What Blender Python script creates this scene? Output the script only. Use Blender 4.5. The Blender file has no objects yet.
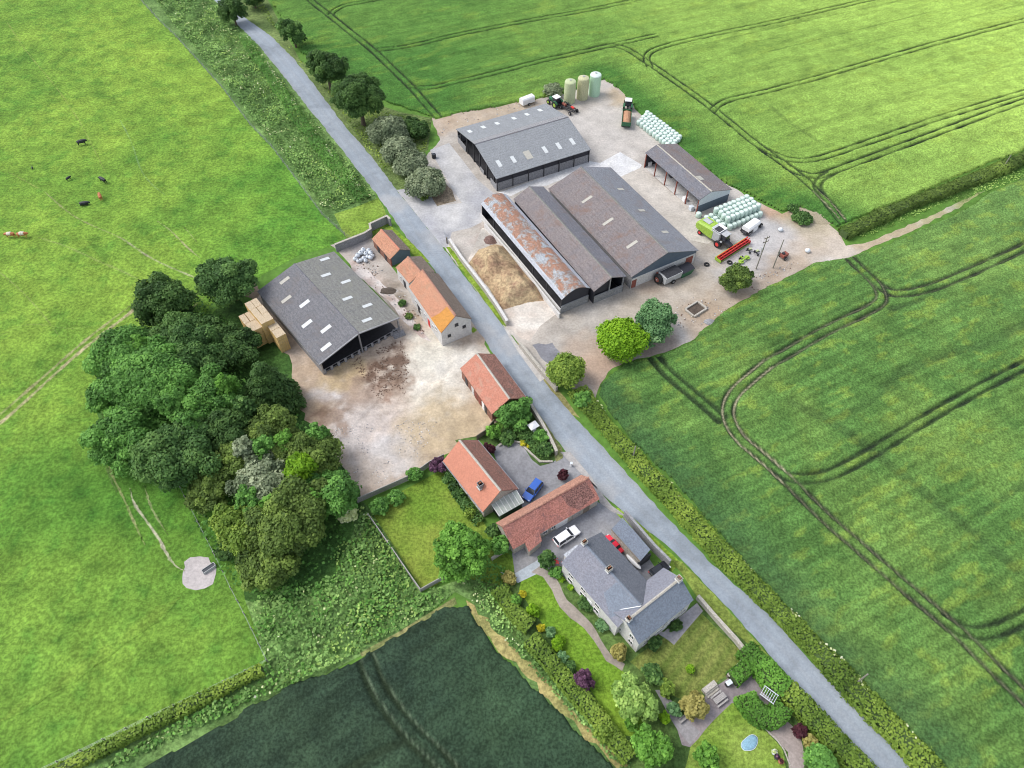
import bpy, math, random
import numpy as np
from mathutils import Vector, Matrix
from mathutils.geometry import delaunay_2d_cdt
R = math.radians
sc = bpy.context.scene
COL = sc.collection
rng = np.random.default_rng(7)
random.seed(7)

# ---------------------------------------------------------------- camera model: survey pixel -> ground metres
TH, FPX, HC = R(38), 723.0, 105.0
CT, ST = math.cos(TH), math.sin(TH)
def W(x, y, h=0.0):
    """world point at height h seen at photo pixel x, y"""
    cx, cy = (x-512)/FPX, -(y-384)/FPX
    r = (cx, cy*CT+ST, cy*ST-CT)
    t = (h-HC)/r[2]
    return Vector((r[0]*t, r[1]*t, h))
def W2(p, h=0.0):
    v = W(p[0], p[1], h); return (v.x, v.y)
def WP(pts, h=0.0): return np.array([W2(p, h) for p in pts])

# ---------------------------------------------------------------- numpy noise
def vnoise(x, y, scale, seed=0):
    r = np.random.default_rng(seed); n = 128
    g = r.random((n, n)); X = np.asarray(x)/scale+1000.3; Y = np.asarray(y)/scale+1000.7
    xi = np.floor(X).astype(int); yi = np.floor(Y).astype(int); fx = X-xi; fy = Y-yi
    fx = fx*fx*(3-2*fx); fy = fy*fy*(3-2*fy)
    a = g[xi % n, yi % n]; b = g[(xi+1) % n, yi % n]; c = g[xi % n, (yi+1) % n]; d = g[(xi+1) % n, (yi+1) % n]
    return (a*(1-fx)+b*fx)*(1-fy)+(c*(1-fx)+d*fx)*fy
def fbm(x, y, scale, seed=0, o=4):
    s = 0; a = 1; t = 0
    for i in range(o):
        s = s+a*vnoise(x, y, scale/2**i, seed+i*17); t += a; a *= .55
    return s/t
def seg_dist(X, Y, pts, maxd=6.0):
    D = np.full(X.shape, 1e3)
    for (ax, ay), (bx, by) in zip(pts[:-1], pts[1:]):
        m = (X > min(ax, bx)-maxd) & (X < max(ax, bx)+maxd) & (Y > min(ay, by)-maxd) & (Y < max(ay, by)+maxd)
        if not m.any(): continue
        x = X[m]; y = Y[m]; dx, dy = bx-ax, by-ay; L = dx*dx+dy*dy+1e-9
        t = np.clip(((x-ax)*dx+(y-ay)*dy)/L, 0, 1)
        d = np.hypot(x-ax-t*dx, y-ay-t*dy); D[m] = np.minimum(D[m], d)
    return D
def inpoly(X, Y, P):
    ins = np.zeros(X.shape, bool); n = len(P); j = n-1
    for i in range(n):
        xi, yi = P[i]; xj, yj = P[j]
        c = ((yi > Y) != (yj > Y)) & (X < (xj-xi)*(Y-yi)/(yj-yi+1e-12)+xi)
        ins ^= c; j = i
    return ins
def smooth(pts, it=2):
    pts = np.array(pts, float)
    for _ in range(it):
        q = [pts[0]]
        for a, b in zip(pts[:-1], pts[1:]): q += [a*.75+b*.25, a*.25+b*.75]
        q.append(pts[-1]); pts = np.array(q)
    return pts
def offset(pts, d):
    pts = np.array(pts); t = np.gradient(pts, axis=0); t /= (np.linalg.norm(t, axis=1, keepdims=True)+1e-9)
    return pts+np.stack([-t[:, 1], t[:, 0]], 1)*d

# ---------------------------------------------------------------- materials
def newmat(name):
    m = bpy.data.materials.new(name); m.use_nodes = True
    nt = m.node_tree; b = nt.nodes['Principled BSDF']
    return m, nt, b
def ramp(nt, cols, pos=None):
    r = nt.nodes.new('ShaderNodeValToRGB'); e = r.color_ramp.elements
    while len(e) < len(cols): e.new(.5)
    for i, c in enumerate(cols):
        e[i].position = pos[i] if pos else i/(len(cols)-1); e[i].color = (*c, 1)
    return r
def bumpnode(nt, b, src, s, d):
    bp = nt.nodes.new('ShaderNodeBump'); bp.inputs['Strength'].default_value = s; bp.inputs['Distance'].default_value = d
    nt.links.new(src, bp.inputs['Height']); nt.links.new(bp.outputs[0], b.inputs['Normal'])
def mix(nt, a, bcol, fac, mode='MIX'):
    m = nt.nodes.new('ShaderNodeMix'); m.data_type = 'RGBA'; m.blend_type = mode
    for s, v in ((0, fac), (6, a), (7, bcol)):
        if isinstance(v, (int, float)): m.inputs[s].default_value = v
        elif isinstance(v, tuple): m.inputs[s].default_value = (*v, 1)
        else: nt.links.new(v, m.inputs[s])
    return m.outputs[2]
def noise(nt, scale, detail=5, rough=.6, co=None, dist=0):
    n = nt.nodes.new('ShaderNodeTexNoise'); n.inputs['Scale'].default_value = scale
    n.inputs['Detail'].default_value = detail; n.inputs['Roughness'].default_value = rough
    n.inputs['Distortion'].default_value = dist
    if co is not None: nt.links.new(co, n.inputs['Vector'])
    return n.outputs['Fac']
def coords(nt, scale=(1, 1, 1)):
    t = nt.nodes.new('ShaderNodeTexCoord'); m = nt.nodes.new('ShaderNodeMapping')
    m.inputs['Scale'].default_value = scale; nt.links.new(t.outputs['Object'], m.inputs[0]); return m.outputs[0]
def plain(name, c, rough=.6, metal=0, var=.12, scale=2.0, spec=.4):
    """painted / simple surface with slight real unevenness"""
    m, nt, b = newmat(name); co = coords(nt)
    d = tuple(x*(1-var) for x in c); l = tuple(min(1, x*(1+var)) for x in c)
    r = ramp(nt, [d, l], [.3, .7]); nt.links.new(noise(nt, scale, 5, .65, co), r.inputs[0])
    nt.links.new(r.outputs[0], b.inputs['Base Color']); b.inputs['Roughness'].default_value = rough
    b.inputs['Metallic'].default_value = metal; b.inputs['Specular IOR Level'].default_value = spec
    return m
def grain(name, cols, s1, s2, w2=.4, rough=.9, bump=.0, bs=8., stretch=(1, 1, 1), pos=None, spec=.2):
    """two-scale mottled surface"""
    m, nt, b = newmat(name); co = coords(nt, stretch)
    r = ramp(nt, cols, pos); nt.links.new(noise(nt, s1, 6, .65, co, .3), r.inputs[0])
    n2 = noise(nt, s2, 4, .7, co); r2 = ramp(nt, [(1-w2,)*3, (1+w2,)*3], [.38, .62]); nt.links.new(n2, r2.inputs[0])
    o = mix(nt, r.outputs[0], r2.outputs[0], 1.0, 'MULTIPLY')
    nt.links.new(o, b.inputs['Base Color']); b.inputs['Roughness'].default_value = rough
    b.inputs['Specular IOR Level'].default_value = spec
    if bump: bumpnode(nt, b, noise(nt, bs, 4, .6, co), bump, .1)
    return m
def attrmat(name, w2=.35, s2=3.0, rough=.95, bump=.4, s3=.5, w3=.15):
    """colour comes from the mesh attribute 'tone' (soil, crop, wear, some painted light), broken up by fine noise"""
    m, nt, b = newmat(name); a = nt.nodes.new('ShaderNodeAttribute'); a.attribute_name = 'tone'; co = coords(nt)
    n2 = noise(nt, s2, 5, .75, co); r2 = ramp(nt, [(1-w2,)*3, (1+w2,)*3], [.41, .60]); nt.links.new(n2, r2.inputs[0])
    n3 = noise(nt, s3, 5, .7, co); r3 = ramp(nt, [(1-w3,)*3, (1+w3,)*3], [.35, .65]); nt.links.new(n3, r3.inputs[0])
    o = mix(nt, a.outputs['Color'], r2.outputs[0], 1.0, 'MULTIPLY'); o = mix(nt, o, r3.outputs[0], 1.0, 'MULTIPLY')
    nt.links.new(o, b.inputs['Base Color']); b.inputs['Roughness'].default_value = rough
    b.inputs['Specular IOR Level'].default_value = .15
    if bump: bumpnode(nt, b, n2, bump, .15)
    return m
def leafmat(name, cols):
    m, nt, b = newmat(name); a = nt.nodes.new('ShaderNodeAttribute'); a.attribute_name = 'tint'
    r = ramp(nt, cols); nt.links.new(a.outputs['Fac'], r.inputs[0])
    nt.links.new(r.outputs[0], b.inputs['Base Color']); b.inputs['Roughness'].default_value = .65
    b.inputs['Specular IOR Level'].default_value = .25
    tr = nt.nodes.new('ShaderNodeBsdfTranslucent'); nt.links.new(r.outputs[0], tr.inputs[0])
    mx = nt.nodes.new('ShaderNodeMixShader'); mx.inputs[0].default_value = .25
    nt.links.new(b.outputs[0], mx.inputs[1]); nt.links.new(tr.outputs[0], mx.inputs[2])
    nt.links.new(mx.outputs[0], nt.nodes['Material Output'].inputs[0])
    return m
def tilemat(name, cols, patch=None, px=4.0, course=3.3, w=.3, big=.35, moss=None):
    """roof covering: rows of tiles or slates, weathered"""
    m, nt, b = newmat(name); co = coords(nt)
    r = ramp(nt, cols); nt.links.new(noise(nt, big, 6, .7, co, .4), r.inputs[0])
    br = nt.nodes.new('ShaderNodeTexNoise'); br.inputs['Scale'].default_value = px; br.inputs['Detail'].default_value = 3
    br.inputs['Roughness'].default_value = .8; nt.links.new(co, br.inputs['Vector'])
    r2 = ramp(nt, [(1-w,)*3, (1+w,)*3], [.41, .60]); nt.links.new(br.outputs[0], r2.inputs[0])
    o = mix(nt, r.outputs[0], r2.outputs[0], 1.0, 'MULTIPLY')
    if moss:
        rm = ramp(nt, [(0, 0, 0), (1, 1, 1)], [.52, .68]); nt.links.new(noise(nt, .55, 7, .75, co, .6), rm.inputs[0])
        o = mix(nt, o, moss, rm.outputs[0])
    wv = nt.nodes.new('ShaderNodeTexWave'); wv.bands_direction = 'Y'; wv.inputs['Scale'].default_value = course
    wv.inputs['Distortion'].default_value = .4; wv.inputs['Detail'].default_value = 1; nt.links.new(co, wv.inputs[0])
    rw = ramp(nt, [(.86,)*3, (1.06,)*3]); nt.links.new(wv.outputs['Fac'], rw.inputs[0])
    o = mix(nt, o, rw.outputs[0], 1.0, 'MULTIPLY')
    nt.links.new(o, b.inputs['Base Color']); b.inputs['Roughness'].default_value = .85
    b.inputs['Specular IOR Level'].default_value = .25
    bumpnode(nt, b, wv.outputs['Fac'], .5, .05)
    return m
def sheetmat(name, cols, w=.22, stains=None, streak=True, ridges=1.1, pos=None):
    """corrugated cement or steel sheet, streaked down the slope (local y), sheets side by side (local x)"""
    m, nt, b = newmat(name); co = coords(nt, (1, .3 if streak else 1, 1)); c2 = coords(nt)
    r = ramp(nt, cols, pos); nt.links.new(noise(nt, .45, 7, .72, co, .3), r.inputs[0])
    r2 = ramp(nt, [(1-w,)*3, (1+w,)*3], [.41, .60]); nt.links.new(noise(nt, 3.5, 4, .8, c2), r2.inputs[0])
    o = mix(nt, r.outputs[0], r2.outputs[0], 1.0, 'MULTIPLY')
    if stains:
        rm = ramp(nt, [(0, 0, 0), (1, 1, 1)], [.5, .7]); nt.links.new(noise(nt, .28, 7, .75, c2, .5), rm.inputs[0])
        o = mix(nt, o, stains, rm.outputs[0])
    for d, s, a in (('X', ridges, .93), ('Y', .42, .9)):
        wv = nt.nodes.new('ShaderNodeTexWave'); wv.bands_direction = d; wv.inputs['Scale'].default_value = s
        nt.links.new(c2, wv.inputs[0])
        rw = ramp(nt, [(a,)*3, (1.0,)*3, (1.03,)*3], [0, .12, 1]); nt.links.new(wv.outputs['Fac'], rw.inputs[0])
        o = mix(nt, o, rw.outputs[0], 1.0, 'MULTIPLY')
    nt.links.new(o, b.inputs['Base Color']); b.inputs['Roughness'].default_value = .8
    b.inputs['Specular IOR Level'].default_value = .3
    wv = nt.nodes.new('ShaderNodeTexWave'); wv.bands_direction = 'X'; wv.inputs['Scale'].default_value = 2.2
    nt.links.new(c2, wv.inputs[0]); bumpnode(nt, b, wv.outputs['Fac'], .35, .04)
    return m

MT = dict(
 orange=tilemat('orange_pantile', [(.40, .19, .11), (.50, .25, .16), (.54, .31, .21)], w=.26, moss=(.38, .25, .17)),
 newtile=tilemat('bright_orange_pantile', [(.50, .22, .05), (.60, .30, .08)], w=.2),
 brown=tilemat('shaded_pantile', [(.15, .125, .105), (.21, .165, .135), (.25, .20, .17)], w=.35),  # for north-east slopes: the slope's shade is put into the tile colour
 shadedred=tilemat('shaded_red_pantile', [(.20, .11, .09), (.31, .155, .12), (.27, .16, .13)], w=.45, moss=(.155, .115, .10)),  # darker partner of the red and salmon tiles, shade of the north-east slope painted in
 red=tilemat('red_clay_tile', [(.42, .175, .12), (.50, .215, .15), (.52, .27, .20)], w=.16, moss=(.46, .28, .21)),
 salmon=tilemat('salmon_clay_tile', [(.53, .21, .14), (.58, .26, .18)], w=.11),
 mixed=tilemat('mottled_red_tile', [(.32, .13, .11), (.43, .185, .145), (.40, .20, .17)], w=.34, moss=(.22, .115, .11), px=4.5),
 pinktile=tilemat('pale_pink_tile', [(.38, .19, .14), (.45, .25, .18)], w=.28),
 slate=tilemat('blue_slate', [(.165, .19, .235), (.20, .23, .28), (.235, .26, .305)], w=.15, big=.5),
 slatedark=tilemat('dark_slate', [(.12, .13, .15), (.15, .16, .185), (.18, .185, .205)], w=.18, big=.5),
 slatelilac=tilemat('lilac_slate', [(.19, .20, .24), (.235, .24, .28), (.27, .26, .285)], w=.16, big=.5),
 cement=sheetmat('grey_cement_sheet', [(0.194, 0.206, 0.220), (0.243, 0.255, 0.269), (0.304, 0.316, 0.324)], w=.22),
 cementdark=sheetmat('dark_cement_sheet', [(0.111, 0.118, 0.130), (0.162, 0.162, 0.182), (0.221, 0.208, 0.221)], w=.27, stains=(0.176, 0.143, 0.130)),
 cementbrown=sheetmat('brown_cement_sheet', [(0.131, 0.129, 0.148), (0.196, 0.173, 0.173), (0.236, 0.192, 0.173)], w=.27, stains=(0.196, 0.129, 0.105)),
 cementslate=sheetmat('dark_slate_grey_sheet', [(.115, .12, .135), (.16, .16, .172), (.195, .185, .19)], w=.25, stains=(.16, .145, .14)),
 cementgreen=sheetmat('lichened_cement_sheet', [(0.137, 0.141, 0.166), (0.200, 0.200, 0.186), (0.242, 0.236, 0.217)], w=.27, stains=(0.220, 0.220, 0.186)),
 cementblue=sheetmat('blue_grey_cement_sheet', [(0.152, 0.163, 0.176), (0.207, 0.215, 0.240), (0.249, 0.248, 0.265)], w=.27, stains=(0.194, 0.170, 0.164)),
 tin=sheetmat('rusty_tin_sheet', [(.33, .36, .39), (.30, .27, .25), (.30, .165, .115), (.35, .19, .13)], streak=False, pos=[.42, .48, .52, .64], w=.3, stains=(.20, .15, .13)),
 tinlight=sheetmat('pale_tin_sheet', [(.30, .30, .32), (.40, .42, .46), (.46, .49, .53)], streak=False, w=.25),
 clad=plain('dark_cladding', (.035, .035, .045), .7),
 cladblue=plain('slate_blue_cladding', (.10, .13, .17), .6),
 palesheet=plain('pale_grey_sheeting', (.55, .58, .62), .5, var=.1),
 panelgrey=grain('concrete_panel', [(.22, .22, .23), (.33, .33, .34)], .6, 5, .25, bump=.2),
 render=grain('white_render', [(.50, .48, .46), (.66, .65, .63)], .5, 4, .15, bump=.15),
 stone=grain('pale_stone_wall', [(.30, .28, .24), (.42, .39, .34), (.48, .45, .40)], .9, 6, .3, bump=.4, bs=5),
 brick=grain('brick_wall', [(.20, .10, .075), (.28, .15, .11)], .9, 6, .3, bump=.3),
 wood=grain('weathered_wood', [(.16, .13, .10), (.26, .22, .18)], 1.5, 9, .3),
 palewood=grain('silvered_wood', [(.30, .28, .27), (.42, .40, .38)], 1.5, 9, .25),
 rooflight=plain('milky_rooflight', (.58, .60, .60), .35),
 rooflightdull=plain('dull_rooflight', (.42, .40, .35), .5),
 glass=plain('dark_window_glass', (.03, .035, .045), .12, spec=.6),
 white=plain('white_paint', (.78, .78, .78), .5, var=.06),
 whitegloss=plain('white_car_paint', (.80, .80, .82), .25, var=.03, spec=.6),
 bluegloss=plain('blue_car_paint', (.04, .12, .45), .22, var=.05, spec=.6),
 redgloss=plain('red_car_paint', (.70, .03, .06), .25, var=.05, spec=.6),
 blackgloss=plain('black_car_paint', (.02, .022, .028), .2, var=.05, spec=.6),
 tyre=plain('tyre_rubber', (.022, .022, .024), .85),
 rim=plain('grey_rim', (.35, .35, .36), .35, .6),
 redpaint=plain('red_machine_paint', (.66, .05, .045), .5, var=.2),
 rust=plain('rusty_red_steel', (.24, .075, .055), .8, var=.35),
 limepaint=plain('lime_machine_paint', (.30, .46, .06), .5, var=.25),
 greenpaint=plain('green_machine_paint', (.03, .13, .06), .45, var=.25),
 greypaint=plain('pale_grey_machine_paint', (.42, .43, .44), .5, var=.15),
 dark=plain('dark_steel', (.04, .04, .045), .6, var=.3),
 steel=plain('galvanised_steel', (.33, .34, .36), .4, .5, var=.2),
 wrap=plain('pale_green_bale_wrap', (.50, .63, .56), .38, var=.12, scale=1.6, spec=.5),
 wraptop=plain('bale_wrap_end', (.62, .72, .66), .38, var=.1, scale=1.6, spec=.5),
 bagwhite=plain('white_woven_bag', (.60, .64, .68), .6, var=.15),
 straw=grain('baled_straw', [(.50, .34, .13), (.64, .44, .18), (.68, .50, .25)], .8, 7, .25, bump=.4),
 strawtop=grain('weathered_straw_top', [(.44, .35, .24), (.56, .46, .33)], .9, 7, .25, bump=.4),
 silo1=grain('cream_green_silo', [(.42, .47, .28), (.52, .56, .34)], .5, 4, .12, rough=.5),
 silo2=grain('stained_cream_silo', [(.38, .38, .22), (.50, .49, .30), (.42, .44, .28)], .5, 4, .2, rough=.5),
 silo3=grain('mint_green_silo', [(.42, .62, .44), (.48, .68, .50)], .5, 4, .1, rough=.5),
 bark=grain('bark', [(.07, .055, .04), (.14, .11, .08)], 1.5, 8, .3),
 pole=grain('creosoted_pole', [(.20, .19, .16), (.30, .28, .24)], 1, 8, .2),
 silage=grain('silage_heap', [(.24, .15, .10), (.36, .25, .15), (.42, .32, .19), (.28, .175, .115)], .14, 1.8, .28, bump=.6, bs=2, pos=[.36, .46, .54, .64]),
 load=grain('brown_trailer_load', [(.38, .20, .12), (.48, .28, .17)], .8, 5, .25, bump=.4),
 skin=plain('skin', (.55, .33, .24), .5), cloth1=plain('blue_cloth', (.10, .17, .34), .8), cloth2=plain('pink_cloth', (.55, .25, .25), .8),
 cow=plain('brown_cow_hide', (.42, .15, .06), .7), cowblack=plain('black_cow_hide', (.02, .022, .028), .6), cowwhite=plain('white_cow_hide', (.62, .55, .46), .7),
 water=plain('water', (.10, .22, .30), .1, spec=.7), terracotta=plain('terracotta', (.42, .18, .10), .8),
 bluecover=plain('pale_blue_cover', (.22, .38, .48), .5, var=.3, scale=5),
)
PAL = dict(
 dark=[(.012, .032, .010), (.028, .068, .018), (.055, .115, .030)],
 deep=[(.012, .034, .010), (.032, .080, .022), (.08, .16, .045)],
 mid=[(.020, .060, .014), (.050, .135, .028), (.10, .23, .05)],
 fresh=[(.03, .085, .015), (.075, .20, .03), (.15, .34, .06)],
 lime=[(.07, .17, .01), (.15, .34, .015), (.28, .52, .03)],
 olive=[(.024, .052, .012), (.070, .125, .028), (.155, .25, .055)],
 grey=[(.050, .080, .045), (.125, .175, .11), (.25, .32, .22)],
 bluegreen=[(.035, .095, .040), (.09, .21, .09), (.20, .36, .18)],
 yellow=[(.22, .25, .02), (.42, .46, .03), (.62, .62, .05)],
 purple=[(.02, .01, .02), (.06, .03, .06), (.13, .07, .13)],
 maroon=[(.018, .007, .010), (.045, .014, .022), (.09, .03, .045)],
 rough=[(.030, .070, .018), (.075, .155, .045), (.15, .26, .085)],
 roughlight=[(.06, .12, .03), (.13, .24, .06), (.24, .37, .11)],
 hedge=[(.035, .075, .012), (.085, .15, .025), (.17, .25, .045)],
 gold=[(.13, .14, .04), (.27, .28, .09), (.42, .43, .16)],
 parsley=[(.20, .30, .10), (.42, .52, .28), (.65, .70, .50)],
)
GAIN = dict(dark=2.0, deep=2.1, mid=2.1, fresh=1.5, lime=1.05, olive=1.55, grey=1.6, bluegreen=1.35, yellow=1, purple=1.6, maroon=1.5, rough=2.3, roughlight=1.75, hedge=2.0, gold=1.1, parsley=1.3)
PAL = {k: [tuple(min(.8, q*GAIN[k]*(1.2, 1.05, .95)[i]) for i, q in enumerate(c)) for c in v] for k, v in PAL.items()}
LM = {k: leafmat('leaves_'+k, v) for k, v in PAL.items()}

# ---------------------------------------------------------------- mesh building
class MB:
    def __init__(s): s.v = []; s.f = []; s.mi = []
    def add(s, V, Fs, mi=0):
        n = len(s.v); s.v += [tuple(v) for v in V]; s.f += [tuple(i+n for i in f) for f in Fs]; s.mi += [mi]*len(Fs); return s
    def box(s, c, d, rz=0, mi=0, ry=0, rx=0):
        M = Matrix.Translation(c) @ Matrix.Rotation(rz, 4, 'Z') @ Matrix.Rotation(ry, 4, 'Y') @ Matrix.Rotation(rx, 4, 'X')
        V = [M @ Vector((x*d[0]/2, y*d[1]/2, z*d[2]/2)) for x in (-1, 1) for y in (-1, 1) for z in (-1, 1)]
        return s.add(V, [(0, 1, 3, 2), (4, 6, 7, 5), (0, 4, 5, 1), (2, 3, 7, 6), (0, 2, 6, 4), (1, 5, 7, 3)], mi)
    def cyl(s, a, b, r0, r1=None, n=10, mi=0, cap=True):
        r1 = r0 if r1 is None else r1; a = Vector(a); b = Vector(b); d = (b-a).normalized()
        u = d.orthogonal().normalized(); w = d.cross(u)
        V = [a+(u*math.cos(t)+w*math.sin(t))*r0 for t in [2*math.pi*i/n for i in range(n)]]
        V += [b+(u*math.cos(t)+w*math.sin(t))*r1 for t in [2*math.pi*i/n for i in range(n)]]
        Fs = [(i, (i+1) % n, n+(i+1) % n, n+i) for i in range(n)]
        if cap: Fs += [tuple(range(n))[::-1], tuple(range(n, 2*n))]
        return s.add(V, Fs, mi)
    def slab(s, P, t, mi=0):
        """P: 4 (or more) top points; t thickness downwards along the normal"""
        P = [Vector(p) for p in P]; n = (P[1]-P[0]).cross(P[-1]-P[0]).normalized()
        if n.z < 0: n = -n
        m = len(P); V = P+[p-n*t for p in P]
        return s.add(V, [tuple(range(m)), tuple(range(2*m-1, m-1, -1))]+[(i, (i+1) % m, m+(i+1) % m, m+i) for i in range(m)], mi)
    def prism(s, P, z0, z1, mi=0):
        m = len(P); V = [(p[0], p[1], z0) for p in P]+[(p[0], p[1], z1) for p in P]
        return s.add(V, [tuple(range(m))[::-1], tuple(range(m, 2*m))]+[(i, (i+1) % m, m+(i+1) % m, m+i) for i in range(m)], mi)
    def loft(s, rings, mi=0, cap=True, closed=True):
        n = len(rings[0]); V = [p for r in rings for p in r]; Fs = []
        for k in range(len(rings)-1):
            for i in range(n if closed else n-1):
                j = (i+1) % n; Fs.append((k*n+i, k*n+j, (k+1)*n+j, (k+1)*n+i))
        if cap: Fs += [tuple(range(n))[::-1], tuple(range((len(rings)-1)*n, len(rings)*n))]
        return s.add(V, Fs, mi)
    def ball(s, c, r, n=10, m=6, mi=0, sz=1.0):
        rings = []
        for k in range(1, m):
            ph = math.pi*k/m; rings.append([(c[0]+r*math.sin(ph)*math.cos(2*math.pi*i/n), c[1]+r*math.sin(ph)*math.sin(2*math.pi*i/n), c[2]-r*sz*math.cos(ph)) for i in range(n)])
        return s.loft(rings, mi)
    def mesh(s, name, mats):
        me = bpy.data.meshes.new(name); me.from_pydata(s.v, [], s.f)
        for m in (mats if isinstance(mats, (list, tuple)) else [mats]): me.materials.append(m)
        if any(s.mi): me.polygons.foreach_set('material_index', s.mi)
        me.update(); return me
def tag(o, label=None, cat=None, group=None, kind=None):
    if label: o['label'] = label
    if cat: o['category'] = cat
    if group: o['group'] = group
    if kind: o['kind'] = kind
    return o
def link(name, me, parent=None, loc=None, rz=None):
    o = bpy.data.objects.new(name, me); COL.objects.link(o)
    if parent: o.parent = parent
    if loc is not None: o.location = loc
    if rz is not None: o.rotation_euler = (0, 0, rz)
    return o
def part(name, mb, m, parent, label=None, smooth_=False, bevel=0, loc=None, rz=None):
    me = mb.mesh(name, m); o = link(name, me, parent, loc, rz)
    if smooth_: me.polygons.foreach_set('use_smooth', [True]*len(me.polygons))
    if bevel:
        b = o.modifiers.new('bevel', 'BEVEL'); b.width = bevel; b.segments = 2; b.limit_method = 'ANGLE'
    if label: o['label'] = label
    return o
def thing(name, label, cat, loc=(0, 0, 0), rz=0, group=None):
    o = bpy.data.objects.new(name, None); COL.objects.link(o); o.location = loc; o.rotation_euler = (0, 0, rz)
    o.empty_display_size = .5
    return tag(o, label, cat, group)
KIDS = {}
def dup(root, loc, rz=0, label=None, scale=None):
    def cp(o, par):
        c = o.copy(); COL.objects.link(c); c.parent = par
        for ch in [q for q in COL.objects if q.parent == o] if o.name not in KIDS else KIDS[o.name]: cp(ch, c)
        return c
    kids = [q for q in COL.objects if q.parent == root] if root.name not in KIDS else KIDS[root.name]
    KIDS[root.name] = kids
    for k in kids:
        if k.name not in KIDS: KIDS[k.name] = [q for q in COL.objects if q.parent == k]
    r = cp(root, None); r.location = loc; r.rotation_euler = (0, 0, rz)
    if label: r['label'] = label
    if scale: r.scale = scale
    return r

# ---------------------------------------------------------------- flat ground patches
def add_tone(me, colr, n):
    at = me.color_attributes.new('tone', 'FLOAT_COLOR', 'POINT'); a = np.ones((n, 4), np.float32); a[:, :3] = np.clip(colr, 0, 1)
    at.data.foreach_set('color', a.ravel())
def jitter_poly(P, amp, step=1.2, seed=1):
    r = np.random.default_rng(seed); out = []
    P = np.array(P); n = len(P)
    for i in range(n):
        a, b = P[i], P[(i+1) % n]; L = np.linalg.norm(b-a); k = max(1, int(L/step))
        if k > 120: k = 120
        d = (b-a)/(L+1e-9); nn = np.array([-d[1], d[0]])
        for j in range(k):
            p = a+(b-a)*j/k; out.append(p+nn*(r.random()-.5)*2*amp*(1 if j else .3))
    return np.array(out)
def patch(name, px, z, mat, amp=0., step=1.2, tone=None, res=1.0, kind='structure', pxworld=False, seed=1):
    """a sheet of ground following the traced outline; tone(x,y)->rgb colours it"""
    P = np.array(px) if pxworld else WP(px)
    if amp: P = jitter_poly(P, amp, step, seed)
    if tone is None:
        vs = [Vector(p) for p in P]; pts = vs; n = len(vs)
        r = delaunay_2d_cdt(pts, [], [list(range(n))], 1, 1e-5)
    else:
        x0, y0 = P.min(0); x1, y1 = P.max(0)
        gx, gy = np.meshgrid(np.arange(x0, x1, res), np.arange(y0, y1, res)); gx = gx.ravel()+rng.uniform(-.2, .2, gx.size)*res; gy = gy.ravel()+rng.uniform(-.2, .2, gy.size)*res
        m = inpoly(gx, gy, P); gx, gy = gx[m], gy[m]
        vs = [Vector(p) for p in P]; n = len(vs)
        r = delaunay_2d_cdt(vs+[Vector((a, b)) for a, b in zip(gx, gy)], [], [list(range(n))], 1, 1e-5)
    me = bpy.data.meshes.new(name); V = np.array([(v.x, v.y, z) for v in r[0]])
    me.from_pydata(V.tolist(), [], r[2]); me.materials.append(mat); me.update()
    if me.polygons and me.polygons[0].normal.z < 0: me.flip_normals()
    if tone is not None: add_tone(me, tone(V[:, 0], V[:, 1]), len(V))
    o = link(name, me); o['kind'] = kind
    return o
def lerp(a, b, t):
    t = np.clip(t, 0, 1)[..., None]; return np.array(a)*(1-t)+np.array(b)*t
def blob(x, y, px, rx, seed=0, ry=None):
    """soft irregular spot mask centred at a photo pixel, radius metres"""
    c = W2(px); d = np.hypot((x-c[0])/rx, (y-c[1])/(ry or rx)); d = d+(fbm(x, y, rx*.7, seed+3)-.5)*1.3
    return np.clip((1.1-d)/.6, 0, 1)

# ================================================================ THE GROUND
g = MB(); g.add([(-2500, -1500, -.02), (2500, -1500, -.02), (2500, 4000, -.02), (-2500, 4000, -.02)], [(0, 1, 2, 3)])
gm = g.mesh('ground', grain('far_farmland', [(.075, .16, .03), (.10, .21, .035), (.13, .24, .05)], .01, .6, .2)); tag(link('ground', gm), kind='structure')

AM = attrmat('field_turf', w2=.27, s2=1.6, s3=.2, w3=.22, bump=.7)
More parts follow.
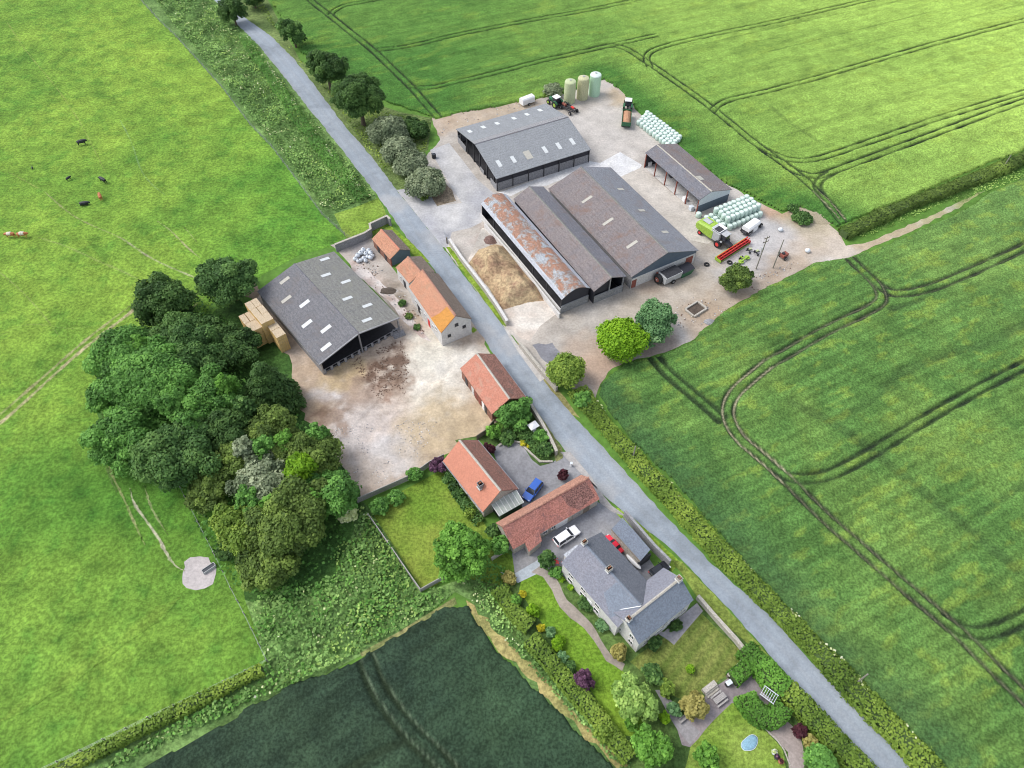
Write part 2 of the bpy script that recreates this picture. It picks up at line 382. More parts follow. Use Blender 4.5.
# pasture with cattle paths
def path_w(px, it=3): return smooth(WP(px), it)
PATHS = [  # trace, half width, strength, colour
 ([(45,192),(70,214.5),(95,227),(120,237),(135,247),(150,258),(172,268),(195,277),(203,281)], .32, .55, (.30,.27,.15)),
 ([(120,237),(150,258),(172,268),(200,280)], .4, .5, (.38,.34,.24)),
 ([(157,221),(168,228),(180,240),(190,250),(200,258)], .30, .55, (.34,.30,.18)),
 ([(183,226),(192,236),(197,243)], .2, .35, (.32,.30,.16)),
 ([(37,237),(60,244),(75,250),(100,262),(120,270),(140,280)], .45, .3, (.27,.27,.12)),
 ([(-20,258),(0,272),(25,294),(45,317),(60,337)], .25, .45, (.20,.24,.08)),
 ([(7,22),(25,50),(42,70),(60,92),(72,110),(82,125),(97,155),(107,175)], .25, .4, (.24,.27,.08)),
 ([(120,120),(132,142),(140,170),(152,185),(165,195)], .3, .4, (.20,.32,.14)),
 ([(0,168),(20,178),(45,192)], .25, .3, (.26,.27,.09)),
 ([(-10,345),(0,335),(30,322),(70,330),(100,325)], .25, .25, (.22,.26,.09)),
 ([(-60,468),(-20,436),(0,424),(25,402),(55,374),(82,350),(104,333),(130,313),(150,297)], .4, .9, (.36,.32,.18)),
 ([(-60,458),(-20,427),(0,415),(25,393),(55,367),(82,343),(104,326),(130,306)], .35, .7, (.30,.28,.14)),
 ([(200,292),(186,302),(170,318)], .5, .6, (.36,.32,.18)),([(204,297),(192,308),(178,322)], .4, .6, (.34,.30,.17)),
 ([(95,385),(104,400),(104.5,430),(105,462),(110,478),(117,492)], .3, .6, (.10,.14,.05)),
 ([(97,385),(106,400),(107,430),(108,462),(113,478),(122,494),(133,520),(145,545)], .3, .5, (.30,.28,.14)),
 ([(130,488),(133,502),(140,512),(150,526),(160,540),(166,553),(172,562),(178,568),(185,571)], .36, .95, (.42,.40,.28)),
 ([(144,485),(150,505),(158,520),(168,535)], .3, .45, (.30,.30,.16)),
 ([(0,722),(30,700),(70,676),(110,648),(150,618),(180,598)], 1.6, .25, (.22,.31,.05)),
]
PW = [(path_w(p), w, s, c) for p, w, s, c in PATHS]
def pasture_tone(x, y):
    n = fbm(x, y, 14, 3); n2 = fbm(x, y, 3.2, 9); n3 = fbm(x, y, 45, 21); n4 = fbm(x, y, 1.3, 31, 2); n5 = fbm(x, y, 2.1, 37, 2)
    c = lerp((.125, .242, .034), (.240, .355, .050), (n-.32)*1.25+(n3-.5)*.7+.16)
    c = c*(1-.20*np.clip((n2-.54)*5, 0, 1)[..., None]*np.array([1, .72, .7]))
    c = c*(.80+.40*n4[..., None]); dg = np.clip((n5-.62)*9, 0, 1)*.35; c = c*(1-dg[..., None]*np.array([.8, .5, .5]))
    gd = np.clip((x-W2((150, 250))[0])/25, 0, 1)*np.clip((y-85)/30, 0, 1)*.5    # lusher, greener grass near the farm
    c = c*(1-gd[..., None]*np.array([.62, .22, .3]))
    lo = np.clip((90-y)/50, 0, 1)*.35; c = c*(1-lo[..., None]*np.array([.4, .2, .1]))
    gd2 = np.clip((x+95)/14, 0, 1)*np.clip((72-y)/10, 0, 1)*np.clip((y-46)/8, 0, 1)*.5; c = c*(1-gd2[..., None]*np.array([.6, .35, .4]))
    return c
LAWNM = attrmat('turf_fine', w2=.3, s2=2.0, s3=.4, w3=.15, bump=.35)
fence_px = [(80,-90),(110,-45),(140,0),(160,22),(176,37),(195,58),(222,88),(250,125),(272,148),(300,185),(322,215),(345,236)]
past = [(-260,-200),(20,-200)]+fence_px+[(335,246),(300,255),(262,275),(240,300),(215,300),(200,320),(205,420),(240,520),(245,600),(268,662),(220,690),(150,722),(60,768),(20,790),(-120,870),(-420,880)]
patch('pasture', past, .004, AM, tone=pasture_tone, res=.75)
def worn_path(pts, w, s, col, z, seed):
    L = np.linalg.norm(np.diff(pts, axis=0), axis=1).sum(); C = resample(pts, max(3, int(L/.5))); r = np.random.default_rng(seed); n = len(C)
    g = vnoise(C[:, 0], C[:, 1], 2.0, seed); l = offset(C, 1)-C; ww = w*(.75+.5*g)+r.normal(0, .03, n); taper = np.clip(np.minimum(np.arange(n), np.arange(n)[::-1])/6, .15, 1); ww = np.maximum(.05, ww*taper)
    rows = [C+l*(ww*k)[:, None]+r.normal(0, .05, (n, 2)) for k in (-1.5, -.6, .6, 1.5)]; V = np.concatenate(rows); F = []
    for k in range(3):
        for i in range(n-1): F.append((k*n+i, k*n+i+1, (k+1)*n+i+1, (k+1)*n+i))
    me = bpy.data.meshes.new('worn_path'); me.from_pydata([(a, b, z) for a, b in V], [], F); me.materials.append(AM); me.update()
    if me.polygons[0].normal.z < 0: me.flip_normals()
    base = pasture_tone(V[:, 0], V[:, 1]); f = np.concatenate([np.full(n, q) for q in (0, 1, 1, 0)])*s*np.tile(.5+.7*g, 4); f = np.clip(f, 0, 1)[:, None]
    add_tone(me, base*(1-f)+np.array(col)*f, len(V)); tag(link('worn_path', me), kind='structure')
def resample(P, n):
    c = np.concatenate([[0], np.cumsum(np.linalg.norm(np.diff(P, axis=0), axis=1))]); q = np.linspace(0, c[-1], n)
    return np.stack([np.interp(q, c, P[:, 0]), np.interp(q, c, P[:, 1])], 1)
for k_, (p_, w_, s_, c_) in enumerate(PW): worn_path(p_, w_*(.8 if k_ in (10, 11) else .5), min(1, s_*1.15), c_, .009+.0025*k_, 400+k_)
def floor_tone(x, y):  # darker green tone of the woodland floor
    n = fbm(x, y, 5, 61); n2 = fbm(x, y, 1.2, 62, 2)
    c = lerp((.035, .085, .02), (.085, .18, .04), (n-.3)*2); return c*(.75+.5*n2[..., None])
# woodland floor and rough strip
def rough_tone(x, y):
    n = fbm(x, y, 6, 71); n2 = fbm(x, y, 1.4, 72, 2)
    c = lerp((.085, .16, .045), (.17, .28, .085), (n-.3)*2.2); return c*(.75+.5*n2[..., None])
patch('woodland_floor', [(200,318),(240,300),(290,360),(300,410),(345,470),(362,500),(330,590),(290,600),(245,600),(240,520),(205,455),(170,470),(120,470),(100,440),(95,370),(140,330)], .012, AM, tone=floor_tone, res=1.0, amp=.5)
patch('rough_verge', fence_px+[(352,243),(382,228),(375,192),(340,147),(310,110),(285,78),(260,47),(237,24),(225,8),(214,-14),(190,-60),(170,-110)], .008, AM, tone=rough_tone, res=.9)
patch('rough_ground', [(362,500),(378,520),(422,593),(452,582),(500,575),(560,660),(628,745),(640,790),(600,790),(470,600),(455,592),(400,635),(330,672),(270,705),(150,768),(100,800),(20,800),(60,770),(150,724),(220,692),(268,664),(245,600),(330,590)], .008, AM, tone=rough_tone, res=.9)
patch('far_verge', [(222,0),(200,-70),(180,-130),(260,-130),(268,0),(300,60),(350,95),(400,112),(432,118),(428,150),(400,165),(440,205),(432,212),(397,190),(370,155),(340,120),(312,82),(295,60),(272,37),(247,19)], .008, AM, tone=lambda x, y: rough_tone(x, y)*np.array([1.0, .82, .9]), res=.9)

# ---- cereal crops: raised canopy with wheel tracks pressed into it
CM = attrmat('crop_canopy', w2=.34, s2=2.6, s3=.25, w3=.18, bump=.7)
def crop(name, px, top, res, rowpx, tracks, tone, palec=(.32, .29, .19)):
    P = WP(px); a, b = WP(rowpx); u = (b-a)/np.linalg.norm(b-a); n = np.array([-u[1], u[0]])
    o = P.mean(0); Q = np.stack([(P-o)@u, (P-o)@n], 1); x0, y0 = Q.min(0); x1, y1 = Q.max(0)
    gx = np.arange(x0, x1, res); gy = np.arange(y0, y1, res); A, B = np.meshgrid(gx, gy, indexing='ij')
    X = o[0]+A*u[0]+B*n[0]; Y = o[1]+A*u[1]+B*n[1]
    ins = inpoly(X.ravel(), Y.ravel(), jitter_poly(P, .35, 1.5, 5)).reshape(X.shape)
    Z = top+(rng.random(X.shape)-.5)*.20+(fbm(X, Y, 5, 11)-.5)*.16
    vn = vnoise(X, Y, 2.5, 91); tr = np.zeros(X.shape); pale = np.zeros(X.shape)
    for t in tracks:
        c = smooth(WP(t[0]), 2); sep = t[1]; w = t[2]; s = t[3] if len(t) > 3 else 1.0; pl = t[4] if len(t) > 4 else 0
        for k in ((-sep/2, sep/2) if sep else (0,)):
            d = seg_dist(X, Y, offset(c, k) if k else c, 2.5); f = np.clip(1.9-d/(w*(.72+.6*vn))*1.25, 0, 1)*s*(.75+.4*vn); tr = np.maximum(tr, f)
            if pl: pale = np.maximum(pale, np.clip(1.2-d/(w*.6), 0, 1)*pl)
    Z = Z*(1-tr)+.05*tr
    e = np.zeros(ins.shape, bool); e[1:-1, 1:-1] = ins[1:-1, 1:-1] & ins[2:, 1:-1] & ins[:-2, 1:-1] & ins[1:-1, 2:] & ins[1:-1, :-2]
    Z = np.where(e, Z, .0)
    idx = -np.ones(X.shape, int); cell = ins[:-1, :-1] & ins[1:, :-1] & ins[1:, 1:] & ins[:-1, 1:]
    use = np.zeros(X.shape, bool); use[:-1, :-1] |= cell; use[1:, :-1] |= cell; use[1:, 1:] |= cell; use[:-1, 1:] |= cell
    idx[use] = np.arange(use.sum()); F = np.stack([idx[:-1, :-1][cell], idx[1:, :-1][cell], idx[1:, 1:][cell], idx[:-1, 1:][cell]], 1)
    V = np.stack([X[use], Y[use], Z[use]], 1)
    me = bpy.data.meshes.new(name); me.vertices.add(len(V)); me.vertices.foreach_set('co', V.astype(np.float32).ravel())
    me.loops.add(F.size); me.loops.foreach_set('vertex_index', F.ravel().astype(np.int32)); me.polygons.add(len(F))
    me.polygons.foreach_set('loop_start', np.arange(0, F.size, 4, dtype=np.int32)); me.polygons.foreach_set('loop_total', np.full(len(F), 4, np.int32))
    me.update(calc_edges=True); me.validate(); me.materials.append(CM)
    t = tr[use][:, None]; c = tone(V[:, 0], V[:, 1], (V[:, :2]-o)@u, (V[:, :2]-o)@n)
    soil = np.array([.022, .036, .018]); c = c*(1-t*.93)+soil*t*.93  # track soil made darker still: shadow inside the groove is painted in
    pl = pale[use][:, None]; c = c*(1-pl)+np.array(palec)*pl
    add_tone(me, c*(.88+.24*rng.random(len(V)))[:, None], len(V))
    return tag(link(name, me), kind='structure')
SEP, WD = 1.75, .22
def ne_tone(x, y, a, b):
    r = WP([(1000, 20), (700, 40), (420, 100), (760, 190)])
    t = np.clip((x-r[2][0])/(r[0][0]-r[2][0]), 0, 1)*1.0+np.clip((y-150)/80, 0, 1)*.12  # brightens toward the far right: sheen on the crop, put into its colour
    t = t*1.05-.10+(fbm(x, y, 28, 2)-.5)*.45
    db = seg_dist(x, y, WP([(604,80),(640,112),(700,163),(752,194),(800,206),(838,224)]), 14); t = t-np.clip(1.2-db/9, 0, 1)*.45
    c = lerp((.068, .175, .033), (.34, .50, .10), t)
    rows = .5+.5*np.sin(b*2*math.pi/2.6+fbm(x, y, 9, 4)*1.2); c = c*(1-.09*rows[..., None]*fbm(a*.1, b, 1.5, 5)[..., None]*2)*(.88+.24*fbm(a*.12, b, .9, 6, 3)[..., None])
    c = c*(1-.16*np.clip((fbm(a*.25, b, 3, 8)-.5)*4, 0, 1)[..., None])
    yel = np.clip((fbm(a*.4, b, 3, 41)-.58)*6, 0, 1)*.22; c = c*(1-yel[..., None])+np.array([.30, .40, .06])*yel[..., None]
    return c
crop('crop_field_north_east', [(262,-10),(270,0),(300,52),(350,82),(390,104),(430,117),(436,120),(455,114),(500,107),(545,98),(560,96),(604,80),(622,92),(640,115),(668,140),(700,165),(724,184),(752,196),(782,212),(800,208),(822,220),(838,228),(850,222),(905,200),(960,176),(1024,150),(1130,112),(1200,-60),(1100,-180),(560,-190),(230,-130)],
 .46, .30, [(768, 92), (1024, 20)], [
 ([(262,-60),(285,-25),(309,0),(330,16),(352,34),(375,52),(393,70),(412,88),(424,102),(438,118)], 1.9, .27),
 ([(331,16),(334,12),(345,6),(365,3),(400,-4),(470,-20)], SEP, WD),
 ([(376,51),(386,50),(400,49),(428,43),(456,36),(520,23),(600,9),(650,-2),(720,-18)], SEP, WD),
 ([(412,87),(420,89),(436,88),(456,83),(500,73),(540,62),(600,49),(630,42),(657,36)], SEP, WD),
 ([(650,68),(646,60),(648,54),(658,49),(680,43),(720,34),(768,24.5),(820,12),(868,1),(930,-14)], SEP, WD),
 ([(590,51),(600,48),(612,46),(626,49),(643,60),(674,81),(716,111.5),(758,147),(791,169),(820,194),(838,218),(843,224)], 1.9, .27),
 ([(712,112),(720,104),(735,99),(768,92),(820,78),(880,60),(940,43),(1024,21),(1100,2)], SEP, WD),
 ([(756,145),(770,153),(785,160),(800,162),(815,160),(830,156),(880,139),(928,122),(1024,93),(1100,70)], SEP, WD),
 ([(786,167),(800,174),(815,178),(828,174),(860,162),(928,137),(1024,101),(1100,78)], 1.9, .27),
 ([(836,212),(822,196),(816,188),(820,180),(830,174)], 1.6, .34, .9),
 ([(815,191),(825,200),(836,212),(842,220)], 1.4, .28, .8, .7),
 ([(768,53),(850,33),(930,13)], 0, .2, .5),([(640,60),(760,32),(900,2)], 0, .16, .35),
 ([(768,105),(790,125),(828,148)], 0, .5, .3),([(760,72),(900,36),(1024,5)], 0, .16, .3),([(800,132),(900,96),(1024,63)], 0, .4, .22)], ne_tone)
def e_tone(x, y, a, b):
    n = fbm(x, y, 16, 13); n2 = fbm(x, y, 4.5, 14)
    t = (n-.33)*1.3+(n2-.5)*.8
    c = lerp((.090, .190, .045), (.185, .300, .066), t)*(.72+.56*fbm(a*.12, b, .9, 6, 3)[..., None])*(.95+.10*np.sin(b*2*math.pi/1.9+fbm(x, y, 9, 4)*1.5))[..., None]
    far = np.clip((y-85)/55, 0, 1)*.5*np.clip((x-60)/40, 0, 1); c = c*(1-far[..., None])+np.array([.15, .265, .075])*far[..., None]
    yel = np.clip((fbm(a*.5, b, 1.6, 44)-.57)*7, 0, 1)*.38; c = c*(1-yel[..., None])+np.array([.26, .35, .055])*yel[..., None]
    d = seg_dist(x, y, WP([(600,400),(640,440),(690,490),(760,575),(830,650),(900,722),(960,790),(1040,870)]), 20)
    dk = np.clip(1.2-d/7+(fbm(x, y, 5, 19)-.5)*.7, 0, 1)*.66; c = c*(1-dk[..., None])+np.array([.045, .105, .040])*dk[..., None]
    c = c*(1-.13*np.clip((fbm(a*.2, b, 2.5, 8)-.5)*5, 0, 1)[..., None])
    return c
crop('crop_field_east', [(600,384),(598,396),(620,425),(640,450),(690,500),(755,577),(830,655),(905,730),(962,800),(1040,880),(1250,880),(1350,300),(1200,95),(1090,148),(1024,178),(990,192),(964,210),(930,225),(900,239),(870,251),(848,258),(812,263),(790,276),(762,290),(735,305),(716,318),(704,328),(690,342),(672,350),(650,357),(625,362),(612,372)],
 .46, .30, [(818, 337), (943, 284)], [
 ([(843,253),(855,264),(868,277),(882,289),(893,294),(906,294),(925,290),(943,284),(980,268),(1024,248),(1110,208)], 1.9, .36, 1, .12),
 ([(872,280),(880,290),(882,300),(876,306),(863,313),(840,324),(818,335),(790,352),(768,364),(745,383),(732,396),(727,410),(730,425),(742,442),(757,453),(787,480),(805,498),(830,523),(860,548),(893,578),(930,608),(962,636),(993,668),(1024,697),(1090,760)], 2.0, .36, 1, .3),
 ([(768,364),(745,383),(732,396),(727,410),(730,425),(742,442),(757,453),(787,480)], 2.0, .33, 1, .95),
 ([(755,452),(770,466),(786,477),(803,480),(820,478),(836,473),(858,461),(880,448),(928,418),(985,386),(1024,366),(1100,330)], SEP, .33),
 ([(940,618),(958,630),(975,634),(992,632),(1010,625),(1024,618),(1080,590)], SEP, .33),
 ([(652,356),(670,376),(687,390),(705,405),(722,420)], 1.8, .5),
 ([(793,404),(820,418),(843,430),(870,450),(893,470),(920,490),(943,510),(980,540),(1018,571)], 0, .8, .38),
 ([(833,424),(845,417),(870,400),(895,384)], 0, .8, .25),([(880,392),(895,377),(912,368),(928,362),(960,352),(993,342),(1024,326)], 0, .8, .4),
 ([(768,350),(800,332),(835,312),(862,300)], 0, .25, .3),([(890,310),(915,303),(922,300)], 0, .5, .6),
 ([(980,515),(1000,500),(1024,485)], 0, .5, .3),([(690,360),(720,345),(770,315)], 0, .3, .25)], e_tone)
def sw_tone(x, y, a, b):
    n = fbm(x, y, 12, 23); n2 = fbm(x, y, 2, 24)
    c = lerp((.023, .042, .027), (.040, .070, .038), (n-.3)*1.6+(n2-.5)*.8)*(.62+.76*fbm(a*.12, b, .9, 6, 3)[..., None])
    gcx = W2((555, 690)); d = np.hypot(x-gcx[0], y-gcx[1]); f = np.clip(1-d/22, 0, 1)*.35; c = c*(1-f[..., None])+np.array([.055, .115, .05])*f[..., None]
    return c
crop('crop_field_south_west', [(140,768),(280,690),(345,665),(400,634),(445,606),(470,604),(481,626),(497,649),(524,676),(552,704),(583,736),(618,770),(660,810),(560,880),(0,900),(60,815)],
 .45, .30, [(256, 730), (456, 610)], [
 ([(365,654),(372,676),(381,695),(396,716),(415,738),(437,758),(460,785)], 2.1, .34, 1, .0), ([(367,656),(375,676),(385,695),(400,716),(419,738),(441,758),(464,785)], 1.9, .22, .2, .8),
 ([(340,775),(358,764),(381,751),(396,744),(410,742)], 0, .45, .7),
 ([(412,652),(440,638),(470,622)], 0, .3, .3),([(410,740),(425,755),(440,775)], 1.0, .3, .6)], sw_tone, (.10, .135, .085))
patch('bare_field_edge', [(466,600),(474,606),(498,634),(530,662),(560,695),(590,728),(628,765),(617,768),(580,731),(549,699),(521,671),(494,645),(477,624)], .016, AM, amp=.5, tone=lambda x, y: lerp((.26,.25,.09),(.42,.33,.14),(fbm(x,y,4,6)-.3)*2), res=.8)
patch('field_margin', [(455,597),(400,631),(360,653),(362,657),(403,636),(457,604)], .02, AM, tone=lambda x, y: lerp((.14,.19,.06),(.30,.27,.12),(fbm(x,y,3,6)-.3)*2), res=.6)

# ---- hard ground of the farm
YM = attrmat('farmyard_surface', w2=.11, s2=2.2, s3=.35, w3=.12, bump=.35, rough=.9)
def gravel_tone(x, y):
    n = fbm(x, y, 9, 81); n2 = fbm(x, y, 2, 82)
    c = lerp((.30, .27, .235), (.44, .41, .38), (n-.3)*2); return c*(.85+.3*n2[..., None])
def farm_tone(x, y):
    c = gravel_tone(x, y); n = fbm(x, y, 3, 91)
    for px, r, col, s in (((600,135),13,(.40,.38,.36),.6),((520,335),7,(.42,.37,.32),.5),((610,372),6,(.36,.24,.17),.8),((590,360),6,(.38,.27,.20),.6),((680,292),8,(.36,.31,.25),.7),((725,310),8,(.30,.23,.16),.8),((700,322),6,(.30,.22,.15),.7),
                      ((760,295),9,(.30,.22,.15),.75),((655,345),5,(.20,.14,.11),.8),((790,260),8,(.30,.22,.15),.7),((830,240),9,(.42,.34,.26),.7),((810,220),8,(.30,.26,.17),.8),((870,243),6,(.36,.29,.20),1.2),((900,231),6,(.34,.28,.18),1.2),((935,216),7,(.30,.27,.15),1.2),((970,200),7,(.24,.25,.11),1.3),((775,212),4,(.36,.20,.11),.8),((790,222),4,(.30,.24,.15),.7),((760,235),8,(.38,.38,.39),.8),((740,262),6,(.34,.34,.35),.7),
                      ((640,320),6,(.44,.38,.31),.5),((580,395),4,(.30,.24,.21),.7),((470,115),9,(.36,.27,.18),.8),((440,125),6,(.34,.25,.17),.8),((520,102),8,(.34,.26,.17),.7),((625,97),5,(.36,.27,.16),.8),((640,297),5,(.26,.22,.17),.6),((690,277),5,(.28,.23,.17),.6),
                      ((560,90),6,(.40,.38,.35),.6),((650,285),4,(.27,.2,.15),.6),((500,215),5,(.40,.36,.33),.7),((490,240),5,(.33,.24,.20),.7)):
        f = blob(x, y, px, r, int(px[0]))*s*.75; c = c*(1-f[..., None])+np.array(col)*f[..., None]
    return np.minimum(c*1.2, .8)*(.9+.2*n[..., None])
patch('farmyard', [(397,190),(440,140),(432,118),(455,108),(545,94),(560,90),(604,75),(632,92),(650,115),(680,145),(715,176),(750,198),(782,214),(800,205),(822,220),(838,232),(846,246),(868,242),(900,229),(930,216),(955,204),(985,190),(962,206),(932,221),(903,235),(880,244),(850,257),(812,264),(790,276),(762,290),(735,305),(716,318),(704,328),(690,342),(672,350),(650,357),(625,362),(608,372),(598,390),(596,408),(585,402),(570,385),(545,376),(520,345),(508,332),(488,305),(445,248)], .006, YM, tone=farm_tone, res=.6, amp=.25)
def conc(c1, c2, s=6): return lambda x, y: lerp(c1, c2, (fbm(x, y, s, 55)-.3)*2)*(.92+.16*fbm(x, y, 1.2, 56, 2)[..., None])
patch('concrete_apron', [(430,150),(449,143),(478,180),(497,196),(481,204),(482,222),(470,228),(452,232),(447,248),(442.7,247),(420.9,220),(397,190),(425,186),(437,206),(462,203),(453,190)], .011, YM, tone=conc((.36,.36,.38),(.50,.49,.48)), res=.6)
patch('concrete_pad', [(498,193),(589,161),(600,163),(620,152),(642,165),(628,185),(609,172),(590,168),(546,186),(529,187),(511,196)], .011, YM, tone=conc((.56,.56,.57),(.68,.67,.65)), res=.6)
patch('concrete_strip', [(618,178),(640,168),(652,176),(697,214),(722,236),(708,244),(690,240),(668,222),(640,200)], .0145, YM, tone=conc((.46,.42,.37),(.56,.52,.47)), res=.6)
patch('clamp_floor', [(467,262),(482,228),(494,230),(559,312),(540,326),(530,341),(520,338),(500,318),(480,290)], .012, YM, tone=lambda x, y: lerp((.52,.45,.39),(.66,.62,.56),(fbm(x,y,3,57)-.3)*2)*(1-.35*blob(x,y,(482,240),4)[...,None]), res=.5)
patch('slurry_patch', [(532,345),(552,343),(560,352),(553,366),(545,362)], .013, YM, amp=.3, tone=conc((.16,.16,.18),(.25,.25,.27)), res=.5)
patch('dirt_patch_by_shrubs', [(425,186),(437,206),(456,201),(452,190),(440,178),(434,170)], .015, AM, amp=.1, tone=conc((.22,.17,.12),(.30,.24,.17)), res=.6)
def yard_tone(x, y):
    n = fbm(x, y, 7, 101); n2 = fbm(x, y, 1.6, 102); c = lerp((.37, .29, .22), (.50, .42, .35), (n-.3)*2)
    for px, r, col, s, sd in (((445,372),10,(.60,.56,.49),.7,1),((430,350),7,(.60,.57,.49),.7,2),((470,365),6,(.56,.54,.50),.6,3),((440,400),7,(.62,.58,.50),.6,4),((360,440),9,(.50,.46,.45),.5,5),((345,455),7,(.46,.43,.42),.5,6),((395,455),6,(.52,.50,.49),.6,7),((325,392),4,(.52,.49,.48),.8,8),
                      ((445,425),9,(.43,.34,.22),.75,9),((470,415),5,(.40,.31,.20),.6,10),((300,380),8,(.40,.30,.21),.7,11),((345,372),5,(.42,.32,.19),.8,12),((310,420),6,(.36,.26,.17),.7,13),((340,480),7,(.44,.35,.27),.6,14),((325,465),4,(.42,.32,.23),.6,15),
                      ((380,375),5.5,(.14,.09,.065),.9,16),((392,360),4.5,(.15,.10,.075),.85,17),((388,393),3,(.22,.14,.10),.75,18),((318,418),2.4,(.20,.13,.09),.7,19),((335,412),4,(.26,.18,.13),.6,20),((342,428),2,(.24,.16,.11),.6,21),((362,395),4,(.30,.22,.17),.6,22),((400,385),4,(.28,.21,.16),.5,23),((360,350),3,(.22,.17,.13),.5,24)):
        f = blob(x, y, px, r, sd)*np.clip(s*1.15, 0, 1)*(np.clip((fbm(x, y, 1.5, 77+sd, 4)-.36)*5, 0, 1) if col[0] < .3 else np.clip(.4+1.2*fbm(x, y, 1.1, 77+sd, 3), 0, 1)); c = c*(1-f[..., None])+np.array(col)*f[..., None]
    for st, w_, f_ in (([(480,340),(450,362),(420,385),(395,410),(370,440)],.45,.10),([(484,344),(455,368),(425,392),(401,417),(377,447)],.45,.10),([(470,345),(440,375),(440,410),(460,425)],.4,-.12),([(400,360),(380,400),(350,430),(330,450)],.4,-.14),([(300,375),(330,400),(370,410),(420,400),(462,372)],.5,-.10),([(303,381),(333,407),(372,417),(423,407),(467,377)],.5,-.10)):
        dd = seg_dist(x, y, smooth(WP(st), 2), 2); f = np.clip(1.3-dd/w_, 0, 1)*f_*(.4+1.2*fbm(x, y, 2, 9)); c = c*(1+f[..., None])
    return np.minimum(c*1.04, .8)*(.80+.40*n2[..., None])
patch('dirt_yard', [(262,288),(255,300),(240,330),(262,356),(275,352),(290,400),(320,445),(345,480),(362,498),(400,480),(442,456),(466,448),(482,437),(494,424),(520,405),(545,432),(540,436),(524,400),(509,379),(491,355),(484,344),(487,331),(472,320),(444,330),(432,330),(414,310),(400,318),(358,320),(300,285)], .010, YM, tone=yard_tone, res=.33, amp=.2)
def back_tone(x, y):
    n = fbm(x, y, 4, 111); c = lerp((.34, .30, .26), (.48, .44, .40), (n-.3)*2)
    for px, r, col, s in (((352,262),4,(.50,.44,.40),.8),((374,285),5,(.52,.43,.37),.7),((385,290),3,(.20,.16,.12),.8),((398,300),2.2,(.22,.18,.13),.7),((400,310),2.5,(.26,.22,.17),.7),((410,325),2.5,(.30,.24,.17),.7),((364,250),3,(.28,.27,.28),.6)):
        f = blob(x, y, px, r, int(px[0]))*s; c = c*(1-f[..., None])+np.array(col)*f[..., None]
    return c
patch('back_yard', [(330,245),(371,237),(391,266),(398,275),(409,292),(425,312),(443,346),(432,342),(414,320),(400,332),(400,318),(335,248)], .0085, YM, tone=back_tone, res=.5)
patch('concrete_slabs', [(349,262),(356,259),(372,274),(392,292),(408,312),(420,328),(432,342),(422,338),(404,322),(388,300),(368,285),(352,270)], .0125, YM, tone=lambda x, y: lerp((.42,.33,.29),(.60,.55,.52),(fbm(x,y,2.2,5)-.35)*3), res=.4, amp=.15)
patch('bare_ground', [(240,278),(252,280),(262,292),(256,300),(244,296),(236,290)], .016, YM, amp=.4, tone=conc((.26,.19,.13),(.36,.28,.21)), res=.5)
patch('grass_corner', [(334,214),(345,236),(354,245),(371,237),(389,224),(384,208),(378,198),(356,207)], .019, AM, tone=conc((.17,.27,.04),(.25,.33,.07)), res=.6)

# ---- the lane
RL = [(150,-150),(190,-45),(208,-4),(225,8),(237,24),(260,47),(285,78),(310,110),(340,147),(375,192),(392,216),(403,232),(415.4,249.5),(429.6,263.7),(446,287),(460,306),(472.6,323),(486,342),(493,353),(511.2,376.7),(526.6,396.4),(548.4,429),(562.8,447.4),(596,488.4),(630,517),(675,552.5),(725,605),(768,653.5),(818,708.5),(873,768),(935,835),(1030,940)]
RR = [(165,-150),(204,-45),(222,0),(247,19),(272,37),(295,60),(312,82),(340,120),(370,155),(397,190),(420.9,220),(442.7,247.3),(454,263),(468,281),(483.5,300),(495,314),(506,329),(515.6,345),(531,363.6),(552.8,388.8),(562,403),(595,439),(632.5,480),(662.5,512.5),(712.5,565),(768,613.5),(818,668.5),(868,721),(915,768),(980,835),(1090,940)]
road_m = grain('worn_asphalt', [(.235, .265, .30), (.275, .305, .34), (.30, .33, .36)], .12, 6, .12, rough=.85)
def resample(P, n):
    c = np.concatenate([[0], np.cumsum(np.linalg.norm(np.diff(P, axis=0), axis=1))]); q = np.linspace(0, c[-1], n)
    return np.stack([np.interp(q, c, P[:, 0]), np.interp(q, c, P[:, 1])], 1)
LANE = (resample(smooth(WP(RL), 1), 80)+resample(smooth(WP(RR), 1), 80))/2
def road_tone(x, y):
    n = fbm(x, y, 12, 121); c = lerp((.26, .295, .335), (.315, .345, .38), (n-.3)*2)
    d = seg_dist(x, y, LANE, 6)
    e = np.clip((d-1.9)/1.0, 0, 1)*.30; c = c*(1-e[..., None])+np.array([.25, .24, .20])*e[..., None]
    m = np.clip(1-d/.45, 0, 1)*.2; c = c*(1-m[..., None])+np.array([.37, .38, .38])*m[..., None]
    wt = np.exp(-((d-1.05)/.32)**2)*.10; c = c*(1+wt[..., None]); pr_ = np.clip((fbm(x, y, 6, 131)-.60)*14, 0, 1)*.14; c = c*(1-pr_[..., None])
    ck = np.clip(1-np.abs(fbm(x, y, 3.5, 133)-.5)*60, 0, 1)*.10; c = c*(1-ck[..., None])
    for p, r in (((445,240),5),((480,338),5),((390,205),4),((515,345),3.5),((600,490),3),((568,455),3)):
        f = blob(x, y, p, r, 3)*.4; c = c*(1-f[..., None])+np.array([.42, .40, .38])*f[..., None]
    return c*(.94+.12*fbm(x, y, 1.0, 122, 2)[..., None])
patch('road', list(map(tuple, np.array(RL)))+RR[::-1], .022, attrmat('lane_asphalt', w2=.08, s2=3, s3=.5, w3=.05, bump=.1, rough=.85), tone=road_tone, res=.4, amp=.16, step=1.0)
SZ = [0]
def strip(name, px, z, c1, c2, res=.5, amp=.12):
    SZ[0] += 1; return patch(name, px, z+.003*SZ[0], AM, amp=amp, tone=conc(c1, c2, 3), res=res)
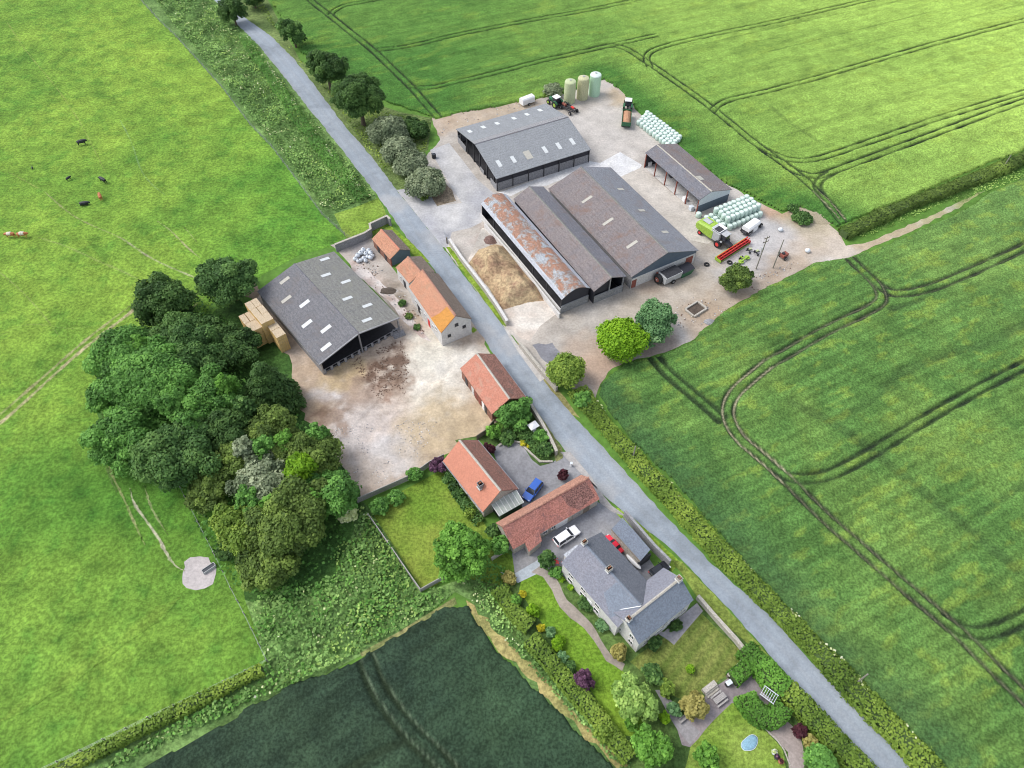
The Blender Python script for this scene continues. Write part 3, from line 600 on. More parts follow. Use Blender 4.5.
G1, G2 = (.16, .26, .03), (.24, .33, .05)
strip('grass_verge', [(446,247),(450,247),(470,270),(492,296),(506,316),(506,327),(498,319),(478,292),(460,268)], .027, G1, G2)
strip('grass_verge', [(384,228),(391,226),(414,245),(430,262),(420,262),(408,250)], .027, G1, G2)
strip('grass_verge', [(516,343),(521,343),(545,373),(568,402),(580,418),(572,415),(548,386)], .027, (.22,.20,.08), (.28,.27,.11))
strip('grass_verge', [(519,392),(528,398),(549,429),(562,448),(563,458),(556,462),(552,445),(535,418)], .027, (.20,.22,.08), (.28,.28,.13))
strip('grass_verge', [(611,509),(618,508),(637,521),(665,548),(680,562),(672,572),(645,540),(628,525)], .027, G1, G2)
strip('grass_verge', [(672,560),(682,562),(726,607),(769,656),(760,655),(722,622),(695,594)], .027, (.15,.20,.04), (.22,.28,.06))
strip('grass_verge', [(473,327),(477,330),(474,333),(470.5,332)], .027, G1, G2)

# ---- house plots
patch('side_lawn', [(374,516),(400,492),(440,471),(452,478),(482,520),(500,545),(520,565),(500,585),(455,576),(423,591)], .014, LAWNM, tone=lambda x, y: lerp((.13,.225,.028),(.235,.29,.05),(fbm(x,y,6,5)-.3)*2), res=.6)
patch('garden_soil', [(455,440),(500,432),(520,395),(545,425),(563,455),(557,475),(530,470),(500,447),(480,440),(476,470)], .014, AM, tone=conc((.06,.11,.03),(.12,.19,.05)), res=.6)
GR = conc((.22,.22,.235),(.30,.30,.31), 5)
patch('gravel_drive', [(493,449),(500,443),(515,442),(524,447),(532,460),(540,466),(552,463),(562,455),(572,452),(590,480),(600,490),(575,490),(524,512),(516,492),(505,478),(498,465)], .017, YM, tone=GR, res=.5, amp=.1)
patch('courtyard', [(512,553),(545,536),(597,502),(606,505),(628,512),(645,530),(640,545),(660,575),(650,590),(610,585),(575,582),(553,575),(545,565),(515,575)], .016, YM, tone=conc((.215,.22,.24),(.32,.31,.30), 6), res=.5)
patch('lane_entrance', [(590,480),(598,489),(612,506),(626,516),(632,519),(612,512),(600,503)], .0575, YM, tone=conc((.33,.31,.30),(.40,.38,.36)), res=.5)
patch('lane_entrance', [(560,452),(570,452),(592,478),(598,490),(586,479)], .0575, YM, tone=conc((.34,.32,.31),(.41,.39,.37)), res=.5)
patch('lane_entrance', [(508,331),(518,345),(546,378),(540,382),(518,352),(504,328)], .0575, YM, tone=conc((.42,.40,.38),(.52,.50,.47)), res=.5)
patch('house_garden', [(500,560),(545,560),(575,580),(640,640),(700,600),(745,640),(800,700),(870,775),(860,860),(690,860),(628,768),(560,690),(500,620),(478,585)], .012, AM, tone=conc((.06,.115,.03),(.12,.19,.05), 4), res=.8)
LT = lambda x, y: lerp((.12, .235, .022), (.20, .32, .035), (fbm(x, y, 5, 5)-.3)*2)
patch('front_lawn', [(519,590),(522,578),(531,573),(545,576),(553,582),(558,594),(565,608),(576,617),(588,627),(597,640),(607,658),(621,668),(640,700),(650,740),(622,735),(600,705),(578,672),(556,645),(545,628),(533,612)], .017, LAWNM, tone=LT, res=.5, amp=.1)
patch('gravel_path', [(540,566),(556,578),(567,600),(580,612),(592,624),(601,640),(611,655),(625,664),(622,671),(606,661),(594,641),(584,628),(570,618),(560,607),(552,590),(543,577),(531,572)], .021, YM, tone=conc((.30,.26,.22),(.38,.34,.30)), res=.5, amp=.1)
patch('striped_lawn', [(630,662),(648,648),(680,628),(701,613),(720,632),(746,655),(733,672),(706,690),(696,700),(678,698),(664,690),(648,678)], .017, LAWNM, tone=lambda x, y: lerp((.105,.155,.03),(.20,.225,.06),(fbm(x,y,5,5)-.3)*1.6+.3*np.sin((x*.8-y*.75)*3.2)), res=.4, amp=.1)
patch('paved_path', [(652,630),(668,640),(674,645),(690,626),(703,611),(697,603),(676,620),(664,632)], .021, YM, tone=conc((.30,.29,.30),(.38,.36,.37)), res=.5)
patch('paved_path', [(675,722),(698,706),(708,692),(728,678),(747,657),(757,664),(762,690),(770,702),(760,712),(732,703),(722,712),(705,730),(690,747),(682,745)], .021, YM, tone=conc((.24,.21,.22),(.33,.29,.28)), res=.5, amp=.1)
patch('paved_path', [(655,690),(664,690),(685,718),(700,732),(690,745),(676,728)], .0235, YM, tone=conc((.26,.25,.26),(.33,.31,.31)), res=.5, amp=.1)
patch('paved_path', [(768,733),(775,722),(784,718),(800,735),(806,760),(800,780),(790,780),(788,752)], .021, YM, tone=conc((.32,.27,.25),(.40,.35,.32)), res=.5, amp=.1)
patch('back_lawn', [(705,722),(733,702),(745,716),(765,730),(782,748),(790,790),(680,790),(690,748)], .017, LAWNM, tone=lambda x, y: lerp((.14,.24,.03),(.23,.32,.06),(fbm(x,y,4,5)-.3)*2), res=.5, amp=.1)
patch('patio', [(512,575),(545,556),(553,562),(545,570),(518,583),(500,572)], .019, YM, tone=conc((.38,.42,.45),(.46,.50,.53)), res=.5)
# bare circle worn round the water trough
patch('worn_ground', [(184,562),(190,558),(200,556),(208,558),(214,565),(216,574),(213,584),(205,589),(196,590),(186,588),(182,578)], .024, YM, amp=.35, step=.8, tone=conc((.42,.38,.37),(.50,.46,.45)), res=.5)

# ================================================================ BUILDINGS
class Bld:
    """pitched building: local x along the ridge, +y side wp, -y side wm"""
    def __init__(s, name, label, cat, r1, r2, hr, ep, em, hp, hm, mats, over=.3, og=.2, th=.14, group=None, sym=True, ridge='stone', wp=None, wm=None):
        a, b = W(*r1, hr), W(*r2, hr); u = (b-a); u.z = 0; s.L = u.length; u.normalize(); n = Vector((-u.y, u.x, 0))
        A = wp if wp else abs((W(*ep, hp)-a).dot(n)); B = wm if wm else abs((W(*em, hm)-a).dot(n))
        if sym: A = B = (A+B)/2
        s.wp, s.wm, s.hp, s.hm, s.hr = A, B, hp, hm, hr; c = (a+b)/2; c.z = 0; s.c = c; s.u = u; s.n = n; s.rz = math.atan2(u.y, u.x)
        s.root = thing(name, label, cat, c, s.rz, group); s.over = over; s.og = og; s.th = th; L2 = s.L/2
        pm, mm = mats; s.roofs = {}
        e = 0.0
        for sg, w, h, m in ((1, A, hp, pm), (-1, B, hm, mm)):
            mb = MB(); mb.slab([(-L2, 0, hr), (L2, 0, hr), (L2, sg*w, h), (-L2, sg*w, h)][::sg], th)
            s.roofs[sg] = part('roof_slope', mb, MT[m], s.root)
        if ridge:
            mb = MB(); mb.slab([(-L2-.02, -.2, hr-.02*0+.0), (L2+.02, -.2, hr), (L2+.02, 0, hr+.09), (-L2-.02, 0, hr+.09)], .05)
            mb.slab([(-L2-.02, 0, hr+.09), (L2+.02, 0, hr+.09), (L2+.02, .2, hr), (-L2-.02, .2, hr)], .05)
            part('ridge_cap', mb, MT[ridge] if ridge in MT else ridge, s.root)
    def top(s, y, off=0):   # underside height of roof at y
        w, h = (s.wp, s.hp) if y >= 0 else (s.wm, s.hm)
        return s.hr-(s.hr-h)*abs(y)/w-off
    def loc(s, px, h):
        v = W(*px, h)-s.c; return Vector((v.dot(s.u), v.dot(s.n), h))
    def onroof(s, px):
        h = s.hr
        for _ in range(25): v = s.loc(px, h); h = h*.4+.6*s.top(v.y)
        return v.x, v.y, s.top(v.y)
    def solid(s, m, z0=0, gable=None):
        L = s.L/2-s.og; a = s.wp-s.over; b = s.wm-s.over; t = s.th*1.15; mb = MB()
        prof = [(-b, z0), (-b, s.top(-b)-t), (0, s.hr-t), (a, s.top(a)-t), (a, z0)]
        mb.loft([[(x, y, z) for y, z in prof] for x in (-L, L)]); s.Lw, s.a, s.b = L, a, b
        s.wall = part('wall', mb, MT[m], s.root); return s.wall
    def wallslab(s, side, m, z0, z1, t=.15, x0=None, x1=None, name='wall', inset=0, label=None):
        """side: '+y','-y','+x','-x'; z1 None = up to roof; a gable wall follows the slopes"""
        L = s.L/2-s.og; a = s.wp-s.over; b = s.wm-s.over; mb = MB()
        if side[1] == 'y':
            sg = 1 if side[0] == '+' else -1; y = (a if sg > 0 else -b)-sg*inset; zz = z1 if z1 else s.top(y)-s.th*1.15
            X0 = -L if x0 is None else x0; X1 = L if x1 is None else x1
            mb.box(((X0+X1)/2, y-sg*t/2, (z0+zz)/2), (X1-X0, t, zz-z0))
        else:
            sg = 1 if side[0] == '+' else -1; X = sg*(L-inset); Y0 = -b if x0 is None else x0; Y1 = a if x1 is None else x1; k = s.th*1.15
            if z1: prof = [(Y0, z0), (Y0, z1), (Y1, z1), (Y1, z0)]
            else:
                prof = [(Y0, z0), (Y0, s.top(Y0)-k)]+([(0, s.hr-k)] if Y0 < 0 < Y1 else [])+[(Y1, s.top(Y1)-k), (Y1, z0)]
            mb.loft([[(x, y, z) for y, z in prof] for x in (X, X-sg*t)])
        return part(name, mb, MT[m], s.root, label)
    def light(s, px, l, w, m='rooflight', along=False):
        x, y, z = s.onroof(px); sg = 1 if y >= 0 else -1; ww, h = (s.wp, s.hp) if sg > 0 else (s.wm, s.hm)
        ang = math.atan2(s.hr-h, ww); mb = MB(); mb.box((0, 0, .012), (w, l, .05), rx=0)
        o = part('rooflight', mb, MT[m], s.roofs[sg]); o.location = (x, y, z+.02); o.rotation_euler = (-sg*ang, 0, 0); return o
    def post(s, x, y, z1=None, r=.12, m='dark', z0=0):
        mb = MB(); mb.box((x, y, (z0+(z1 or s.top(y)-s.th))/2), (r*2, r*2, (z1 or s.top(y)-s.th)-z0)); return part('post', mb, MT[m], s.root)
    def window(s, side, x, z, w, h, frame='white', name='window', glass='glass', d=0.06, label=None):
        """x position along the wall, z sill height"""
        sg = 1 if side[0] == '+' else -1; mb = MB(); g = MB(); sl = MB()
        if side[1] == 'y':
            y = (s.a if sg > 0 else -s.b); P = lambda X, Z, dy, dx, dz, o: (((X, y+sg*o, Z)), (dx, dy, dz))
        else:
            y = sg*s.Lw; P = lambda X, Z, dy, dx, dz, o: (((y+sg*o, X, Z)), (dy, dx, dz))
        t = .08
        for X, Z, dx, dz in ((x-w/2+t/2, z+h/2, t, h), (x+w/2-t/2, z+h/2, t, h), (x, z+t/2, w-2*t, t), (x, z+h-t/2, w-2*t, t), (x, z+h/2, t*.7, h-2*t)):
            c, dd = P(X, Z, d, dx, dz, d/2); mb.box(c, dd)
        f = part(name, mb, MT[frame], s.root, label)
        c, dd = P(x, z+h/2, .02, w-2*t, h-2*t, .012); g.box(c, dd); part('pane', g, MT[glass], f)
        c, dd = P(x, z-.04, .14, w+.15, .08, .07); sl.box(c, dd); part('sill', sl, MT['stone'], f)
        return f
    def door(s, side, x, w, h, m='wood', z=0, name='door', label=None):
        sg = 1 if side[0] == '+' else -1; mb = MB(); k = MB()
        if side[1] == 'y': y = (s.a if sg > 0 else -s.b); mb.box((x, y+sg*.03, z+h/2), (w, .06, h)); k.box((x+w*.35, y+sg*.08, z+h*.5), (.05, .04, .14))
        else: y = sg*s.Lw; mb.box((y+sg*.03, x, z+h/2), (.06, w, h)); k.box((y+sg*.08, x+w*.35, z+h*.5), (.04, .05, .14))
        o = part(name, mb, MT[m], s.root, label); part('handle', k, MT['dark'], o); return o
    def chimney(s, px, h, w=.75, d=.6, pots=2, m='stone', par=1, topz=None, xy=None):
        if xy: x, y = xy
        else: v = s.loc(px, s.hr+h*.6); x, y = v.x, v.y
        z0 = s.top(y)-.5; z1 = s.hr+h; mb = MB(); mb.box((x, y, (z0+z1)/2), (w, d, z1-z0)); mb.box((x, y, z1-.06), (w+.16, d+.16, .12))
        o = part('chimney', mb, MT[m], s.roofs[par]); 
        for i in range(pots):
            p = MB(); p.cyl((x, y+(i-(pots-1)/2)*.3, z1), (x, y+(i-(pots-1)/2)*.3, z1+.32), .1, .08, 8); part('chimney_pot', p, MT['terracotta'], o)
        f = MB(); f.box((x, y, s.top(y)+.04), (w+.2, d+.25, .1)); part('flashing', f, MT['rooflight'], o)
    def gutter(s, sg):
        w, h = (s.wp, s.hp) if sg > 0 else (s.wm, s.hm); mb = MB(); mb.box((0, sg*(w+.06), h-.12), (s.L, .12, .1)); part('gutter', mb, MT['steel'], s.root)

# which photo side is +y : ridge listed top-left -> bottom-right has +y on the right (north-east) side
# --- north-west portal shed (ridge listed left -> right, +y = up the photo)
b = Bld('cattle_shed', 'grey portal shed with two rows of short rooflights, left of the three silos', 'shed', (474.9,144.2), (568.3,116.9), 6.0, (540.2,104.4), (497.7,177.8), 3.6, 3.6, ('cement', 'cement'), ridge='cementdark')
L = b.L/2-b.og
b.wallslab('-y', 'panelgrey', 0, 2.1, .18); b.wallslab('-y', 'clad', 2.1, None, .1, inset=.12)
b.wallslab('+y', 'panelgrey', 0, 2.1, .18); b.wallslab('+y', 'clad', 2.1, None, .1, inset=.12)
b.wallslab('+x', 'panelgrey', 0, 2.1, .18); b.wallslab('+x', 'clad', 2.1, None, .1, inset=.12)
for k in range(7): b.post(-L+.1+k*(2*L-.2)/6, -b.wm+b.over-.05, None, .09)
for y in (-9.2, -5.5, -1.8, 1.8, 5.5, 9.2):
    if abs(y) < b.wp: b.post(-L+.2, y, None, .13)
b.wallslab('-x', 'panelgrey', 0, 1.5, .15, x0=-b.wm+.4, x1=-b.wm+3.6); b.wallslab('-x', 'panelgrey', 0, 1.5, .15, x0=b.wp-5, x1=b.wp-.4)
b.wallslab('-x', 'panelgrey', 0, 1.0, .15, x0=-4, x1=-2)
k_ = (b.hr-b.hp)/b.wp; mb = MB(); mb.slab([(-b.L/2, .05, b.hr+.06), (b.L/2, .05, b.hr+.06), (b.L/2, 1.9, b.hr-1.9*k_+.04), (-b.L/2, 1.9, b.hr-1.9*k_+.04)], .05)
for q in range(34): x_ = -b.L/2+.35+q*(b.L-.7)/33; mb.slab([(x_-.07, .06, b.hr+.14), (x_+.07, .06, b.hr+.14), (x_+.07, 1.85, b.hr-1.85*k_+.12), (x_-.07, 1.85, b.hr-1.85*k_+.12)], .08)
part('ridge_sheeting', mb, MT['panelgrey'], b.roofs[1])
for p in ((469.8,131.5), (483.3,127.2), (497.2,123.5), (514,118.4), (527,114.5), (540,110.3)): b.light(p, 1.7, .9)
for p in ((499,163.6), (513.4,159.5), (545,149.8), (558.8,146), (572.3,141.5)): b.light(p, 2.1, .9)
b.light((528,155), 2.6, 1.6, 'rooflightdull')
f = MB(); f.box((0, 0, .03), (b.L-1, b.wp*2-1, .03)); part('floor', f, MT['dark'], b.root)

# --- three joined sheds in the middle of the yard
b = Bld('grain_store', 'widest grey double-pitch shed with cream rooflights facing the combine', 'shed', (580.9,166.7), (668.1,252.5), 6.4, (698.6,248.6), (630.6,274.4), 3.3, 3.5, ('cementblue', 'cementbrown'), ridge='cementgreen')
b.wallslab('+y', 'panelgrey', 0, None, .15); b.wallslab('-x', 'clad', 0, None, .15)
b.wallslab('-y', 'panelgrey', 0, None, .15)
b.wallslab('+x', 'render', 0, 2.6, .2, label='pale block end wall'); b.wallslab('+x', 'cladblue', 2.6, None, .1, inset=.06, label='grey clad gable')
b.Lw = b.L/2-b.og; b.a = b.wp-b.over; b.b = b.wm-b.over
b.door('+x', -b.b+.8, 1.1, 2.1, 'rust', name='door', label='rusty red sheet door'); b.door('+x', b.a-1.6, 1.8, 2.2, 'rust', label='rusty red sheet door')
for p in ((587,199.5), (608,221.7), (632,244.5)): b.light(p, 2.6, .7, 'rooflightdull')
for p in ((620.7,189.2), (642,210.5), (665,232)): b.light(p, 1.7, .8, 'rooflightdull')
S1 = b
b = Bld('narrow_shed', 'narrow grey shed wedged between the rusty arched barn and the widest shed', 'shed', (529.1,186.3), (611.9,277.5), 5.7, (630.6,274.4), (592.3,289.2), 4.3, 3.7, ('cementdark', 'cementbrown'), wp=3.75, wm=4.0, ridge='cementgreen', sym=False)
b.wallslab('-x', 'clad', 0, None, .15); b.Lw = b.L/2-b.og; b.a = b.wp-b.over; b.b = b.wm-b.over
b.wallslab('+x', 'panelgrey', 0, 1.9, .2); b.wallslab('+x', 'clad', 1.9, None, .1, inset=.4, x0=-b.b, x1=.1)
b.wallslab('-y', 'clad', 0, None, .12); b.wallslab('+y', 'clad', 0, None, .12)
b.post(b.L/2-.35, 0, None, .12, 'steel'); b.post(b.L/2-.35, b.a-.2, None, .14, 'panelgrey')
f = MB(); f.box((0, 0, .05), (b.L-1, b.wp*2-1, .03)); part('floor', f, MT['dark'], b.root)
# arched barn
a_, b_ = W(487, 197, 3.9), W(570, 295.5, 3.9)
a0, b0 = W(480.9,204.2,3.9), W(561.9,298.6,4.3); u = (b0-a0); u.z = 0; LL = u.length; u.normalize(); n = Vector((-u.y, u.x, 0)); wd = abs((W(590.8,289.2,3.9)-W(561.9,298.6,4.3)).dot(n))
c = (a0+b0)/2+n*wd/2; c.z = 0
t = thing('arched_barn', 'dutch barn with rust streaked arched tin roof, open along its west side', 'barn', c, math.atan2(u.y, u.x))
def arch(L0, L1, k0, k1, off=0, N=10):
    out = []
    for i in range(N+1):
        q = k0+(k1-k0)*i/N; y = -wd/2+wd*q; z = 4.0+1.45*math.sin(math.pi*q)+off; out.append((y, z))
    return out
for q0, q1, m, lab in ((0, .10, 'tinlight', None), (.10, .84, 'tin', 'rust orange middle sheets'), (.84, 1, 'tinlight', None)):
    mb = MB(); pr = arch(0, 0, q0, q1); pr2 = [(y, z-.1) for y, z in pr[::-1]]
    mb.loft([[(x, y, z) for y, z in pr+pr2] for x in (-LL/2, LL/2)]); part('roof_sheeting', mb, MT[m], t, lab)
mb = MB(); pr = [(y*.97, z-.12) for y, z in arch(0, 0, 0, 1)]; mb.loft([[(x, y, z) for y, z in [(-wd*.485, 2.0)]+pr+[(wd*.485, 2.0)]] for x in (LL/2-.25, LL/2-.35)]); part('end_cladding', mb, MT['clad'], t)
mb = MB(); mb.box((LL/2-.15, 0, 1.0), (.2, wd*.97, 2.0)); part('end_wall', mb, MT['panelgrey'], t)
mb = MB(); mb.box((0, wd*.48, 2), (LL-.6, .15, 4)); part('inner_wall', mb, MT['clad'], t)
mb = MB(); pr = [(y*.97, z-.12) for y, z in arch(0, 0, 0, 1)]; mb.loft([[(x, y, z) for y, z in [(-wd*.485, 0)]+pr+[(wd*.485, 0)]] for x in (-LL/2+.25, -LL/2+.35)]); part('end_cladding', mb, MT['clad'], t)
mb = MB(); mb.box((0, -wd/2-.15, .75), (LL, .18, 1.5)); part('feed_wall', mb, MT['render'], t)
for k in range(7): mb = MB(); mb.box((-LL/2+.3+k*(LL-.6)/6, -wd/2+.15, 2), (.2, .2, 3.9)); part('post', mb, MT['dark'], t)
mb = MB(); mb.box((0, 0, .04), (LL-.6, wd-.4, .04)); part('floor', mb, MT['dark'], t)

# --- open fronted shed by the field
b = Bld('open_fronted_shed', 'low brown-grey shed with an open front of posts, between two bale stacks', 'shed', (656.9,144.4), (711.9,191.3), 5.2, (737.5,193.8), (644.8,152.5), 3.4, 4.0, ('cementbrown', 'cementdark'), ridge='stone', sym=False)
b.Lw = b.L/2-b.og; b.a = b.wp-b.over; b.b = b.wm-b.over
b.wallslab('+y', 'panelgrey', 0, None, .15); b.wallslab('-x', 'clad', 0, None, .12)
b.wallslab('+x', 'cladblue', 0, 2.2, .12, label='dark lower boarding'); b.wallslab('+x', 'palesheet', 2.2, None, .14, inset=-.05, label='pale sheeted gable')
for k in range(6): b.post(-b.Lw+.1+k*(2*b.Lw-.2)/5, -b.b, None, .11, 'rust')
b.light((700,178), 1.4, 1.6, 'rooflightdull'); 
f = MB(); f.box((0, (b.a-b.b)/2, .035), (b.L-.5, b.a+b.b-.1, .04)); part('floor', f, MT['render'], b.root)
OS = b
# --- west shed
b = Bld('livestock_shed', 'large low grey shed with scattered white rooflights beside the straw stack', 'shed', (294.1,263.8), (358.8,333.8), 5.5, (400,318.1), (317.5,365), 3.8, 3.3, ('cementgreen', 'cementslate'), ridge='cementdark', wp=8.8, wm=8.9)
b.Lw = b.L/2-b.og; b.a = b.wp-b.over; b.b = b.wm-b.over
b.wallslab('-x', 'clad', 0, None, .15); b.wallslab('-y', 'panelgrey', 0, 1.6, .18); b.wallslab('-y', 'clad', 1.6, None, .08, inset=.1); b.wallslab('+y', 'clad', 0, None, .12, x1=6)
mb = MB()
for q in range(2): mb.box((b.Lw-.1, (-b.b if q == 0 else 0)+b.b/2, .45), (.08, b.b*.96, .08)); mb.box((b.Lw-.1, (-b.b if q == 0 else 0)+b.b/2, 1.1), (.08, b.b*.96, .08))
part('feed_rail', mb, MT['steel'], b.root)
for k in range(12):
    mb = MB(); y = -b.b+.4+k*(2*b.b-.8)/11; mb.box((b.Lw-.05, y, .55), (.12, .5, 1.1)); part('feed_panel', mb, MT['panelgrey'], b.root)
for y in (-b.b+.1, 0, b.a-.1): b.post(b.Lw-.1, y, None, .14, 'steel')
mb = MB(); mb.slab([(b.L/2+.03, -b.wm, b.hm+.05), (b.L/2+.03, 0, b.hr+.05), (b.L/2-.22, 0, b.hr+.05), (b.L/2-.22, -b.wm, b.hm+.05)], .2)
mb.slab([(b.L/2+.03, 0, b.hr+.05), (b.L/2+.03, b.wp, b.hp+.05), (b.L/2-.22, b.wp, b.hp+.05), (b.L/2-.22, 0, b.hr+.05)], .2); part('verge_trim', mb, MT['panelgrey'], b.root)
f = MB(); f.box((0, 0, .03), (b.L-1, b.wp*2-1, .03)); part('floor', f, MT['dark'], b.root)
for p in ((324.8,259.2), (326,275), (345.9,281.7), (347.5,298.4), (367.3,305.5), (367,320)): b.light(p, 2.0, .75, 'rooflight')
for p in ((284.7,280.5), (286.4,299.3)): b.light(p, 2.2, .8, 'rooflightdull')
for p in ((304.6,303.8), (307,323.8), (326,329), (326,347)): b.light(p, 2.2, .85, 'rooflight')

# --- roadside barns
b = Bld('small_tiled_byre', 'small orange tiled byre at the corner of the walled back yard', 'byre', (381,229.3), (399.5,249.5), 3.6, (411,250), (390.2,259.4), 2.2, 2.2, ('brown', 'orange'), ridge='salmon', over=.15)  # 'brown' slope: its shade is put into the tile colour
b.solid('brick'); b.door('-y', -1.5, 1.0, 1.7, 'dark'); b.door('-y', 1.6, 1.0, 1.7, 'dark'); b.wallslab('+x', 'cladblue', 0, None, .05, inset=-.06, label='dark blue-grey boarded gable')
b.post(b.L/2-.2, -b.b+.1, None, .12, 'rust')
b = Bld('long_stone_barn', 'tall white walled stone barn with patched orange roof along the lane', 'barn', (422.2,269.7), (455.6,315.6), 7.0, (470.9,316.7), (440.8,332), 4.4, 4.0, ('brown', 'orange'), ridge='pinktile', over=.12)  # 'brown' slope: its shade is put into the tile colour
b.solid('render')
# bright replaced tiles at the near end
mb = MB(); x0 = b.L/2-4.4; k = (b.hr-b.hm)/b.wm
mb.slab([(x0, -b.wm-.01, b.hm+.02), (x0+1.0, -b.wm*.5, b.hr-k*b.wm*.5+.02), (x0+1.3, -.25, b.hr-k*.25+.02), (b.L/2, -.25, b.hr-k*.25+.02), (b.L/2, -b.wm-.01, b.hm+.02)], .03)
part('replaced_tiles', mb, MT['newtile'], b.roofs[-1], 'bright orange patch of newer tiles')
b.window('+x', .1, 3.9, .75, .75, 'dark'); b.window('+x', b.a*.52, 2.6, .7, .7, 'dark'); b.window('+x', -b.b*.5, 1.8, .7, .7, 'dark')
b.door('-y', 1.3, .9, 1.9, 'redpaint', label='small red door', z=.3)
for x, z in ((-4.4, 1.6), (-2.2, 1.4), (-.4, 1.5), (3.2, 1.5), (4.6, 2.4)): b.window('-y', x, z, .7, .9, 'white')
b.door('-y', -3.3, 1.0, 2.0, 'dark')
# lower wing, same building
lw = Bld('tmp', 'x', 'x', (407.7,256.6), (421.4,272.4), 4.6, (431.8,269.2), (408.8,284.5), 3.2, 3.2, ('brown', 'orange'), ridge='pinktile', over=.12)  # 'brown' slope: its shade is put into the tile colour
lw.solid('render'); lw.window('-y', -1.2, 1.2, .6, .8, 'white'); lw.door('-y', .4, .9, 1.9, 'dark')
for ch in [o for o in COL.objects if o.parent == lw.root]:
    ch.matrix_parent_inverse = Matrix.Identity(4); M0 = Matrix.Translation(lw.c) @ Matrix.Rotation(lw.rz, 4, 'Z'); M1 = Matrix.Translation(b.c) @ Matrix.Rotation(b.rz, 4, 'Z')
    ch.parent = b.root; ch.matrix_basis = M1.inverted() @ M0 @ ch.matrix_basis
bpy.data.objects.remove(lw.root)

b = Bld('open_garage', 'salmon tiled cart shed between the dirt yard and the lane', 'garage', (476.8,353.2), (509.6,398.6), 4.9, (493.7,354.3), (493.7,418.3), 2.6, 2.7, ('shadedred', 'red'), ridge='stone', over=.15)
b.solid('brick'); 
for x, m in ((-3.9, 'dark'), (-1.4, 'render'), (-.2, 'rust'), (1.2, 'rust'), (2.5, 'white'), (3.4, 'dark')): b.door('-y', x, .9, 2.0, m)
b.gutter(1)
b = Bld('farm_bungalow', 'long bungalow with salmon tiles and small chimney beside the walled lawn', 'house', (459.4,440), (500.6,490.6), 5.6, (517.5,486.9), (480.6,508.8), 2.5, 2.4, ('shadedred', 'salmon'), ridge='stone', over=.3)
b.solid('stone'); b.chimney((480.2,483.5), -.35, .7, .7, 2, 'panelgrey', -1, xy=(b.loc((480.2,484.5), 4.9).x, b.loc((480.2,484.5), 4.9).y))
for x in (-4.3, -2.9, -.9, .4, 2.6, 4.0): b.window('-y', x, .9, 1.1, 1.0, 'white')
b.window('+x', -1.2, 1, .9, 1); b.door('+y', -1, 1.0, 2.0, 'wood'); b.window('+y', 2.5, 1, 1.1, 1.0); b.gutter(-1); b.gutter(1)
# glass roofed lean-to of the bungalow
t = b
pts = [b.loc(p, h) for p, h in (((490.5,503.2), 2.7), ((516.3,490), 2.7), ((523.8,502.5), 2.1), ((499.4,516.3), 2.1))]
mb = MB(); mb.slab(pts, .08); gl = part('conservatory_roof', mb, grain('algae_glass_roof', [(.30,.34,.29),(.40,.44,.40),(.50,.54,.54)], 1.2, 6, .2, rough=.35), b.root)
mb = MB()
for k in range(7):
    p = pts[0].lerp(pts[1], k/6); q = pts[3].lerp(pts[2], k/6); mb.cyl(p+Vector((0, 0, .04)), q+Vector((0, 0, .04)), .05, n=5)
part('glazing_bar', mb, MT['white'], gl)
pi = [pts[0].lerp(pts[2], .06), pts[1].lerp(pts[3], .06), pts[2].lerp(pts[0], .06), pts[3].lerp(pts[1], .06)]
mb = MB(); mb.prism([(p.x, p.y) for p in pi], 0, 2.0); part('conservatory_wall', mb, MT['glass'], b.root)

b = Bld('long_outbuilding', 'long mottled red tiled outbuilding between the blue car and the white car', 'outbuilding', (501.9,526.6), (588.8,477.3), 4.3, (578.8,471.6), (596.3,495.4), 2.4, 2.2, ('pinktile', 'mixed'), ridge='pinktile', over=.2, sym=False, wp=1.9, wm=3.3)
b.solid('stone')
for x in (-2.2, -.6): b.window('-y', x, .8, .9, .9, 'white')
b.door('-y', 1.0, 2.2, 1.9, 'white', name='garage_door'); b.door('-y', 3.9, 1.6, 1.9, 'palewood'); b.door('-y', 5.8, 1.2, 1.8, 'wood'); b.door('-x', -1.0, .9, 1.8, 'white')
mb = MB(); k = (b.hr-b.hm)/b.wm; mb.slab([(2.6, -.3, b.hr-.3*k+.02), (b.L/2-.8, -.3, b.hr-.3*k+.02), (b.L/2-.5, -b.wm*.8, b.hr-b.wm*.8*k+.02), (4.2, -b.wm*.95, b.hr-b.wm*.95*k+.02), (2.9, -b.wm*.6, b.hr-b.wm*.6*k+.02)], .03); part('mossy_tiles', mb, tilemat('mossy_brown_tile', [(.17, .10, .09), (.26, .13, .11), (.22, .13, .12)], w=.6, px=4.5), b.roofs[-1], 'darker mossy tiles at the lane end')
# porch projecting on the south side
po = [b.loc(p, h) for p, h in (((524,541), 2.6), ((539,530), 2.6), ((542,541), 1.95), ((529,552), 1.95))]
mb = MB(); mb.slab(po, .14); part('porch_roof', mb, MT['mixed'], b.root)
mb = MB(); mb.prism([(p.x, p.y) for p in [q.lerp(sum(po, Vector())/4, .12) for q in po]], 0, 1.8); part('porch_wall', mb, MT['stone'], b.root)

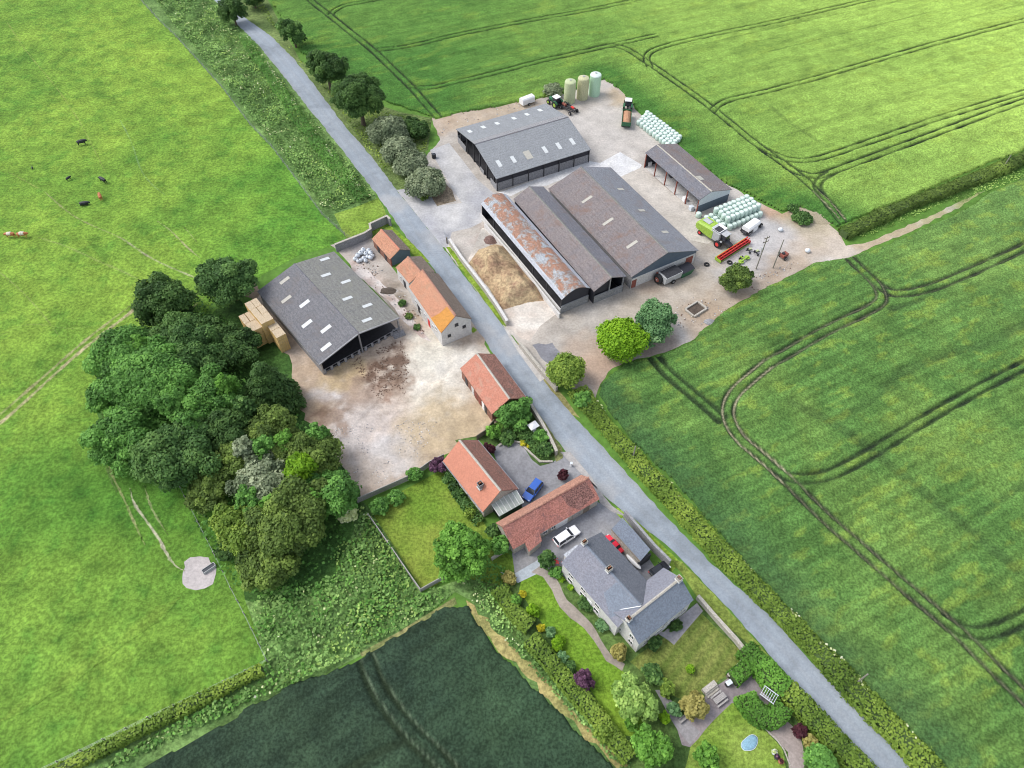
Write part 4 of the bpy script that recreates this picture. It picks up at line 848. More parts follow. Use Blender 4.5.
# --- the big slate house: two wings meeting in a T
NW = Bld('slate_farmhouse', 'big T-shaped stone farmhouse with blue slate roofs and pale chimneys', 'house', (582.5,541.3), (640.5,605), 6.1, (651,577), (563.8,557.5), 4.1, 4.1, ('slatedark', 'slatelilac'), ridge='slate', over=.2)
NW.solid('render')
SW = Bld('tmp', 'x', 'x', (626,621.5), (681,577.9), 6.15, (666,566.6), (697.5,597.9), 4.1, 4.1, ('slatelilac', 'slate'), ridge='stone', over=.15)
SW.solid('render')
NW.chimney(None, .7, .5, .7, 2, xy=(-NW.L/2+.4, 0)); NW.chimney(None, .8, .55, .8, 2, xy=(-.4, 0))
SW.chimney(None, .6, .55, .6, 2, xy=(-SW.L/2+.5, 0)); SW.chimney(None, .8, .6, .7, 2, xy=(SW.L/2-.5, 0))
for x in (-4.0, -1.2, 1.8): NW.window('-y', x, 2.6, 1.1, .9); NW.window('-y', x, .7, 1.1, 1.1)
NW.door('-y', .3, 1.0, 2.1, 'white')
for x, z in ((-1.5, 2.7), (-1.6, .8), (.8, .8)): SW.window('-x', x, z, .9, 1.1)
for x in (-3.4, -.8, 1.9, 4.0): SW.window('-y', x, .7, 1.2, 1.2); 
for x in (-3.4, 0, 3.4): SW.window('-y', x, 2.6, 1.0, 1.0)
SW.door('-y', .6, 1.0, 2.1, 'white')
mb = MB(); k = (NW.hr-NW.hm)/NW.wm; x1 = NW.L/2-1.4; x0 = 1.6     # blue slate patch at the junction
mb.slab([(x0, -.25, NW.hr-.25*k+.02), (NW.L/2+.2, -.25, NW.hr-.25*k+.02), (x1-.3, -NW.wm*.97, NW.hr-NW.wm*.97*k+.02), (x0-.2, -NW.wm*.6, NW.hr-NW.wm*.6*k+.02)], .03); part('slate_patch', mb, MT['slate'], NW.roofs[-1], 'bluer slates near the chimney')
# bay at the north end and back lean-to
mb = MB(); bp = [NW.loc(p, 2.4) for p in ((563.5,555), (573,547), (576,548), (566,559))]
q = [NW.loc((563.5,554.5), 3.0), NW.loc((577,544.5), 3.3), NW.loc((581,548), 3.3), NW.loc((567.5,559), 3.0)]
mb.slab(q, .12); part('lean_to_roof', mb, MT['tinlight'], NW.root)
mb = MB(); mb.prism([(p.x, p.y) for p in [v.lerp(sum(q, Vector())/4, .1) for v in q]], 0, 2.85); part('lean_to_wall', mb, MT['render'], NW.root)
for sA, sB in (((607.8,611.2), (641,606)), ((640.6,584.8), (641,606))):   # lead valleys
    pass
for ch in [o for o in COL.objects if o.parent == SW.root]:
    M0 = Matrix.Translation(SW.c) @ Matrix.Rotation(SW.rz, 4, 'Z'); M1 = Matrix.Translation(NW.c) @ Matrix.Rotation(NW.rz, 4, 'Z')
    ch.parent = NW.root; ch.matrix_basis = M1.inverted() @ M0 @ ch.matrix_basis
bpy.data.objects.remove(SW.root)
mb = MB()
V0 = NW.loc((641, 606), 6.2)
for p in ((607.8, 611.5), (640.8, 584.8)):
    e = NW.loc(p, 4.25); d = (e-V0).normalized(); s_ = d.cross(Vector((0, 0, 1))).normalized()*.045
    mb.slab([V0-s_, V0+s_, e+s_, e-s_], .06)
part('lead_valley', mb, MT['white'], NW.root)

# --- flat-roofed garage beside the lane with a small yard
hR = 2.7
q = [W(*p, hR) for p in ((614,520), (622,514.5), (651,549.5), (640.5,561))]
q = [W(*p, hR) for p in ((611,529.5), (622.5,517.5), (650.5,549.5), (640,561.5))]
c = sum(q, Vector())/4; u = (q[2]-q[1]); rz = math.atan2(u.y, u.x)
t = thing('lane_garage', 'blue-grey flat roofed garage behind the verge, left of the black car', 'garage', (c.x, c.y, 0), rz)
M = (Matrix.Translation((c.x, c.y, 0)) @ Matrix.Rotation(rz, 4, 'Z')).inverted(); ql = [M @ p for p in q]
mb = MB(); mb.slab(ql, .15); part('roof', mb, MT['slate'], t)
mb = MB(); qi = [p.lerp(M @ c, .05) for p in ql]; mb.prism([(p.x, p.y) for p in qi], 0, hR-.17); part('wall', mb, MT['stone'], t)
xm = max(p.x for p in qi); ym = sum(p.y for p in ql)/4
mb = MB(); mb.box((xm-.05, ym, 1.05), (.3, 2.4, 2.0)); part('garage_door', mb, MT['dark'], t)
mb = MB(); mb.cyl(ql[0]+Vector((0, 0, .02)), ql[3]+Vector((0, 0, .02)), .09, n=6); part('gutter', mb, MT['wood'], t)

# walls and fences -------------------------------------------------
def wallrun(name, label, cat, px, h, t, m, cap=None, z0=0, group=None):
    P = [Vector((*W2(p), 0)) for p in px]; o = P[0]; root = thing(name, label, cat, o, 0, group); mb = MB(); mc = MB()
    for i, (a, b) in enumerate(zip(P[:-1], P[1:])):
        d = b-a; rz = math.atan2(d.y, d.x); c = (a+b)/2-o; e = t*.5 if i else 0
        mb.box((c.x, c.y, h/2+z0+.002*i), (d.length+e*0+t*.6, t, h), rz)
        if cap: mc.box((c.x, c.y, h+.05+z0+.002*i), (d.length+t*.6, t+.12, .1), rz)
    part('wall', mb, MT[m], root)
    if cap: part('coping', mc, MT[cap], root)
    return root
wallrun('yard_wall', 'tall grey wall closing the back yard with the white bags', 'wall', [(337,251.5), (366,240), (372,236), (371,231), (388,223), (391,226)], 2.0, .35, 'panelgrey', 'stone')
wallrun('clamp_wall', 'pale concrete wall beside the lane, west of the silage heap', 'wall', [(450,244), (462,262), (485,292), (497,309), (507,325)], 1.3, .45, 'stone', 'render')
wallrun('roadside_wall', 'pale wall by the lane between the entrance and the small round tree', 'wall', [(520,347), (540,372), (556,391)], 1.2, .45, 'stone', 'stone')
wallrun('clamp_side_wall', 'white topped wall between silage heap and arched barn', 'wall', [(485,228), (520,268), (559,318)], 1.1, .3, 'render', 'render')
wallrun('garden_wall', 'curved pale stone wall hiding the shrub garden from the lane', 'wall', [(527,403), (540,424), (549,440), (556,455)], 1.4, .4, 'stone', 'stone')
wallrun('verge_wall', 'grey wall behind the verge joining the flat garage to the farmhouse', 'wall', [(624,517), (652,550), (668,566)], 2.0, .3, 'panelgrey', 'panelgrey')
wallrun('lawn_wall', 'pale stone wall along the striped lawn on the lane side', 'wall', [(697,599), (715,620), (735,642), (746,656)], 1.1, .4, 'stone', 'stone')
wallrun('terrace_wall', 'low stone wall between striped lawn and paved path', 'wall', [(747,655), (738,666), (727,677)], .9, .35, 'wood', 'stone')
wallrun('drive_edge', 'low white stone edging curving round the gravel drive', 'edging', [(499,446), (508,441), (520,443), (530,453), (540,462), (552,462)], .3, .3, 'stone')
wallrun('patio_wall', 'low wall edging the pale patio below the outbuilding', 'wall', [(492,560), (503,553), (512,547)], .9, .25, 'stone')
wallrun('path_kerb', 'narrow pale kerb between back lawn and curved path', 'kerb', [(764,728), (776,739), (784,750), (790,766)], .12, .15, 'stone')
def fence(name, label, px, h, kind='post', sp=3.0, m='palewood', group=None, solid=False):
    P = [Vector((*W2(p), 0)) for p in px]; o = P[0]; root = thing(name, label, 'fence', o, 0, group); rails = MB(); tot = 0
    posts = []
    for a, b in zip(P[:-1], P[1:]):
        d = b-a; n = max(1, round(d.length/sp)); rz = math.atan2(d.y, d.x)
        for k in range(n): posts.append(a+d*k/n)
        c = (a+b)/2-o
        if solid: rails.box((c.x, c.y, h/2), (d.length, .05, h-.1), rz); rails.box((c.x, c.y, h-.02), (d.length, .12, .06), rz)
        else:
            for z in (.3, .6, .9) if kind == 'post' else (.25, .5, .75, 1.0):
                rails.cyl(a-o+Vector((0, 0, z*h)), b-o+Vector((0, 0, z*h)), .012 if kind == 'post' else .035, n=4)
    posts.append(P[-1])
    part('panel' if solid else 'wire', rails, MT[m if solid or kind != 'post' else 'steel'], root)
    me = MB().box((0, 0, h/2), (.12, .12, h)).mesh('post', MT[m])
    for p in posts[:100]: link('post', me, root, p-o)
fence('stock_fence', 'post and wire fence between pasture and rough verge', [p for p in fence_px if p[1] > -50]+[(354,242)], 1.2, sp=3.5)
fence('stock_fence', 'post and wire fence between the wood and the lower pasture', [(175,477),(192,510),(215,555),(232,590),(245,615),(268,662)], 1.2, sp=3)
fence('stock_fence', 'post and wire fence on the field side of the bottom left hedge', [(268,662),(225,683),(150,719),(60,763),(-10,795)], 1.2, sp=3)
fence('board_fence', 'silvered board fence between the side lawn and rough ground', [(369,517),(385,540),(400,562),(411,578),(421,592)], 1.3, m='palewood', solid=True, sp=2)
fence('board_fence', 'board fence along the bottom edge of the side lawn', [(421,592),(437,583),(452,575)], 1.2, m='palewood', solid=True, sp=2)
fence('yard_fence', 'grey plank fence between the dirt yard and the side lawn', [(358,503),(385,491),(412,479),(430,466),(444,459)], 1.5, m='palewood', solid=True, sp=2)
fence('yard_fence', 'short fence between the cart shed and the shrub garden', [(477,440),(486,434),(494,424)], 1.4, m='wood', solid=True, sp=2)
g_ = thing('field_gate', 'metal gate standing open at the lane end of the clamp wall', 'gate', (*W2((447,243)), 0), R(105)); mb = MB()
for z in (.3, .55, .8, 1.05, 1.3): mb.cyl((0, 0, z), (3.2, 0, z), .03, n=5)
mb.cyl((0, 0, .1), (0, 0, 1.5), .08, n=6); mb.cyl((3.2, 0, .25), (3.2, 0, 1.35), .03, n=5); mb.cyl((0, 0, .3), (3.2, 0, 1.3), .025, n=5); part('bars', mb, MT['steel'], g_)
mb = MB(); mb.box((-.1, 0, .8), (.25, .25, 1.6)); part('gate_post', mb, MT['wood'], g_)

# ================================================================ VEGETATION
def leafmesh(name, P, N, size, tint, mat, seed=0, asp=1.0):
    """one small bent quad per leaf clump: P centres, N facing directions"""
    r = np.random.default_rng(seed); n = len(P); N = N/(np.linalg.norm(N, axis=1, keepdims=True)+1e-9)
    a = r.normal(size=(n, 3)); U = np.cross(N, a); U /= (np.linalg.norm(U, axis=1, keepdims=True)+1e-9); V = np.cross(N, U)
    s = (size*(.6+.8*r.random(n)))[:, None]*.5
    q = np.stack([P-U*s-V*s*asp*.5, P+U*s*.3-V*s*asp, P+U*s+V*s*asp*.5, P-U*s*.3+V*s*asp], 1).reshape(-1, 3)
    me = bpy.data.meshes.new(name); me.vertices.add(4*n); me.vertices.foreach_set('co', q.astype(np.float32).ravel())
    me.loops.add(4*n); me.loops.foreach_set('vertex_index', np.arange(4*n, dtype=np.int32)); me.polygons.add(n)
    me.polygons.foreach_set('loop_start', np.arange(0, 4*n, 4, dtype=np.int32)); me.polygons.foreach_set('loop_total', np.full(n, 4, np.int32))
    me.update(calc_edges=True); me.materials.append(mat)
    at = me.attributes.new('tint', 'FLOAT', 'POINT'); at.data.foreach_set('value', np.repeat(np.clip(tint, 0, 1), 4).astype(np.float32))
    return me
def lumps(kind, rx, ry, rz, zc, n, r):
    """sub-crowns (x,y,z,radius,tint)"""
    out = []
    if kind == 'cone':
        for i in range(n):
            f = (i+.5)/n; a = i*2.4; rr = (1-f)*.75; out.append((math.cos(a)*rr*rx, math.sin(a)*rr*ry, zc-rz+2*rz*f, rx*(.5-.28*f)*r.uniform(.8, 1.1), r.uniform(.3, .7)))
        return out
    if kind == 'dense':
        m = 5; subs = [(0, 0, 0, .72)]+[(math.cos(2*math.pi*(i+r.random()*.8)/m)*.42*rx, math.sin(2*math.pi*(i+r.random()*.8)/m)*.42*ry, r.uniform(-.35, .25)*rz, r.uniform(.42, .66)) for i in range(m)]
        for i in range(n):
            sx, sy, sz_, sr = subs[i % len(subs)]; a = r.random()*2*math.pi; z = r.uniform(-.7, 1); k = math.sqrt(1-z*z); q = r.uniform(.72, 1.0)
            out.append((sx+math.cos(a)*k*rx*sr*q, sy+math.sin(a)*k*ry*sr*q, zc+sz_+z*rz*sr*q*1.05, min(rx, ry)*r.uniform(.13, .30), .5+r.normal(0, .2)+(sz_/rz)*.3))
        for sx, sy, sz_, sr in subs: out.append((sx, sy, zc+sz_, min(rx, ry)*sr*.75, .4))
        return out
    lr = {'round': .34, 'loose': .30, 'dense': .27, 'ball': .5}[kind]
    for i in range(n):
        z = 1-1.65*(i+.5)/n; a = i*2.39996+r.random()*.5; k = math.sqrt(max(0, 1-z*z)); q = .70+.14*r.random() if kind != 'loose' else .55+.42*r.random()
        if kind == 'dense': q = .60+.34*r.random()
        if kind == 'ball': q = .5
        out.append((math.cos(a)*k*rx*q, math.sin(a)*k*ry*q, zc+z*rz*q, min(rx, ry)*lr*r.uniform(.62, 1.35), r.uniform(.15, .85)))
    for i in range(max(2, n//4)): out.append((r.normal(0, .25)*rx, r.normal(0, .25)*ry, zc+rz*r.uniform(.0, .45), min(rx, ry)*lr*1.2, r.uniform(.3, .7)))
    return out
def crown(name, kind, rx, ry, rz, zc, pal, leaf, cover, seed, n=None, tvar=.5):
    r = np.random.default_rng(seed); n = int((n or {'round': 26, 'loose': 30, 'dense': 40, 'cone': 22, 'ball': 8}[kind])*(1.9 if kind == 'dense' else 1.3))
    Ls = lumps(kind, rx, ry, rz, zc, n, r); Ps = []; Ns = []; Ts = []
    for x, y, z, lr, t in Ls:
        m = int(max(14, 4*math.pi*lr*lr*cover/(leaf*leaf*.8))); d = r.normal(size=(m, 3)); d /= np.linalg.norm(d, axis=1, keepdims=True)
        d[:, 2] = np.where(d[:, 2] < -.35, -d[:, 2], d[:, 2]); rad = lr*(.55+.55*r.random(m)**.6)[:, None]*(.85+.3*vnoise(d[:, 0]*3+x, d[:, 1]*3+y+d[:, 2], .8, seed)[:, None])
        Ps.append(np.array([x, y, z])+d*rad*np.array([1, 1, .85])); Ns.append(d*.9+r.normal(size=(m, 3))*.45+np.array([0, 0, .35]))
        Ts.append(.5+(t-.5)*tvar*2*.8+r.normal(0, .12, m)+d[:, 2]*0)
    P = np.concatenate(Ps); P[:, 2] = np.maximum(P[:, 2], .08)
    return leafmesh(name, P, np.concatenate(Ns), leaf, np.concatenate(Ts), LM[pal], seed), Ls
def tree(name, label, cat, px, rpx, H, pal, kind='round', zr=None, leaf=.36, cover=1.5, seed=1, group=None, n=None, trunk=True, bare=.08, ell=1.0, tvar=.5):
    """px: crown centre in the photograph, rpx: crown half width in pixels, H: height in metres"""
    if group == 'trees of the wood beside the dirt yard': rpx *= 1.1
    rx = (W(px[0]+rpx, px[1], H*.6)-W(px[0], px[1], H*.6)).x; rz = min(H*.49, (zr or H*(1-bare)/2)); rz = min(rz, rx*1.6); zc = H-rz
    c = W(px[0], px[1], zc+rz*.1); root = thing(name, label, cat, (c.x, c.y, 0), 0, group)
    me, Ls = crown('crown', kind, rx, rx*ell, rz, zc, pal, leaf, cover, seed, n, tvar); link('crown', me, root)
    if trunk:
        r = random.Random(seed); mb = MB(); tr = max(.07, rx*.07); mb.cyl((0, 0, -.05), (0, 0, zc*.55), tr*1.3, tr, 8); mb.cyl((0, 0, zc*.55), (r.uniform(-.2, .2), r.uniform(-.2, .2), zc+rz*.5), tr, tr*.3, 7)
        for L_ in Ls[::3]:
            mb.cyl((0, 0, zc*r.uniform(.4, .8)), (L_[0]*.9, L_[1]*.9, L_[2]), tr*.5, tr*.12, 5, cap=False)
        part('trunk', mb, MT['bark'], root)
    return root
T = tree
# -- the wood west of the dirt yard
WG = 'trees of the wood beside the dirt yard'
T('oak_tree', 'tall dark tree with bright top just above the straw stack', 'tree', (226,276), 29, 11, 'deep', 'dense', seed=11, zr=5, group=WG, cover=1.6)
T('ash_tree', 'dull grey-green tree standing alone at the top left of the wood', 'tree', (163,301), 24, 9.5, 'dark', 'loose', seed=12, zr=4.4, group=WG)
T('sycamore_tree', 'bushy mid green tree at the far left edge of the wood', 'tree', (122,354), 27, 8, 'mid', 'round', seed=13, group=WG)
T('sycamore_tree', 'broad bright green tree filling the upper left of the wood', 'tree', (152,378), 42, 11, 'mid', 'dense', seed=14, group=WG, zr=4.8, n=46, cover=1.6)
T('sycamore_tree', 'mid green tree low on the left edge of the wood, above the pasture path', 'tree', (130,432), 34, 9, 'mid', 'dense', seed=15, group=WG, n=40)
T('sycamore_tree', 'dark tree in the middle of the wood', 'tree', (196,355), 30, 9, 'deep', 'dense', seed=16, group=WG)
T('sycamore_tree', 'round green tree in the heart of the wood left of the conifer', 'tree', (205,398), 32, 10.5, 'mid', 'dense', seed=17, group=WG, n=40)
T('holly_tree', 'very dark tree in the shade just below the straw stack', 'tree', (232,345), 24, 7, 'dark', 'dense', seed=18, group=WG)
T('sycamore_tree', 'green tree in the lower middle of the wood, over the narrow shaded strip', 'tree', (178,452), 37, 10, 'deep', 'dense', seed=19, group=WG, n=44)
T('fir_tree', 'dark drooping conifer at the edge of the dirt yard', 'tree', (266,384), 25, 11, 'dark', 'cone', seed=20, group=WG, zr=5.2, cover=1.8, n=30)
T('sycamore_tree', 'dark green tree between the conifer and the grey-leaved trees', 'tree', (228,428), 25, 9, 'dark', 'dense', seed=21, group=WG)
T('ash_tree', 'dark tree where the wood closes behind the lone grey-green tree', 'tree', (183,332), 22, 7, 'deep', 'loose', seed=34, group=WG)
T('ash_tree', 'mid green tree at the left side where the cattle paths meet the wood', 'tree', (104,396), 15, 6, 'mid', 'round', seed=35, group=WG)
T('hawthorn_tree', 'olive leaved tree touching the west edge of the dirt yard', 'tree', (272,432), 26, 8.5, 'olive', 'dense', seed=22, group=WG)
T('hawthorn_tree', 'olive tree at the right edge of the wood beside the yard dirt', 'tree', (308,452), 29, 8.5, 'olive', 'dense', seed=23, group=WG, n=40)
T('maple_tree', 'small lime green tree showing bright in the right part of the wood', 'tree', (301,471), 14, 9.5, 'lime', 'round', seed=24, group=WG)
T('willow_tree', 'grey-leaved tree deep in the lower wood', 'tree', (262,482), 27, 7.5, 'grey', 'loose', seed=25, group=WG, cover=1.3, tvar=.8)
T('hawthorn_tree', 'olive-green tree in the lower left of the wood above the bare circle', 'tree', (235,462), 22, 8, 'olive', 'dense', seed=26, group=WG)
T('hawthorn_tree', 'mid green tree at the right tip of the wood, next to the yard fence', 'tree', (328,490), 29, 8, 'mid', 'dense', seed=27, group=WG, n=40)
T('hawthorn_tree', 'broad olive tree at the bottom of the wood casting dark shade to its right', 'tree', (288,520), 38, 9, 'olive', 'dense', seed=28, group=WG, n=46)
T('hawthorn_tree', 'bushy tree at the left foot of the wood next to the bare circle', 'tree', (238,527), 27, 7.5, 'hedge', 'dense', seed=29, group=WG, n=40)
T('elder_tree', 'rounded olive tree at the lowest point of the wood', 'tree', (265,562), 27, 6, 'olive', 'dense', seed=30, group=WG, n=40)
T('elder_tree', 'pale flowering bush at the right corner of the wood by the fence end', 'tree', (346,512), 9, 3.5, 'parsley', 'loose', seed=31, group=WG, trunk=True)
T('elder_tree', 'dark bush between the wood and the bare circle', 'tree', (229,549), 10, 4, 'dark', 'loose', seed=32, group=WG)
T('hawthorn_tree', 'small dark tree behind the pale flower clump at the wood edge', 'tree', (205,490), 19, 6, 'olive', 'dense', seed=33, group=WG)
for i, (p, r_, h, pal, lb) in enumerate((((262,448),12,9.5,'mid','small mid green crown left of the lime green tree'), ((285,440),12,9.2,'fresh','fresh green crown just right of the conifer foot'), ((248,500),12,8.6,'mid','small green crown above the broad bottom olive tree'), ((318,435),11,8.2,'mid','small green crown on the yard edge above the lime green tree'),
    ((245,450),10,9.2,'grey','pale grey-green crown left of the grey-leaved tree'), ((275,505),11,9.4,'fresh','fresh green crown on top of the broad bottom olive tree'), ((312,500),12,9,'fresh','fresh green crown at the right of the wood below the lime tree'), ((256,540),11,8,'olive','olive crown between the broad bottom tree and the lowest one'),
    ((140,350),13,10.5,'fresh','fresh green crown at the top left of the broad bright tree'), ((170,400),14,12,'mid','mid green crown in the centre left of the wood'), ((110,370),12,7.5,'deep','dark crown on the very left rim of the wood'), ((190,425),13,11,'mid','mid green crown above the narrow shaded strip'), ((150,465),12,8.5,'mid','green crown at the lower left rim over the pasture'), ((225,385),12,11,'fresh','fresh green crown in the gap left of the conifer'), ((245,405),10,9.5,'deep','dark crown right behind the conifer'), ((210,330),13,8,'dark','dark crown below the oak near the straw stack'))):
    T('wood_tree', lb, 'tree', p, r_, h, pal, 'dense', seed=500+i, group=WG)
# -- along the lane
LG = 'trees along the top of the lane'
T('roadside_tree', 'dark tree overhanging the lane at the very top of the photo', 'tree', (232,10), 12, 7.5, 'dark', 'loose', seed=41, group=LG, cover=1.4)
T('roadside_tree', 'dark tree cut by the top edge of the photo right of the lane', 'tree', (253,-2), 10, 5, 'dark', 'loose', seed=42, group=LG)
T('roadside_tree', 'small round dark tree, upper of the separate lane trees', 'tree', (292,30), 13, 8.5, 'deep', 'dense', seed=43, group=LG)
T('roadside_tree', 'medium round tree between the small round one and the large dark one', 'tree', (326,66), 20, 11, 'dark', 'dense', seed=44, group=LG)
T('roadside_tree', 'largest dark tree leaning over the lane above the grey-green bushes', 'tree', (359,98), 26, 13.5, 'dark', 'dense', seed=45, group=LG, zr=6.6, n=46)
T('yew_tree', 'low blackish bush between the grey-green bushes and the field', 'bush', (416,128), 15, 4, 'dark', 'dense', seed=46, trunk=False, bare=0)
BG = 'grey-green bushes beside the apron'
for i, (p, r_, h, lb) in enumerate((((388,131),17,5.5,'top'), ((399,150),15,5,'second'), ((411,164),15,5,'third'), ((426,183),17,4.5,'lowest'))):
    T('sallow_bush', f'grey-green rounded bush beside the lane, {lb} of the row of four', 'bush', p, r_+1, h, 'grey', 'round', n=30, seed=50+i, group=BG, bare=.05, zr=h*.5, cover=1.7, leaf=.38)
T('wayside_bush', 'yellowish low bush at the foot of the lowest grey-green bush', 'bush', (425,193), 8, 1.8, 'olive', 'dense', seed=55, trunk=False, bare=0)
T('wayside_bush', 'loose grey bush by the field edge left of the silos', 'bush', (553,90), 9, 2.6, 'grey', 'loose', seed=56, trunk=False, bare=0, cover=.9)
# -- around the farmyard
T('maple_tree', 'perfectly rounded lime green tree at the south edge of the farmyard', 'tree', (621,339), 21.5, 6.6, 'lime', 'ball', seed=60, n=60, leaf=.36, cover=1.0, bare=.1, zr=3.4, tvar=.35)
T('whitebeam_tree', 'blue-green tree directly behind the round lime green one', 'tree', (655,322), 22, 6.5, 'bluegreen', 'dense', seed=61, bare=.1)
T('apple_tree', 'small round yellow-green tree at the end of the roadside wall', 'tree', (566,370), 17, 5.5, 'hedge', 'ball', seed=62, n=40, bare=.05, cover=1.2, leaf=.36)
T('hawthorn_tree', 'brownish olive round tree below the combine header', 'tree', (738,277), 17, 5, 'olive', 'dense', seed=63, bare=.1)
T('wayside_bush', 'weedy bush at the crop edge above the white sack', 'bush', (802,218), 9, 1.6, 'deep', 'loose', seed=64, trunk=False, bare=0)
T('wayside_bush', 'small weedy bush on the corner of bare soil near the upper crop', 'bush', (793,208), 5, 1.4, 'deep', 'loose', seed=65, trunk=False, bare=0)
# -- gardens
T('cherry_tree', 'leafy green tree hiding the end of the cart shed roof', 'tree', (513,411), 19, 5.5, 'mid', 'dense', seed=70, bare=.1)
T('garden_bush', 'bright green bush between the cart shed and the bungalow', 'bush', (493,432), 8, 2.6, 'fresh', 'dense', seed=71, trunk=False, bare=0)
T('garden_bush', 'green bush beside the white parasol table', 'bush', (541,435), 8, 2.4, 'mid', 'dense', seed=72, trunk=False, bare=0)
T('garden_bush', 'deep green shrub in the bend of the curved garden wall', 'bush', (545,449), 8, 2, 'deep', 'dense', seed=73, trunk=False, bare=0)
T('garden_bush', 'green ground-hugging shrub left of the two yellow mounds', 'bush', (508,437), 8, 1.4, 'deep', 'loose', seed=74, trunk=False, bare=0)
T('maroon_bush', 'maroon bush tight against the bungalow roof by the gravel drive', 'bush', (489,449), 5.5, 2.0, 'maroon', 'dense', seed=75, trunk=False, bare=0)
T('maroon_bush', 'round maroon bush at the lane end of the long outbuilding', 'bush', (563,475), 5.5, 1.8, 'maroon', 'dense', seed=76, trunk=False, bare=0)
T('purple_bush', 'purple bush at the top corner of the bungalow by the plank fence', 'bush', (438,465), 9, 2.6, 'purple', 'dense', seed=77, trunk=False, bare=0)
T('purple_bush', 'purple leaved bush standing in the hedge of the front lawn', 'bush', (583,679), 9.5, 2.8, 'purple', 'dense', seed=78, trunk=False, bare=0)
T('yellow_mound', 'larger yellow mound plant on the edge of the gravel drive', 'plant', (523,443), 3.2, .8, 'yellow', 'ball', seed=79, trunk=False, bare=0, leaf=.2, cover=1.8)
T('yellow_mound', 'smaller yellow mound plant next to the larger on the drive edge', 'plant', (529,446), 2.4, .7, 'yellow', 'ball', seed=80, trunk=False, bare=0, leaf=.2, cover=1.8)
T('lime_tree', 'large fresh green tree on the side lawn by the bungalow', 'tree', (461,549), 28, 8, 'fresh', 'dense', seed=81, n=50, zr=3.7, bare=.12)
T('garden_bush', 'green bush at the corner of the long outbuilding beside the lawn tree', 'bush', (500,545), 11, 3, 'mid', 'dense', seed=82, trunk=False, bare=0)
T('garden_bush', 'dark green bush under the bungalow lean-to', 'bush', (493,531), 7, 2, 'deep', 'dense', seed=83, trunk=False, bare=0)
T('garden_bush', 'dark round bush between the patio and the farmhouse corner', 'bush', (547,559), 9, 3.2, 'deep', 'dense', seed=84, trunk=False, bare=0)
T('garden_bush', 'green bush growing against the bungalow front near its door', 'bush', (470,513), 6, 1.5, 'hedge', 'dense', seed=85, trunk=False, bare=0)
T('garden_bush', 'green bush under the bungalow eaves next to the purple bush', 'bush', (449,478), 7, 1.6, 'deep', 'dense', seed=86, trunk=False, bare=0)
T('garden_bush', 'dark shrub below the bungalow windows halfway along', 'bush', (459,494), 6, 1.4, 'deep', 'dense', seed=87, trunk=False, bare=0)
T('wayside_bush', 'green bush behind the purple bush at the yard fence', 'bush', (414,474), 8, 2.2, 'mid', 'dense', seed=88, trunk=False, bare=0)
T('wayside_bush', 'bush in the top left corner of the side lawn', 'bush', (380,506), 9, 2.4, 'mid', 'loose', seed=89, trunk=False, bare=0)
T('wayside_bush', 'bush in the middle of the plank fence along the side lawn', 'bush', (396,497), 8, 2.0, 'mid', 'loose', seed=90, trunk=False, bare=0)
T('rose_bush', 'bush with a few red blooms at the corner of the slate farmhouse', 'bush', (556,572), 6, 1.8, 'mid', 'dense', seed=91, trunk=False, bare=0)
T('topiary_ball', 'yellow-green ball plant by the farmhouse door, upper of two', 'plant', (562,579), 3, .8, 'lime', 'ball', seed=92, trunk=False, bare=0, leaf=.2, cover=1.8)
T('topiary_ball', 'yellow-green ball plant by the farmhouse door, lower of two', 'plant', (571,587), 3.2, .9, 'lime', 'ball', seed=93, trunk=False, bare=0, leaf=.2, cover=1.8)
T('wall_shrub', 'dark climbing shrub along the west wall of the slate farmhouse', 'shrub', (586,602), 8, 1.8, 'deep', 'dense', seed=94, trunk=False, bare=0)
T('wall_shrub', 'blue-green shrub against the farmhouse near the gable', 'shrub', (602,625), 6, 1.6, 'bluegreen', 'dense', seed=95, trunk=False, bare=0)
T('hydrangea_bush', 'cream flowered bush at the foot of the farmhouse west gable', 'bush', (619,652), 8, 2.2, 'gold', 'dense', seed=96, trunk=False, bare=0)
T('wall_shrub', 'dark shrub in front of the farmhouse garden wall by the lawn', 'shrub', (655,642), 7, 1.6, 'deep', 'dense', seed=97, trunk=False, bare=0)
T('wall_shrub', 'long dark shrub between paved path and farmhouse south wall', 'shrub', (676,625), 8, 1.5, 'dark', 'dense', seed=98, trunk=False, bare=0, ell=.7)
T('topiary_ball', 'bright yellow-green ball bush alone on the striped lawn', 'plant', (690.5,669), 4.5, 1.2, 'lime', 'ball', seed=99, trunk=False, bare=0, leaf=.2, cover=2)
T('willow_tree', 'large soft pale green tree left of the striped lawn', 'tree', (636,700), 21, 4.6, 'roughlight', 'dense', seed=100, n=50, bare=.1)
T('garden_bush', 'lime green bush below the soft pale green tree', 'bush', (665,718), 5.5, 1.8, 'lime', 'dense', seed=101, trunk=False, bare=0)
T('garden_bush', 'lime green bush at the lower left of the soft pale green tree', 'bush', (631,724), 6, 1.6, 'fresh', 'dense', seed=102, trunk=False, bare=0)
T('apple_tree', 'bright green tree at the bottom of the garden beside the dark crop', 'tree', (653,747), 20, 5.5, 'fresh', 'dense', seed=103, n=44, bare=.1)
T('apple_tree', 'small green tree on the back lawn left of the blue cover', 'tree', (708,755), 13, 3.8, 'fresh', 'dense', seed=104, bare=.1)
T('golden_bush', 'golden feathery bush at the left of the stone steps', 'bush', (694,706), 13, 3, 'gold', 'loose', seed=105, trunk=False, bare=0, cover=1.6)
T('garden_bush', 'blue-green bush on the path between lawn and soft pale tree', 'bush', (674,709), 7, 1.8, 'bluegreen', 'dense', seed=106, trunk=False, bare=0)
